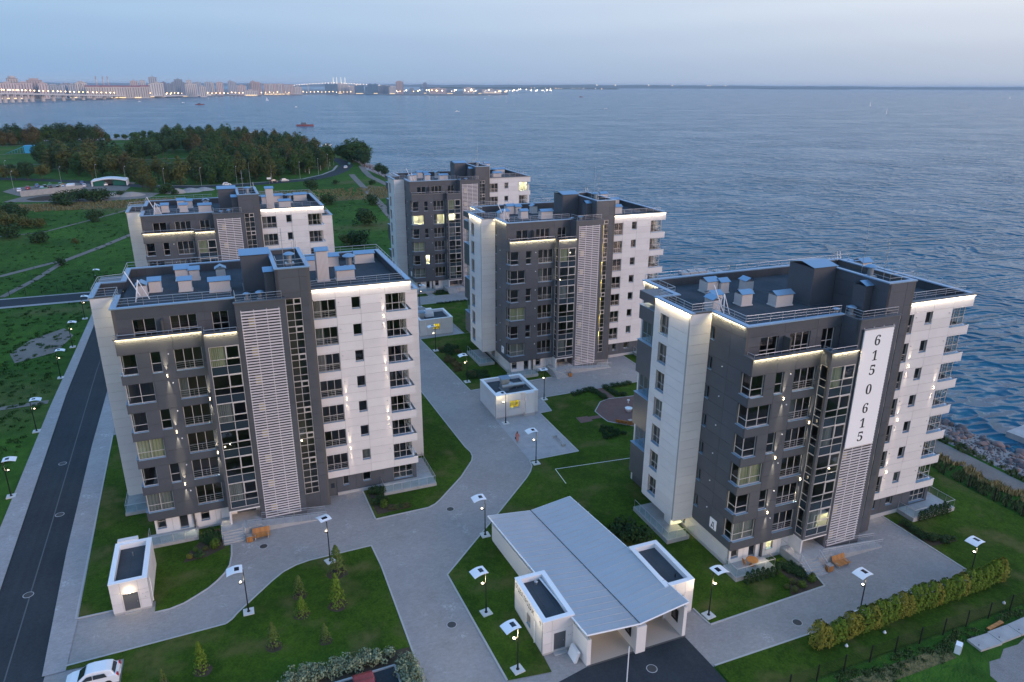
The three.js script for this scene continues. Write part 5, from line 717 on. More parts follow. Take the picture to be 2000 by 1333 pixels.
for (const [u, v] of [[-29, 362], [-23, 346], [-17, 351], [-11.5, 338], [-5.4, 331], [-33, 370], [-40, 372], [-27, 352]]) { const k = vr() < .4 ? 'rust' : 'olive'; tree('tall', u, v, 11 + 4 * vr(), k, k === 'rust' ? 'rusty slender tree beside the park road bend' : 'olive slender tree beside the park road bend', 'trees beside the park road bend', 1.2); }
for (let k = 0; k < 26; k++) tree('tall', -160 + k * 3.1 + 2 * vr(), 650 + .55 * k + 14 * vr(), 11 + 6 * vr(), ['dark', 'mid', 'dark', 'rust'][Math.floor(vr() * 4)], 'tree in the wind belt at the far beach', 'trees of the far wind belt', 1.5);
for (const [u, v] of [[-78, 690], [-70, 702], [-62, 690], [-55, 695], [-48, 699], [-42, 708], [-36, 700], [-30, 706], [-74, 668]]) tree('round', u, v, 6 + 3 * vr(), 'mid', 'low tree scattered along the far beach', 'low trees along the far beach', 1.1);
for (const [u, v] of [[-98, 404], [-93, 402], [-93, 386], [-88, 383], [-85, 399], [-82, 381], [-76, 384], [-101, 395], [-110, 402], [-106, 388]]) tree('round', u, v, 7 + 3 * vr(), vr() < .5 ? 'dark' : 'olive', 'small tree beyond the storage yard fence', 'small trees beyond the storage yard');
for (const [u, v, h] of [[97, 416, 16], [101, 421, 15], [99, 404, 9], [99, 389, 8], [95.5, 428, 14], [94, 447, 10], [92.5, 452, 9], [103, 412, 14], [101, 398, 10], [98.7, 344, 7], [99.8, 333, 6]]) tree(h > 11 ? 'tall' : 'round', u, v, h, h > 11 ? 'mid' : 'dark', h > 11 ? 'tall tree on the shore point by the road' : 'rounded tree on the shore point by the road', 'trees on the shore point', h > 11 ? 1.5 : 1.1);
for (const [u, v, h, l] of [[-75, 586.7, 6, 0], [-61, 577, 4, 0], [-50.4, 568.3, 3.5, 0], [-74, 667, 5, 0], [54, 292.7, 6.2, 'dark bush standing alone in the dry meadow near the park road'], [68.4, 308, 3.2, 'low dark bush in the dry meadow'], [54.6, 240.5, 6, 'upright bush on the field beside the white wing'], [59.7, 186.9, 7.5, 'big dark bush in the middle of the green field'], [51.3, 151.5, 6.2, 'dark bush behind the roof corner of the block by the road'], [48.4, 152, 5, 'olive bush behind the roof corner of the block by the road'], [72, 234, 6, 'big bush beside the field trail'], [86, 300, 3.4, 'low bush near the shore promenade'], [-31.9, 230, 5.4, 'dark bush alone on the far field'], [-32.6, 154.9, 2.8, 'small round bush at the fork of the trails'], [-33.2, 187.6, 2.2, 'low olive bush on the field between the trails']]) tree('bush', u, v, h, h === 2.2 || h === 5 ? 'olive' : 'dark', l || 'round bush on the open park lawn', l ? 'bushes on the field' : 'bushes on the park lawn', 1.05);
for (const [u, v, h] of [[-65, 257, 6], [-70, 252, 7], [-60, 248, 5], [-54.7, 224, 5], [-60, 230, 6], [-66, 238, 6.5], [-50, 222, 4.4], [-55.4, 205, 5.6], [-45, 192, 5], [-62, 214, 5.5]]) tree('bush', u, v, h, vr() < .5 ? 'dark' : 'olive', 'dense bush in the thicket by the field trail', 'bushes of the field thicket', 1.15);
for (const [u, v, h] of [[-51, 280, 7], [-46, 289, 6.5], [-40, 284, 7], [-36, 290, 6], [-48, 276, 4.5], [-18, 309, 9], [-12.4, 302, 6], [-22, 318, 11], [-8, 296, 3], [-30, 300, 3]]) tree(h > 8 ? 'tall' : 'bush', u, v, h, h > 8 ? 'olive' : 'dark', h > 8 ? 'olive slender tree by the gravel heaps' : 'dark bush in front of the storage yard', 'bushes in front of the storage yard', 1.2);
// small conifers
function coneSample(h, w, col = 0) { return r => { const t = Math.pow(r(), .8), y = h * t, rad = w * .5 * (col ? Math.pow(Math.sin(Math.PI * clamp(.06 + .78 * (1 - t))), .75) : Math.pow(1 - t, .75) + .06) * (.55 + .5 * Math.sqrt(r())), q = r() * 6.2832, lump = 1 + .16 * Math.sin(q * 5 + t * 9); const o = new THREE.Vector3(Math.cos(q), .35, Math.sin(q)).normalize(); return [new THREE.Vector3(Math.cos(q) * rad * lump, y, Math.sin(q) * rad * lump), o]; }; }
const stem = (() => new MB().bar([0, -.05, 0], [0, 1, 0], .05, 5, .02).geo())();
const CG = { young: [1, 2, 3].map(s => leaves(300 + s, 620, .15, coneSample(2.6, 1.35))), hedge: [1, 2, 3].map(s => leaves(320 + s, 950, .15, coneSample(2.5, 1.45, 1))), slim: [1, 2].map(s => leaves(340 + s, 420, .10, coneSample(1.25, .55, 1))) };
function conifer(kind, leaf, u, v, s, label, group, name = 'young_conifer') { const t = thing(name, label, 'conifer', group); put(t, u, v, .06, vr() * 6.28); t.scale.set(s * (.9 + .24 * vr()), s * (.82 + .36 * vr()), s * (.9 + .24 * vr())); mesh('trunk', stem, M.trunk, t); mesh('crown', CG[kind][Math.floor(vr() * CG[kind].length)], M.leaf[leaf], t); }
for (const [u, v, s, l, m] of [[18.5, -13.4, 1.35, 'largest young conifer on the front lawn, next to a lamp footing', 'young'], [17.7, -18.4, 1.25, 'young conifer on the front lawn with bare earth round it, before the largest', 'thuja'], [14.4, -15.6, .95, 'thin sparse young conifer on the front lawn', 'young'], [14.3, -18.6, 1.0, 'small bright young conifer on the front lawn before the sparse one', 'thuja'], [11.4, -21.9, 1.0, 'small conifer on the front lawn nearest the parking kerb line', 'young'], [15.9, -22.9, .85, 'smallest young conifer on the front lawn', 'young'], [5.3, -22.6, 1.05, 'young conifer on the front lawn nearest the white car', 'thuja'], [2.2, -22.9, .6, 'tiny conifer sapling on the front lawn by the white car', 'young']]) { conifer('young', m, u, v, s, l, 'young conifers on the front lawn'); structure('earth_ring', sheet(Array.from({ length: 14 }, (_, k) => [u + Math.cos(k * .4488) * .75 * s * (.85 + .3 * vr()), v - .1 + Math.sin(k * .4488) * .75 * s * (.85 + .3 * vr())]), .078), M.soil); }
for (let k = 0; k < 27; k++) { const u = 57.5 + k * .96, v = -40.3 + .018 * k; conifer('hedge', k < 2 ? 'gold' : vr() < .28 ? 'gold' : 'thuja', u + .15 * vr(), v + .2 * (vr() - .5), .98 + .12 * vr(), k === 0 ? 'golden conifer standing at the lamp-free end of the hedge' : 'clipped yellow-green conifer in the hedge before the mesh fence', 'conifers of the hedge', 'hedge_conifer'); }
for (let k = 0; k < 7; k++) { conifer('slim', 'thujaDark', 57.6 + k * .65, -30.65, 1.1, 'slim dark conifer in the short row under the corner terrace of the bannered block', 'slim conifers under the corner terrace', 'slim_conifer'); conifer('slim', 'thujaDark', 84.3 + k * .75, -28.85, 1.25, 'slim dark conifer in the short row under the shore-side terrace of the bannered block', 'slim conifers under the shore-side terrace', 'slim_conifer'); }
// clipped and loose shrubs
const ballG = [1, 2, 3].map(s => { const r = rng(400 + s), L = [[0, .55, 0, .5, .9]]; for (let k = 0; k < 9; k++) { const d = sph(r); L.push([d.x * .33, .5 + d.y * .28, d.z * .33, .28, .9]); } return leaves(410 + s, 620, .11, clumps(L)); });
const looseG = [1, 2, 3].map(s => { const r = rng(430 + s), L = []; for (let k = 0; k < 14; k++) { const q = r() * 6.28, d = .62 * Math.sqrt(r()); L.push([Math.cos(q) * d, .26 + .22 * r(), Math.sin(q) * d, .2 + .16 * r(), .85]); } return leaves(440 + s, 640, .13, clumps(L)); });
const shrubStem = (() => { const m = new MB(); for (let k = 0; k < 5; k++) m.bar([0, 0, 0], [Math.cos(k * 1.257) * .22, .5, Math.sin(k * 1.257) * .22], .02, 4, .008); return m.geo(); })();
function shrub(G, leaf, u, v, s, sy, label, group, name = 'shrub', cat = 'shrub') { const t = thing(name, label, cat, group); put(t, u, v, .07, vr() * 6.28); t.scale.set(s * (.9 + .2 * vr()), s * sy, s * (.9 + .2 * vr())); mesh('stems', shrubStem, M.trunk, t); mesh('foliage', G[Math.floor(vr() * G.length)], M.leaf[leaf], t); }
shrub(ballG, 'ball', 6.6, -4.0, 1.15, 1, 'large clipped round shrub in the bed by the porch of the block by the road', 'shrubs by the porches', 'ball_shrub'); shrub(ballG, 'gold', 4.0, -5.0, .62, .9, 'small golden ball shrub at the tip of the porch bed', 'shrubs by the porches', 'ball_shrub'); shrub(ballG, 'ball', 4.6, -4.0, .6, .9, 'small green ball shrub in the porch bed', 'shrubs by the porches', 'ball_shrub'); shrub(ballG, 'olive', 5.6, -4.0, .58, .9, 'small olive ball shrub next to the large clipped one', 'shrubs by the porches', 'ball_shrub'); shrub(looseG, 'mid', 5.0, -4.9, .75, .9, 'low spreading green shrub in the porch bed', 'shrubs by the porches');
for (let k = 0; k < 11; k++) shrub(looseG, k % 3 ? 'shrub' : 'mid', 5.6 + 1.7 * vr(), -.5 - 2.6 * vr(), .7 + .3 * vr(), 1.1, 'dark shrub filling the bed under the terrace of the block by the road', 'dark shrubs under the terrace');
shrub(ballG, 'ball', 25.8, -2.8, 1.0, 1.1, 'clipped round shrub in the bed beside the side door', 'shrubs by the side door', 'ball_shrub'); for (let k = 0; k < 8; k++) shrub(looseG, 'shrub', 25 + 1.2 * vr(), 1.2 - 3 * vr(), .85, 1.4, 'tall dark shrub in the bed beside the side door', 'shrubs by the side door'); for (let k = 0; k < 5; k++) shrub(looseG, ['rust', 'olive', 'mid'][k % 3], 26.6 + .5 * k, -3.45, .62, .9, 'low russet shrub at the front of the side door bed', 'low russet shrubs');
for (const [u, v, s] of [[61.3, -33.5, .75], [60.9, -32.8, .6], [62.5, -33.2, .9], [64.1, -32.9, .85], [64.6, -32.4, .7], [62, -32.4, .7]]) shrub(ballG, s > .8 ? 'ball' : 'olive', u, v, s, .9, 'clipped ball shrub in the corner bed by the steps of the bannered block', 'ball shrubs by the banner steps', 'ball_shrub'); for (let k = 0; k < 12; k++) shrub(looseG, 'shrub', 62.6 + 1.7 * vr(), -29.8 - 2.2 * vr(), .8, 1.1, 'dark shrub beside the steps of the bannered block', 'dark shrubs by the banner steps');
for (const [u, v, s] of [[81.9, -28.9, .9], [81.9, -29.8, .9], [81.8, -30.7, .9], [81.7, -31.5, .9], [82.1, -32.4, 1.1], [83.2, -32.9, .9], [84.2, -32.9, .8], [82.6, -31.8, .7]]) shrub(s > 1 ? ballG : looseG, 'shrub', u, v, s, 1, s > 1 ? 'round dark shrub at the bend of the lawn-edge bed' : 'dark shrub in the bed along the lawn edge by the bannered block', 'shrubs along the lawn edge');
for (const [u, v] of [[49.7, -18.9], [51.2, -20.1], [50.4, -18.2]]) shrub(looseG, 'thujaDark', u, v, 2.0, 1.25, 'dark mountain pine behind the canopy roof', 'mountain pines', 'mountain_pine', 'pine');
for (let k = 0; k < 34; k++) { const b = k % 3, q = vr() * 6.28, d = Math.sqrt(vr()); const [u, v] = b === 0 ? [49.6 + 1.7 * d * Math.cos(q), 47 + 2.6 * d * Math.sin(q)] : b === 1 ? [48.1 + .5 * d * Math.cos(q), 40 + 4 * d * Math.sin(q)] : [50.6 + 1.6 * d * Math.cos(q), 33.2 + 1.8 * d * Math.sin(q)]; shrub(looseG, b === 1 ? 'rust' : vr() < .25 ? 'rust' : 'shrub', u, v, .8 + .4 * vr(), .95, b === 1 ? 'brownish creeping shrub on the lawn by the yellow-lit block' : 'dark creeping shrub on the lawn by the yellow-lit block', 'creeping shrubs by the yellow-lit block'); }
for (const [u, v] of [[62.6, 19.4], [63.7, 19.7], [64.9, 20], [65.7, 20.1], [66.4, 20], [66.2, 19.1], [66.5, 18.2], [66.6, 17.2], [66.6, 16.3], [68.9, 20.3], [69.0, 19.4], [69.1, 18.4], [69.1, 17.4], [69.5, 16.5], [70.2, 16.2], [70.5, 20.2], [71.5, 20.1], [72.5, 20.1], [73.5, 20.2]]) shrub(looseG, 'shrub', u, v, .85, .95, 'dark shrub lining the red path to the plaza', 'shrubs lining the red path');
for (const [u, v] of [[61.2, 6.6], [61.5, 5.1], [62.4, 4.8], [60.3, 4.5], [61.7, 3.8], [63, 3.8], [60.8, 3.6], [59.9, 3.6], [60.4, 5.6], [61.9, 5.9]]) shrub(looseG, 'thujaDark', u, v, .7, 1.1, 'dark low shrub in the bed on the courtyard lawn', 'shrubs of the courtyard bed');
for (let k = 0; k < 16; k++) { const [u, v] = k < 11 ? [9.6 + k * 1.08, -27.2 - .0 * k + .25 * (vr() - .5) - (k < 3 ? .5 * (3 - k) : 0)] : [21.9 + .4 * vr(), -27.6 - (k - 10) * 1.05]; shrub(looseG, 'pale', u, v, 1.15 + .35 * vr(), 1.25, 'pale flowering hydrangea bush bordering the parking bay', 'hydrangeas bordering the parking bay', 'hydrangea'); }
for (const [u, v] of [[59, 87.2], [60, 86.8], [61, 87.4], [58.9, 88.6], [60.2, 88.8]]) shrub(looseG, 'shrub', u, v, .8, .9, 'dark shrub before the block without roof-edge light', 'shrubs before the unlit block');
for (let k = 0; k < 9; k++) shrub(looseG, 'shrub', 56.6 + k * .95, 78.9 + .2 * vr(), .6, .8, 'low dark shrub along the lawn edge facing the unlit block', 'low shrubs along the far lawn edge');
// shore: golden grass, weeds, boulders
function tuftGeo(seed, n, h, w) { const r = rng(seed), P = [], N = [], C = [], T = [], I = []; for (let k = 0; k < n; k++) { const q = r() * 6.28, d = w * Math.sqrt(r()), x = Math.cos(q) * d, z = Math.sin(q) * d, hh = h * (.5 + .6 * r()), a = r() * 6.28, lx = (r() - .5) * hh * .6, lz = (r() - .5) * hh * .6, s = .035 + .03 * r(), j = P.length / 3, c = .7 + .6 * r(); P.push(x - Math.cos(a) * s, 0, z - Math.sin(a) * s, x + Math.cos(a) * s, 0, z + Math.sin(a) * s, x + lx, hh, z + lz); for (let m = 0; m < 3; m++) { N.push(lx * .3, 1, lz * .3); C.push(c, c, c); T.push(0, 0); } I.push(j, j + 1, j + 2); } const g = new THREE.BufferGeometry(); g.setAttribute('position', new THREE.Float32BufferAttribute(P, 3)); g.setAttribute('normal', new THREE.Float32BufferAttribute(N, 3)); g.setAttribute('color', new THREE.Float32BufferAttribute(C, 3)); g.setAttribute('uv', new THREE.Float32BufferAttribute(T, 2)); g.setIndex(I); return g; }
function scatter(name, label, cat, geo, m, n, at, y = 0) { const o = new THREE.InstancedMesh(geo, m, n), d = new THREE.Object3D(); for (let k = 0; k < n; k++) { const [u, v, s, yy = y] = at(k); d.position.copy(site(u, v, yy)); d.rotation.y = vr() * 6.28; d.scale.setScalar(s); d.updateMatrix(); o.setMatrixAt(k, d.matrix); } o.name = numbered(name); o.castShadow = o.receiveShadow = true; scene.add(o); return tag(o, label, cat, null, 'stuff'); }
const tuft = tuftGeo(501, 60, 1.0, .5), shortT = tuftGeo(502, 46, .28, .42);
scatter('golden_grass', 'golden dry grass growing along the shore path', 'grass', tuft, M.leaf.straw, 420, () => { const v = -44 + 60 * vr(); return [99.6 + 1.6 * vr() + .7 * Math.sin(v * .8) + .4 * Math.sin(v * 2.3), v, .35 + .55 * vr()]; });
scatter('weeds', 'green weeds between the fence and the shore path', 'weeds', tuft, M.leaf.weed, 700, () => { const v = -44 + 60 * vr(), b = vr() < .75; return [b ? 97.1 + 2.6 * vr() : 104.9 + 1.5 * vr(), v, .35 + .45 * vr()]; });
scatter('weeds', 'rank weeds along the foot of the hedge-side fence', 'weeds', shortT, M.leaf.weed, 320, () => { const u = 52 + 44 * vr(); return [u, -44 - 2.2 * vr() * vr() +   .4 * Math.sin(u * .9), .4 + .5 * vr()]; });
scatter('field_tufts', 'coarse grass tufts on the rough field by the road', 'grass', shortT, M.leaf.field, 4500, () => { const v = -30 + 300 * Math.pow(vr(), 1.3), u = v < 110 ? -18.8 - 45 * vr() : -100 + 190 * vr(); return [v > 60 && v < 112 && u > -8 ? u - 60 : (v >= 110 && v < 123) ? -19 - 60 * vr() : u, v >= 110 && v < 123 ? 124 + 20 * vr() : v, .5 + .8 * vr()]; });
scatter('field_tufts', 'dry straw tufts in the far meadow', 'grass', tuft, M.leaf.straw, 1500, () => vr() < .5 ? [36 + 54 * vr(), 252 + 36 * vr(), .5 + .5 * vr()] : [-70 + 64 * vr(), 262 + 20 * vr(), .5 + .6 * vr()]);
const rockG = [1, 2, 3, 4].map(s => { const g = new THREE.IcosahedronGeometry(.5, 2), P = g.attributes.position, r = rng(520 + s), pl = Array.from({ length: 9 }, () => [sph(r), .32 + .14 * r()]); for (let k = 0; k < P.count; k++) { const q = new THREE.Vector3().fromBufferAttribute(P, k), n = q.clone().normalize(); let d = .5; for (const [a, b] of pl) { const c = n.dot(a); if (c > .2) d = Math.min(d, b / c); } q.copy(n).multiplyScalar(d); P.setXYZ(k, q.x, q.y * .8, q.z); } g.computeVertexNormals(); return g; });
M.rock = [std([.165, .125, .118], .9), std([.115, .105, .11], .9), std([.21, .15, .14], .9), std([.075, .072, .08], .9)];
for (let k = 0; k < 270; k++) { const v = -36 + 40 * vr(), t = Math.pow(vr(), .8), u = 106 + 12 * t, s = .35 + 1.1 * vr() * vr() + .25 * vr(); const o = mesh('boulder', rockG[k % 4], M.rock[Math.floor(vr() * 4)]); put(o, u, v, -.04 + (SEA) * clamp((u - 105.8) / 11.5) + .12 * s, vr() * 6.28); o.scale.set(s * (.8 + .6 * vr()), s, s * (.8 + .6 * vr())); tag(o, 'rough boulder on the stony shore behind the bannered block', 'boulder', 'boulders on the stony shore'); }
scatter('shore_stones', 'small stones covering the sloping shore', 'stones', rockG[1], M.rock[1], 2600, () => { const v = -45 + 60 * vr(), t = vr(), u = 105.6 + 12.5 * t; return [u, v, .16 + .3 * vr() * vr(), -.04 + SEA * clamp((u - 105.8) / 11.5)]; });
scatter('shore_stones', 'stones along the far shore', 'stones', rockG[2], M.rock[0], 2600, () => { const v = 20 + 420 * vr(), c = v < 200 ? lerp(107, 104, v / 200) : v < 372 ? lerp(104, 97, (v - 200) / 172) : 99.5, t = vr(); return [c + 11 * t, v, .4 + .9 * vr() * vr(), -.04 + SEA * t]; });
for (const [u, v, s] of [[105.6, -8, 1.6], [106.3, -11.5, 1.3], [105.4, -14, 1.1], [106.8, -5, 1.8], [106, -17.5, .9], [105.2, -2, 1.7]]) shrub(looseG, s > 1.2 ? 'weed' : 'shrub', u, v, s, 1.1, 'wild shrub at the top of the stony shore', 'wild shrubs at the stony shore');
{ const p = thing('concrete_pier', 'flat concrete slab lying in the water off the stony shore', 'pier'); put(p, 121, -15.5, SEA, .12); bx(0, 12, -.6, .9, -4, 1.5).build('deck', M.concrete, p); for (let k = 0; k < 3; k++) bx(1 + k * 4, 1.8 + k * 4, -3, -.6, -3.4, .9).build('pile', M.concrete, p); const q = thing('broken_jetty', 'broken concrete jetty in the water beyond the bannered block', 'jetty'); put(q, 133, 92, SEA, -.25); for (let k = 0; k < 5; k++) { const b = bx(k * 2.6, k * 2.6 + 2.4, -.5, .6 + .15 * (k % 2), -1.6, 1.7).build('slab', M.concrete, q); b.rotation.z = .05 * (k % 3 - 1); } bx(.5, 12, -3, -.4, -1, 1).build('footing', M.concrete, q); }
// ------------------------------------------------------------------ the city across the bay
const WP = (o, x, y, z, t = 0) => { o.position.set(x, y, z); o.rotation.y = t; return o; };
{
  const land = (name, P, y, m) => { const g = new THREE.BufferGeometry(), o = new MB(); const s = sheet(P.map(q => [q[0], -q[1]]), y), k = mesh(name, s, m); k.userData.kind = 'structure'; return k; };
  M.farGreen = std([.055, .07, .045], .95); M.farBank = std([.20, .19, .18], .95);
  const bank = [[-2600, -1700], [-1640, -2230], [-1581, -2346], [-1532, -2526], [-1460, -2709], [-1434, -3041], [-1382, -3422], [-1285, -3817], [-1145, -4248], [-920, -4480], [-655, -4120], [-410, -4080], [-198, -4120], [-30, -4520]];
  land('far_city_ground', [...bank, [-30, -4900], [-60, -7000], [-2600, -9000], [-6000, -7000], [-6000, -1700]], -.6, M.farBank);
  { const m = new MB(); for (let i = 0; i + 1 < bank.length; i++) { const [a, b] = [bank[i], bank[i + 1]]; m.quad(new THREE.Vector3(a[0], SEA - .5, a[1]), new THREE.Vector3(b[0], SEA - .5, b[1]), new THREE.Vector3(b[0], -.6, b[1]), new THREE.Vector3(a[0], -.6, a[1])); } const k = m.build('far_quay', M.farBank); k.userData.kind = 'structure'; }
  land('far_breakwater', [[-10, -5220], [109, -5790], [252, -5680], [270, -5730], [110, -5860], [-20, -5300]], 1, M.farBank);
  // low wooded coast along the horizon
  const r = rng(77); const ridge = (name, z, x0, x1, h0, h1, step) => { const m = new MB(); let ph = null; for (let x = x0; x <= x1; x += step) { const h = lerp(h0, h1, .5 + .5 * Math.sin(x * .00071 + z) * Math.sin(x * .0003 + 1)) * (.85 + .3 * r()), p = [x, h]; if (ph) { m.quad(new THREE.Vector3(ph[0], -4, z), new THREE.Vector3(p[0], -4, z), new THREE.Vector3(p[0], p[1], z - 250), new THREE.Vector3(ph[0], ph[1], z - 250)); m.quad(new THREE.Vector3(ph[0], ph[1], z - 250), new THREE.Vector3(p[0], p[1], z - 250), new THREE.Vector3(p[0], 0, z - 1500), new THREE.Vector3(ph[0], 0, z - 1500)); } ph = p; } const k = m.build(name, M.farGreen); k.userData.kind = 'structure'; };
  ridge('far_coast', -19800, 500, 20000, 34, 52, 160); ridge('far_coast', -12200, -1500, 1700, 12, 26, 110); ridge('far_hills', -23500, -26000, 26000, 62, 88, 400); ridge('far_island', -16500, 5600, 7300, 10, 24, 60);
  M.farWall = { p: std([.60, .50, .49], .8), w: std([.62, .58, .56], .8), b: std([.42, .46, .52], .8), d: std([.24, .30, .38], .8), g: std([.36, .42, .48], .4), r: std([.56, .50, .46], .8), s: std([.46, .38, .38], .8), t: std([.52, .47, .45], .8), c: std([.10, .22, .34], .3) };
  M.farRoof = { r: std([.30, .11, .12], .8), x: std([.22, .2, .21], .8) }; M.farGlass = std([.14, .16, .19], .35); M.farLit = glow([1, .72, .42], 1.6);
  const name = { p: ['pale pink apartment tower across the bay', 'apartment tower'], w: ['off-white apartment tower across the bay', 'apartment tower'], b: ['blue-grey apartment tower across the bay', 'apartment tower'], d: ['dark slate tower across the bay', 'tower'], g: ['low glass-fronted hall across the bay', 'hall'], r: ['red-roofed apartment slab in the long row on the far quay', 'apartment block'], s: ['brownish stepped tower across the bay', 'tower'], t: ['round-headed water tower block across the bay', 'tower'], c: ['dark blue glass tower across the bay', 'tower'] };
  const T = `-1681,-2545,52,51,p;-1804,-2764,33,66,t;-1660,-2559,26,47,p;-1669,-2612,48,52,p;-1668,-2672,47,60,s;-1622,-2642,26,51,p;-1648,-2743,63,44,g;-1624,-2757,18,46,b;-1637,-2807,18,50,b;-1597,-2773,29,47,b;-1581,-2782,16,52,w;-1670,-2961,19,57,w;-1564,-2792,20,53,w;-1524,-2757,30,40,r;-1502,-2769,30,40,r;-1480,-2780,30,40,r;-1458,-2792,30,40,r;-1436,-2804,30,40,r;-1413,-2815,30,40,r;-1390,-2827,30,40,r;-1367,-2838,30,41,r;-1640,-3317,29,61,p;-1654,-3421,24,63,w;-1432,-3029,17,50,w;-1466,-3123,31,75,b;-1411,-3038,43,54,w;-1452,-3185,17,56,d;-1435,-3192,27,50,d;-1418,-3200,17,56,d;-1440,-3300,31,68,d;-1382,-3215,22,54,d;-1358,-3226,45,51,w;-1479,-3500,22,65,w;-1372,-3328,31,56,b;-1278,-3151,24,41,w;-1444,-3623,25,58,b;-1448,-3675,25,56,w;-1413,-3689,31,58,p;-1384,-3753,23,64,b;-1369,-3759,23,58,b;-1337,-3770,40,45,p;-1235,-3594,62,23,w;-1339,-3875,12,54,d;-1317,-3883,26,61,s;-1296,-3890,32,56,s;-1291,-3997,24,51,p;-1269,-4004,24,52,w;-1247,-4010,24,51,p;-1226,-4017,21,53,w;-1224,-4070,21,51,p;-1216,-4125,21,49,w;-1194,-4131,24,49,p;-1164,-4139,43,38,w;-1111,-4567,23,54,c;-1091,-4572,23,53,c;-1065,-4578,30,54,c;-1048,-4633,27,57,w;-1016,-4640,40,53,w;-969,-4599,37,42,w;-907,-4510,52,46,c;-840,-4421,29,39,c;-862,-4620,30,54,c;-832,-4626,30,54,c;-801,-4733,78,45,d;-718,-4544,36,37,w;-690,-4649,43,68,s;-617,-4659,27,31,d;-559,-4868,21,63,d;-470,-4777,102,32,p;-395,-4784,44,26,d;-289,-4992,74,35,w;-212,-4895,24,26,d;-149,-4998,124,26,w`.split(';').map(s => s.split(','));
  T.forEach(([x, z, w, h, t], i) => {
    x = +x; z = +z; w = +w; h = +h; const g = thing('city_tower', ...name[t], 'buildings of the city across the bay'); WP(g, x, -1, z, Math.atan2(-x, -z) + (t === 'r' ? .06 : .22 * (r() - .5))); const d = t === 'r' ? 16 : 18 + 8 * r(), W = w / 2;
    bx(-W, W, 0, h, -d / 2, d / 2).build('walls', M.farWall[t], g);
    if (t === 'r') { const m = new MB(), a = V3(-W - .6, h, -d / 2 - .6), b = V3(W + .6, h, -d / 2 - .6), c = V3(W + .6, h + 4.5, 0), e = V3(-W - .6, h + 4.5, 0); m.quad(a, b, c, e).quad(V3(W + .6, h, d / 2 + .6), V3(-W - .6, h, d / 2 + .6), e, c); m.build('roof', M.farRoof.r, g); }
    else { bx(-W - .3, W + .3, h, h + 1.2, -d / 2 - .3, d / 2 + .3).build('roof', M.farRoof.x, g); bx(-W * .35, W * .3, h + 1.2, h + 4.5, -4, 4).build('lift_house', M.farWall[t], g); }
    const n = Math.max(2, Math.round(w / 8)); for (let k = 0; k < n; k++) { const c = -W + w * (k + .5) / n; bx(c - 1.1, c + 1.1, 4, h - 3, -d / 2 - .25, -d / 2 + .3).build('window_column', M.farGlass, g); }
    if (t === 't') new MB().lathe(0, h, 0, [[10, 0], [12, 3], [12, 8], [8, 10], [.1, 11]], 14).build('drum', M.farWall.t, g); if (t === 's') bx(-W * .6, W * .6, h + 1.2, h + 7, -d * .3, d * .3).build('upper_storey', M.farWall.s, g); if (h > 60 && t !== 't') new MB().bar([0, h + 4, 0], [0, h + 12, 0], .5, 4, .2).build('mast', M.farGlass, g);
    if (r() < .4) bx(-W * .8, W * .8, 1, 4.2, -d / 2 - .5, -d / 2 + .2).build('lit_window_band', M.farLit, g);
  });
  for (const [x, z] of [[-2005, -3690], [-1979, -3705], [-1961, -3714]]) { const g = thing('power_chimney', 'banded power station chimney rising over the red-roofed row', 'chimney', 'power station chimneys'); WP(g, x, -1, z); for (let k = 0; k < 6; k++) new MB().lathe(0, 0, 0, [[4.2 - .28 * k, k * 14], [4.2 - .28 * (k + 1), (k + 1) * 14]], 12).build('band', k % 2 ? M.farWall.s : M.farWall.w, g); }
  for (const [x, z] of [[-1186, -5063], [-1164, -5068], [-1137, -5074], [-1112, -5080]]) { const g = thing('lit_mast', 'white lit mast standing by the far bridge', 'mast', 'lit masts of the far stadium'); WP(g, x, -1, z); new MB().bar([0, 0, 0], [0, 98, 0], 4.2, 6, 1.6).build('glowing_shaft', M.mast = M.mast || glow([.95, .92, .86], 1.1), g); bx(-5, 5, 52, 56, -5, 5).build('collar', M.panelWhite, g); }  // mast illumination put into the shaft material as its own glow
  { const g = thing('spire_tower', 'thin spire beside the brownish tower', 'spire'); WP(g, -681, -1, -4752); new MB().bar([0, 0, 0], [0, 90, 0], 3.5, 6, .3).build('spire', M.farWall.d, g); }
  // viaduct on piers along the quay, with its lamps
  const deck = [[-1432, 22, -2040], [-1428, 23, -2125], [-1431, 20, -2266], [-1439, 14, -2518], [-1434, 8, -2805], [-1397, 5, -3100], [-1352, 4, -3380]], v = thing('viaduct', 'long pale road viaduct on piers running down to the far quay', 'viaduct');
  { const m = new MB(), rail = new MB(); for (let i = 0; i + 1 < deck.length; i++) { const [a, b] = [deck[i], deck[i + 1]], n = new THREE.Vector3(b[2] - a[2], 0, -(b[0] - a[0])).normalize().multiplyScalar(13), A = new THREE.Vector3(...a), B = new THREE.Vector3(...b), q = (p, s, y) => p.clone().addScaledVector(n, s).add(new THREE.Vector3(0, y, 0)); m.quad(q(A, 1, 0), q(B, 1, 0), q(B, -1, 0), q(A, -1, 0)); for (const s of [1, -1]) { m.quad(q(A, s, -3), q(B, s, -3), q(B, s, 1.6), q(A, s, 1.6)); } m.quad(q(A, -1, -3), q(B, -1, -3), q(B, 1, -3), q(A, 1, -3)); } m.build('deck', M.farWall.w, v); }
  for (let i = 0; i < 46; i++) { const t = i / 45 * (deck.length - 2), k = Math.min(deck.length - 2, Math.floor(t)), f = t - k, p = deck[k].map((q, j) => lerp(q, deck[k + 1][j], f)); if (p[1] > 6 && i % 2 === 0) { const q = new MB().box(p[0] - 2, p[0] + 2, SEA - 2, p[1] - 3, -p[2] - 6, -p[2] + 6); q.build('pier', M.farWall.w, v); } }
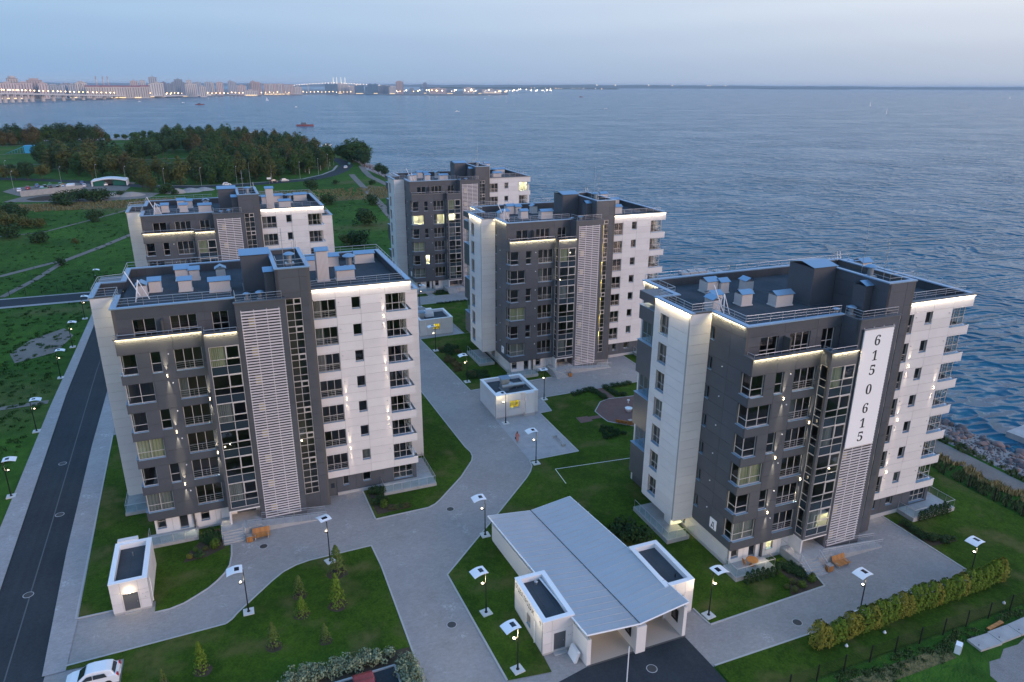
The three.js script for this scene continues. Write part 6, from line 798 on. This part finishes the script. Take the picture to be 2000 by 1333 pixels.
  const lampG = { pole: new MB().bar([0, 0, 0], [0, 11, 0], .25, 4).geo(), head: new THREE.OctahedronGeometry(2.5, 1).translate(0, 11.5, 0) }; M.farLamp = [glow([1, .62, .30], 5), glow([1, .80, .55], 5), glow([1, .92, .82], 5)];  // heads oversized: the bloom of the far lamps is put into their shape
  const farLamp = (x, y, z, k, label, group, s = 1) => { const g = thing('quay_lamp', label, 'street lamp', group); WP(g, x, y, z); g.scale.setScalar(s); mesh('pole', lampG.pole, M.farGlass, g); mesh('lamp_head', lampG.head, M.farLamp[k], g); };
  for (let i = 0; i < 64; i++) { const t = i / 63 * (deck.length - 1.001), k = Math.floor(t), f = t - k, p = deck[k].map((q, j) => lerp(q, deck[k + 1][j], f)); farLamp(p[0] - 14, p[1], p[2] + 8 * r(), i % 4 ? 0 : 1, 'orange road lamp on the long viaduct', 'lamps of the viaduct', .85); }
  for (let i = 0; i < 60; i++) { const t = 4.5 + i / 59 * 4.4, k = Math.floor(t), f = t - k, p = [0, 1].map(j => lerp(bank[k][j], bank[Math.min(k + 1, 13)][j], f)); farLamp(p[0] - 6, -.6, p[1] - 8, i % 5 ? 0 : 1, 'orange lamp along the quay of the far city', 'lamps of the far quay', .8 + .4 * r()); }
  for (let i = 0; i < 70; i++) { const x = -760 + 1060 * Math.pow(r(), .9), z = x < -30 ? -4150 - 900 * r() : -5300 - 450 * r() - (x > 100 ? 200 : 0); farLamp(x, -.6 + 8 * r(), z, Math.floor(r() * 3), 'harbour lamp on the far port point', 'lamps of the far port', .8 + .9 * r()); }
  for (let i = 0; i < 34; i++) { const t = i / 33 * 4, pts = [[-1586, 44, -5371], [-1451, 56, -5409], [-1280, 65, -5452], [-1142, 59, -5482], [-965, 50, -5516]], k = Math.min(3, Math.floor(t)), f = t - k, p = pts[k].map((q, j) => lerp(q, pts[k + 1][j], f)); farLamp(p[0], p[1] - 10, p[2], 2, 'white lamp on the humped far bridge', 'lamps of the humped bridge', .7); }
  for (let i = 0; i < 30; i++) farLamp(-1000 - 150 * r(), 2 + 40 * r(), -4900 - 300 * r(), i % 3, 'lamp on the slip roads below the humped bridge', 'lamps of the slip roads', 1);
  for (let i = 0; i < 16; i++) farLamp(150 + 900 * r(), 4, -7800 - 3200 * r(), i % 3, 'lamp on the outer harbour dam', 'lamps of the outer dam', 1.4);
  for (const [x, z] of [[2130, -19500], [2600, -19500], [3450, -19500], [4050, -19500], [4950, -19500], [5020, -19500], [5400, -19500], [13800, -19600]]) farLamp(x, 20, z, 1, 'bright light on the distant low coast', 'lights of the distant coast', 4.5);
  { const b = thing('humped_bridge', 'humped motorway bridge behind the lit masts', 'bridge'), pts = [[-1700, 34, -5340], [-1586, 44, -5371], [-1451, 56, -5409], [-1280, 65, -5452], [-1142, 59, -5482], [-965, 50, -5516], [-800, 38, -5550]], m = new MB(); for (let i = 0; i + 1 < pts.length; i++) { const [a, c] = [pts[i], pts[i + 1]]; m.quad(new THREE.Vector3(a[0], a[1] - 5, a[2]), new THREE.Vector3(c[0], c[1] - 5, c[2]), new THREE.Vector3(c[0], c[1], c[2]), new THREE.Vector3(a[0], a[1], a[2])); m.quad(new THREE.Vector3(a[0], a[1], a[2]), new THREE.Vector3(c[0], c[1], c[2]), new THREE.Vector3(c[0], c[1], c[2] - 24), new THREE.Vector3(a[0], a[1], a[2] - 24)); } m.build('deck', M.farWall.w, b); pts.forEach(p => bx(p[0] - 3, p[0] + 3, -3, p[1] - 5, -p[2] + 2, -p[2] + 18).build('pier', M.farWall.b, b)); }
  { const s = thing('moored_ferry', 'long white ferry lit up at the far port', 'ship'); WP(s, -120, SEA, -4560, .1); bx(-62, 62, 0, 7, -9, 9).build('hull', M.farWall.d, s); bx(-55, 50, 7, 17, -8, 8).build('superstructure', M.farWall.w, s); bx(-50, 30, 17, 22, -7, 7).build('upper_deck', M.farWall.w, s); bx(10, 20, 22, 30, -3, 3).build('funnel', M.farWall.d, s); bx(-52, 46, 10, 11.4, -8.3, -7.9).build('lit_window_band', M.farLit, s); }
  // boats
  const boat = (x, z, t, kind, label) => { const b = thing(kind === 's' ? 'sailing_boat' : 'motor_boat', label, 'boat', 'boats on the bay'); WP(b, x, SEA, z, t); const L = kind === 's' ? 5 : kind === 'k' ? 11 : 4.5, w = L * .16, m = new MB(), P = [[-L, 0, w], [-L * .2, 0, w * 1.1], [L * .6, .1, w * .7], [L, .35, .02]]; for (let i = 0; i + 1 < P.length; i++) for (const s of [1, -1]) { const [a, c] = [P[i], P[i + 1]]; m.quad(V3(a[0], -.2, s * a[2] * .7), V3(c[0], -.2, s * c[2] * .7), V3(c[0], L * .18 + c[1], s * c[2]), V3(a[0], L * .18 + a[1], s * a[2])); } for (let i = 0; i + 1 < P.length; i++) { const [a, c] = [P[i], P[i + 1]]; m.quad(V3(a[0], L * .16, -a[2]), V3(c[0], L * .16, -c[2]), V3(c[0], L * .16, c[2]), V3(a[0], L * .16, a[2])); } m.quad(V3(-L, -.2, -w * .7), V3(-L, -.2, w * .7), V3(-L, L * .18, w), V3(-L, L * .18, -w)); m.build('hull', kind === 'k' ? M.farRoof.r : M.panelWhite, b); if (kind === 's') { new MB().bar([0, .5, 0], [0, 13, 0], .09, 5).build('mast', M.galv, b); const s = new MB(); s.quad(V3(-.1, 1.5, 0), V3(-4.4, 1.6, .9), V3(-.15, 12.6, .1), V3(-.12, 12.7, 0)); s.quad(V3(4.6, .9, .1), V3(.4, 1.4, .8), V3(.15, 10.6, .1), V3(.2, 10.7, 0)); s.build('sail', M.panelWhite, b); } else { bx(-L * .45, L * .2, L * .17, L * .42, -w * .6, w * .6).build('cabin', kind === 'k' ? M.farGlass : M.panelWhite, b); } };
  boat(-825, -2555, .3, 's', 'sailing boat under sail before the far quay'); boat(-525, -1837, 1.2, 'm', 'white motor boat alone in mid bay'); boat(-273, -989, .1, 'k', 'long dark-red launch off the tree point'); boat(-284, -819, .2, 'm', 'motor boat close to the park shore'); boat(-116, -1578, .3, 'm', 'small boat in the middle of the bay'); boat(-116, -3143, .2, 'm', 'white boat below the far port'); boat(329, -3695, .1, 'k', 'boat off the far breakwater'); boat(221, -1802, 3.1, 'm', 'motor boat leaving a wake in the open bay'); boat(-1142, -2325, .3, 'm', 'boat near the viaduct piers'); boat(-964, -2221, .4, 'm', 'boat off the red-roofed row'); boat(-827, -2006, .1, 'k', 'dark boat off the red-roofed row'); boat(1013, -2156, .9, 's', 'sailing boat far out on the open sea side'); boat(758, -1538, 1.2, 's', 'larger sailing boat on the open sea side'); boat(2484, -3816, .3, 's', 'sailing boat farthest out on the open sea'); boat(-166, -665, .5, 'm', 'boat beside the shore point trees');
}
// ------------------------------------------------------------------ cars
function makeCar(paint) {
  const g = new THREE.Group(), prof = [[-2.0, .32], [-2.05, .55], [-2.0, .82], [-1.9, .98], [-1.66, 1.0], [.75, .98], [1.55, .86], [1.92, .68], [1.98, .42], [1.9, .28]], cab = [[-1.82, .96], [-1.55, 1.40], [-1.2, 1.5], [-.2, 1.53], [.25, 1.47], [.95, .97]];
  const loft = (P, hw, tuck) => { const s = new THREE.Shape(P.map(q => new THREE.Vector2(...q))), e = new THREE.ExtrudeGeometry(s, { depth: hw * 2 - .2, bevelEnabled: true, bevelSize: .1, bevelThickness: .1, bevelSegments: 3, curveSegments: 4 }); e.translate(0, 0, -hw + .1); if (tuck) { const A = e.attributes.position; for (let i = 0; i < A.count; i++) { const k = clamp((A.getY(i) - .95) / .6); A.setZ(i, A.getZ(i) * (1 - tuck * k)); } e.computeVertexNormals(); } return e; };
  mesh('body', loft(prof, .87), paint, g); const c = mesh('cabin', loft(cab, .83, .16), paint, g);
  const gl = M.carGlass = M.carGlass || new THREE.MeshPhysicalMaterial({ color: new THREE.Color().setRGB(.02, .028, .032), roughness: .06, ior: 1.5, clearcoat: 1 });
  const sideZ = (y) => (.83 + .102) * (1 - .16 * clamp((y - .95) / .6)); for (const s of [1, -1]) { const w = new MB(), pts = [[-1.3, 1.04], [-.25, 1.04], [-.25, 1.40], [-1.12, 1.38]], q2 = [[-.18, 1.04], [.68, 1.03], [.22, 1.37], [-.18, 1.40]]; for (const P of [pts, q2]) { const V = P.map(([x, y]) => new THREE.Vector3(x, y, s * (sideZ(y) + .006))); w.quad(...(s > 0 ? V : V.slice().reverse())); } w.build('side_window', gl, g); }
  { const w = new MB(); w.quad(new THREE.Vector3(1.03, 1.02, .70), new THREE.Vector3(1.03, 1.02, -.70), new THREE.Vector3(.40, 1.48, -.60), new THREE.Vector3(.40, 1.48, .60)); w.build('windscreen', gl, g); const b = new MB(); b.quad(new THREE.Vector3(-1.90, 1.06, -.66), new THREE.Vector3(-1.90, 1.06, .66), new THREE.Vector3(-1.665, 1.42, .56), new THREE.Vector3(-1.665, 1.42, -.56)); b.build('rear_window', gl, g); }
  const wg = new THREE.CylinderGeometry(.31, .31, .2, 20).rotateX(Math.PI / 2), rg = new THREE.CylinderGeometry(.2, .2, .21, 12).rotateX(Math.PI / 2); for (const x of [-1.28, 1.25]) for (const z of [.84, -.84]) { const w = mesh('wheel', wg, M.black, g); w.position.set(x, .31, z); mesh('rim', rg, M.galv, w); }
  for (const s of [1, -1]) { bx(-2.13, -2.0, .82, 1.12, s * .70 - .1, s * .70 + .1).build('tail_light', M.tail = M.tail || std([.45, .012, .02], .25), g); bx(1.9, 2.02, .6, .74, s * .62 - .14, s * .62 + .14).build('headlight', M.galv, g); } bx(-2.17, -2.1, .55, .66, -.26, .26).build('number_plate', M.panelWhite, g);
  return g;
}
M.paintW = new THREE.MeshPhysicalMaterial({ color: new THREE.Color().setRGB(.74, .76, .78), roughness: .35, clearcoat: 1, clearcoatRoughness: .08 }); const paint = c => new THREE.MeshPhysicalMaterial({ color: new THREE.Color().setRGB(...c), roughness: .4, clearcoat: .8, clearcoatRoughness: .1 });
const carW = makeCar(M.paintW); const P2 = [[.30, .02, .03], [.05, .12, .26], [.55, .56, .58], [.04, .045, .05], [.05, .22, .16], [.42, .16, .04]].map(paint);
function car(m, o, label, group) { const c = carW.clone(); c.name = numbered('parked_car'); scene.add(c); c.traverse(q => { if (q.material === M.paintW) q.material = m; }); tag(c, label, 'car', group); return o(c); }
car(M.paintW, c => put(c, -3.35, -20.65, -.02, LP - .03), 'white hatchback parked at the corner of the front lawn', 'parked cars'); car(P2[0], c => put(c, 18.2, -30.9, .08, LP / 2), 'dark red car in the parking bay behind the hydrangeas', 'parked cars');
for (let k = 0; k < 15; k++) car([M.paintW, P2[0], P2[1], P2[2], P2[3], P2[4]][k % 6], c => put(c, -78 + k * 3 + 1.5 * vr(), 331 + (k % 3) * 7 + .9 * k + 2 * vr(), .02, LP / 2 + .3 * vr()), ['white car standing in the storage yard', 'red car standing in the storage yard', 'blue car standing in the storage yard', 'silver car standing in the storage yard', 'black car standing in the storage yard', 'green car standing in the storage yard'][k % 6], 'cars in the storage yard');
car(M.paintW, c => put(c, 86.5, 384, .03, 1.2), 'white car driving on the bend of the park road', 'cars on the park road'); car(P2[4], c => put(c, 92, 404, .03, 1.5), 'green and white car at the shore point', 'cars on the park road'); car(P2[3], c => put(c, 39.4, 327, .03, .3), 'dark car on the straight of the park road', 'cars on the park road'); car(P2[2], c => put(c, 45, 329, .03, .3), 'silver car on the straight of the park road', 'cars on the park road'); car(M.paintW, c => put(c, 16, 322, .03, 0), 'white car at the near end of the park road', 'cars on the park road');
// ------------------------------------------------------------------ storage yard, heaps, pavilion of the park
{
  const w = thing('yard_fence', 'long pale panel fence of the storage yard', 'fence'); put(w, 0, 0); const L = [[-72, 311], [-66, 315], [-60, 319], [-54, 323], [-49, 325]]; for (let i = 0; i + 1 < L.length; i++) { const [a, b] = [L[i], L[i + 1]], m = new MB(); m.quad(V3(a[0], 0, a[1]), V3(b[0], 0, b[1]), V3(b[0], 2.6, b[1]), V3(a[0], 2.6, a[1])); m.quad(V3(b[0], 0, b[1] + .12), V3(a[0], 0, a[1] + .12), V3(a[0], 2.6, a[1] + .12), V3(b[0], 2.6, b[1] + .12)); m.quad(V3(a[0], 2.6, a[1]), V3(b[0], 2.6, b[1]), V3(b[0], 2.6, b[1] + .12), V3(a[0], 2.6, a[1] + .12)); m.build('panel', M.concrete, w); }
  const a = thing('shed_shelter', 'open-fronted white arched shelter with green nets at the storage yard', 'shelter'); put(a, -39, 344); const m = new MB(), n = 10; for (let k = 0; k < n; k++) { const q = i => [-8 + 16 * i / n, 2.6 + 1.2 * Math.sin(Math.PI * i / n)]; const p = q(k), s = q(k + 1); m.quad(V3(p[0], p[1], -4), V3(s[0], s[1], -4), V3(s[0], s[1], 5), V3(p[0], p[1], 5)); m.quad(V3(p[0], p[1] - .5, -4), V3(s[0], s[1] - .5, -4), V3(s[0], s[1], -4), V3(p[0], p[1], -4)); } m.build('roof', M.panelWhite, a); bx(-8.1, -7.6, 0, 2.7, -4, 5).build('end_wall', M.panelWhite, a); bx(7.6, 8.1, 0, 2.7, -4, 5).build('end_wall', M.panelWhite, a); M.net = std([.02, .13, .10], .9); bx(-7.4, -2.2, 0, 2.5, -3, -2.6).build('net', M.net, a); bx(1.5, 7.2, 0, 2.6, -3, -2.6).build('net', M.net, a); bx(-7.6, 7.6, 0, 3, 4.6, 4.9).build('back_wall', M.plain, a);
  const heap = (u, v, R0, h, m, label) => { const t = thing('gravel_heap', label, 'heap', 'heaps of gravel'); put(t, u, v, -.04); const g = new THREE.ConeGeometry(R0, h, 22, 6), P = g.attributes.position, r = rng(Math.round(u * 7 + v)); for (let k = 0; k < P.count; k++) { const q = 1 + .16 * (r() - .5), y = (P.getY(k) + h / 2) / h; P.setXYZ(k, P.getX(k) * q, h * (y > .9 ? .88 * y : y) * (1 - .25 * y * y), P.getZ(k) * q); } g.computeVertexNormals(); mesh('mound', g, m, t); };
  heap(-7, 303, 5, 2.8, M.sand, 'reddish gravel heap nearest the dark bush'); heap(-1, 306, 6, 2.2, M.gravel, 'grey gravel heap behind the roof of the field-side block'); heap(5, 309, 5, 1.8, M.gravel, 'low grey gravel heap at the verge of the park road'); heap(-26, 300, 6, 2.2, M.sand, 'sandy heap before the white arched shelter'); heap(-33, 302, 6, 2.0, M.sand, 'sandy heap beside the yard bushes'); heap(-52, 306, 7, 2, M.soil, 'dark earth heap below the yard fence'); heap(-60, 302, 8, 1.6, M.soil, 'wide dark earth heap below the yard fence');
  const b = thing('blue_pavilion', 'bright blue pavilion with a long sloping ramp on the park lawn', 'pavilion'); put(b, -116, 568); M.blue = std([.02, .27, .52], .5); bx(-2, 5, 0, 5.4, -3, 4).build('block', M.blue, b); { const q = new MB(); q.quad(V3(-14, .2, -3), V3(-2, 5, -3), V3(-2, 5, -1), V3(-14, .2, -1)); q.quad(V3(-14, .1, -1), V3(-2, 4.6, -1), V3(-2, 4.6, -3), V3(-14, .1, -3)); q.quad(V3(-14, .1, -3), V3(-2, 4.6, -3), V3(-2, 5, -3), V3(-14, .2, -3)); q.build('ramp', M.blue, b); for (let k = 0; k < 6; k++) new MB().bar([-12 + k * 1.8, 0, -2], [-12 + k * 1.8, .6 + k * .72, -2], .15, 6).build('post', M.blue, b); }
  const mach = (u, v, c, label) => { const t = thing('yard_machine', label, 'machine', 'machines in the storage yard'); put(t, u, v, .02, .4); bx(-1.6, 1.2, .5, 1.5, -.9, .9).build('body', c, t); bx(-.4, .9, 1.5, 2.7, -.8, .8).build('cab', M.carGlass, t); new MB().bar([.9, 1.4, 0], [2.6, 3.6, 0], .16, 6).bar([2.6, 3.6, 0], [3.6, 2.2, 0], .13, 6).build('arm', c, t); for (const x of [-1.1, .8]) for (const z of [-.9, .9]) { const w = new MB().bar([x, .5, z - .15], [x, .5, z + .15], .5, 12); w.build('wheel', M.black, t); } }; mach(-60, 327, P2[5], 'orange digger in the storage yard'); mach(-66, 332, P2[4], 'green loader in the storage yard'); const bx1 = thing('white_container', 'pale container cabin in the storage yard', 'container'); put(bx1, -55, 332); bx(-1.5, 1.5, 0, 2.6, -3, 3).build('shell', M.plain, bx1); bx(-.6, .6, .8, 2.1, -3.05, -2.99).build('door', M.panelWhite, bx1);
}
// tall street lamps of the park road, signs, walkers far off
function roadLamp(u, v, label) { const t = thing('road_lamp', label, 'street lamp', 'tall lamps of the park road'); put(t, u, v, -.04, 1.3); new MB().bar([0, 0, 0], [0, 8.5, 0], .09, 6, .05).bar([0, 8.5, 0], [1.3, 8.9, 0], .04, 5).build('pole', M.galv, t); bx(1.0, 1.7, 8.85, 8.98, -.14, .14).build('lamp_head', M.panelWhite, t); }
for (const [u, v] of [[-32, 345], [-13, 327.5], [4, 324.5], [21, 326], [38.7, 331], [54, 338], [66, 354], [75, 378], [82, 402], [84, 430], [-80, 338], [-62, 352], [-47, 360], [-95, 398], [80, 460], [70, 500]]) roadLamp(u, v, 'tall unlit street lamp along the park road');
{ const t = thing('direction_sign', 'white direction sign on a post beside the park road', 'sign'); put(t, 36.5, 320); new MB().bar([0, 0, 0], [0, 3.4, 0], .05, 6).build('post', M.galv, t); bx(-1, 1, 2.5, 3.4, -.06, -.02).build('board', M.panelWhite, t); }
// concrete slabs and a white box in the neighbouring yard
{ for (let k = 0; k < 3; k++) { const s = thing('concrete_slab', ['weathered concrete slab by the white box beyond the fence', 'middle weathered concrete slab beyond the fence', 'far weathered concrete slab beyond the fence'][k], 'slab', 'concrete slabs beyond the fence'); put(s, 71.3 + k * 2.75, -46.3, -.02, .04 * (k - 1)); bx(0, 2.65, 0, .22, 0, 1.45).build('slab', M.concrete, s); bx(.3, .36, .22, .3, .5, .56).build('lifting_eye', M.iron, s); } const b = thing('white_box', 'white metal cabinet leaning in the weeds beyond the fence', 'cabinet'); put(b, 69.3, -45.5, -.02, .5); bx(-.35, .35, 0, .95, -.25, .25).build('body', M.panelWhite, b); bx(-.28, .28, .1, .85, -.28, -.25).build('door', M.frame, b);
  for (const [u, v, l] of [[60.3, -41.3, 'white bag lying under the hedge near its golden end'], [65, -41.3, 'white bag lying under the middle of the hedge'], [79.5, -42.6, 'white scrap lying on the grass by the fence']]) { const q = thing('white_bag', l, 'bag', 'white bags by the hedge'); put(q, u, v, .05, vr()); q.scale.setScalar(.6); new MB().lathe(0, 0, 0, [[.01, 0], [.22, .02], [.27, .16], [.2, .32], [.07, .42], [.09, .5], [.01, .5]], 9).build('bag', M.panelWhite, q); } const tyre = thing('old_tyre', 'old tyre lying by the concrete slabs', 'tyre'); put(tyre, 72.2, -45.0, .06); mesh('ring', new THREE.TorusGeometry(.28, .1, 8, 18).rotateX(Math.PI / 2), M.black, tyre); const plank = thing('plank_stack', 'short stack of planks by the concrete slabs', 'planks'); put(plank, 74.6, -44.75, -.02, .1); for (let k = 0; k < 4; k++) bx(0, 2.2, .05 * k, .05 * k + .045, 0, .35).build('plank', M.wood, plank); }
// ------------------------------------------------------------------ the walker in the pink coat
function figure(joints, bones, res, size, c) {   // joints as spheres, bones as tapered capsules; one skin
  const mc = new MarchingCubes(res, M.plain, false, false, 200000), N = res, F = mc.field; const sd = (p) => { let d = 1e9; for (const [a, b] of bones) { const A = joints[a], B = joints[b], ax = B[0] - A[0], ay = B[1] - A[1], az = B[2] - A[2], l = ax * ax + ay * ay + az * az || 1e-9, t = clamp(((p[0] - A[0]) * ax + (p[1] - A[1]) * ay + (p[2] - A[2]) * az) / l), x = p[0] - A[0] - ax * t, y = p[1] - A[1] - ay * t, z = p[2] - A[2] - az * t, e = Math.sqrt(x * x + y * y + z * z) - lerp(A[3], B[3], t), k = .035, h = clamp(.5 + .5 * (d - e) / k); d = lerp(d, e, h) - k * h * (1 - h); } return d; };
  for (let z = 0; z < N; z++) for (let y = 0; y < N; y++) for (let x = 0; x < N; x++) F[z * N * N + y * N + x] = -sd([(x / N * 2 - 1) * size + c[0], (y / N * 2 - 1) * size + c[1], (z / N * 2 - 1) * size + c[2]]);
  mc.isolation = 0; mc.update(); const n = mc.count, P = mc.positionArray.slice(0, n * 3), Q = mc.normalArray.slice(0, n * 3); for (let i = 0; i < n; i++) { P[i * 3] = P[i * 3] * size + c[0]; P[i * 3 + 1] = P[i * 3 + 1] * size + c[1]; P[i * 3 + 2] = P[i * 3 + 2] * size + c[2]; }
  const g = new THREE.BufferGeometry(); g.setAttribute('position', new THREE.Float32BufferAttribute(P, 3)); g.setAttribute('normal', new THREE.Float32BufferAttribute(Q, 3)); const uv = new Float32Array(n * 2); g.setAttribute('uv', new THREE.Float32BufferAttribute(uv, 2)); g.computeVertexNormals(); return g;
}
{
  const p = thing('person', 'person in a long pink coat walking across the paving with a dark bag', 'person'); put(p, 47.4, 7.2, .03, 2.3);
  const J = { head: [.0, 1.58, .02, .105], chin: [0, 1.5, .05, .06], neck: [0, 1.42, 0, .055], chest: [0, 1.25, 0, .15], waist: [0, 1.0, 0, .135], hipL: [.09, .9, 0, .11], hipR: [-.09, .9, 0, .11], kneeL: [.1, .48, .10, .065], kneeR: [-.1, .48, -.05, .065], ankL: [.1, .1, .12, .042], ankR: [-.1, .12, -.22, .042], toeL: [.1, .04, .26, .035], toeR: [-.1, .05, -.1, .035], shL: [.18, 1.36, 0, .065], shR: [-.18, 1.36, 0, .065], elL: [.25, 1.1, -.06, .045], elR: [-.25, 1.1, .03, .045], wrL: [.24, .88, .04, .032], wrR: [-.22, .9, .18, .032], haL: [.24, .80, .07, .035], haR: [-.2, .84, .23, .035] };
  const E = [['head', 'chin'], ['head', 'neck'], ['neck', 'chest'], ['chest', 'waist'], ['waist', 'hipL'], ['waist', 'hipR'], ['hipL', 'kneeL'], ['hipR', 'kneeR'], ['kneeL', 'ankL'], ['kneeR', 'ankR'], ['ankL', 'toeL'], ['ankR', 'toeR'], ['chest', 'shL'], ['chest', 'shR'], ['shL', 'elL'], ['shR', 'elR'], ['elL', 'wrL'], ['elR', 'wrR'], ['wrL', 'haL'], ['wrR', 'haR']];
  mesh('body', figure(J, E, 72, .95, [0, .86, 0]), std([.42, .26, .20], .7), p);
  const C = { neck: [0, 1.4, 0, .075], chest: [0, 1.25, 0, .175], waist: [0, 1.0, 0, .165], hem: [0, .5, .0, .21], hemF: [.06, .42, .07, .17], hemB: [-.06, .42, -.08, .17], shL: [.185, 1.36, 0, .085], shR: [-.185, 1.36, 0, .085], elL: [.25, 1.1, -.06, .065], elR: [-.25, 1.1, .03, .065], wrL: [.24, .92, .02, .05], wrR: [-.225, .93, .15, .05] };
  mesh('coat', figure(C, [['neck', 'chest'], ['chest', 'waist'], ['waist', 'hem'], ['waist', 'hemF'], ['waist', 'hemB'], ['chest', 'shL'], ['chest', 'shR'], ['shL', 'elL'], ['shR', 'elR'], ['elL', 'wrL'], ['elR', 'wrR']], 72, .8, [0, .9, 0]), std([.50, .20, .17], .8), p);
  mesh('hair', figure({ a: [0, 1.63, -.015, .118], b: [0, 1.5, -.07, .09], c: [0, 1.38, -.09, .06] }, [['a', 'b'], ['b', 'c']], 40, .35, [0, 1.5, -.03]), std([.14, .07, .035], .7), p);
  const bag = thing('hand_bag', 'dark bag hanging at the side of the person in pink', 'bag'); put(bag, 47.4, 7.2, .03, 2.3); const b = bx(.20, .32, .48, .78, -.2, .1); b.build('pouch', M.black, bag); mesh('handle', new THREE.TorusGeometry(.09, .012, 6, 14, Math.PI).rotateY(Math.PI / 2).translate(.26, .77, .05), M.black, bag);
}
scene.fog = new THREE.FogExp2(new THREE.Color().setRGB(.60, .74, .90), .000042);
renderer.render(scene, camera);
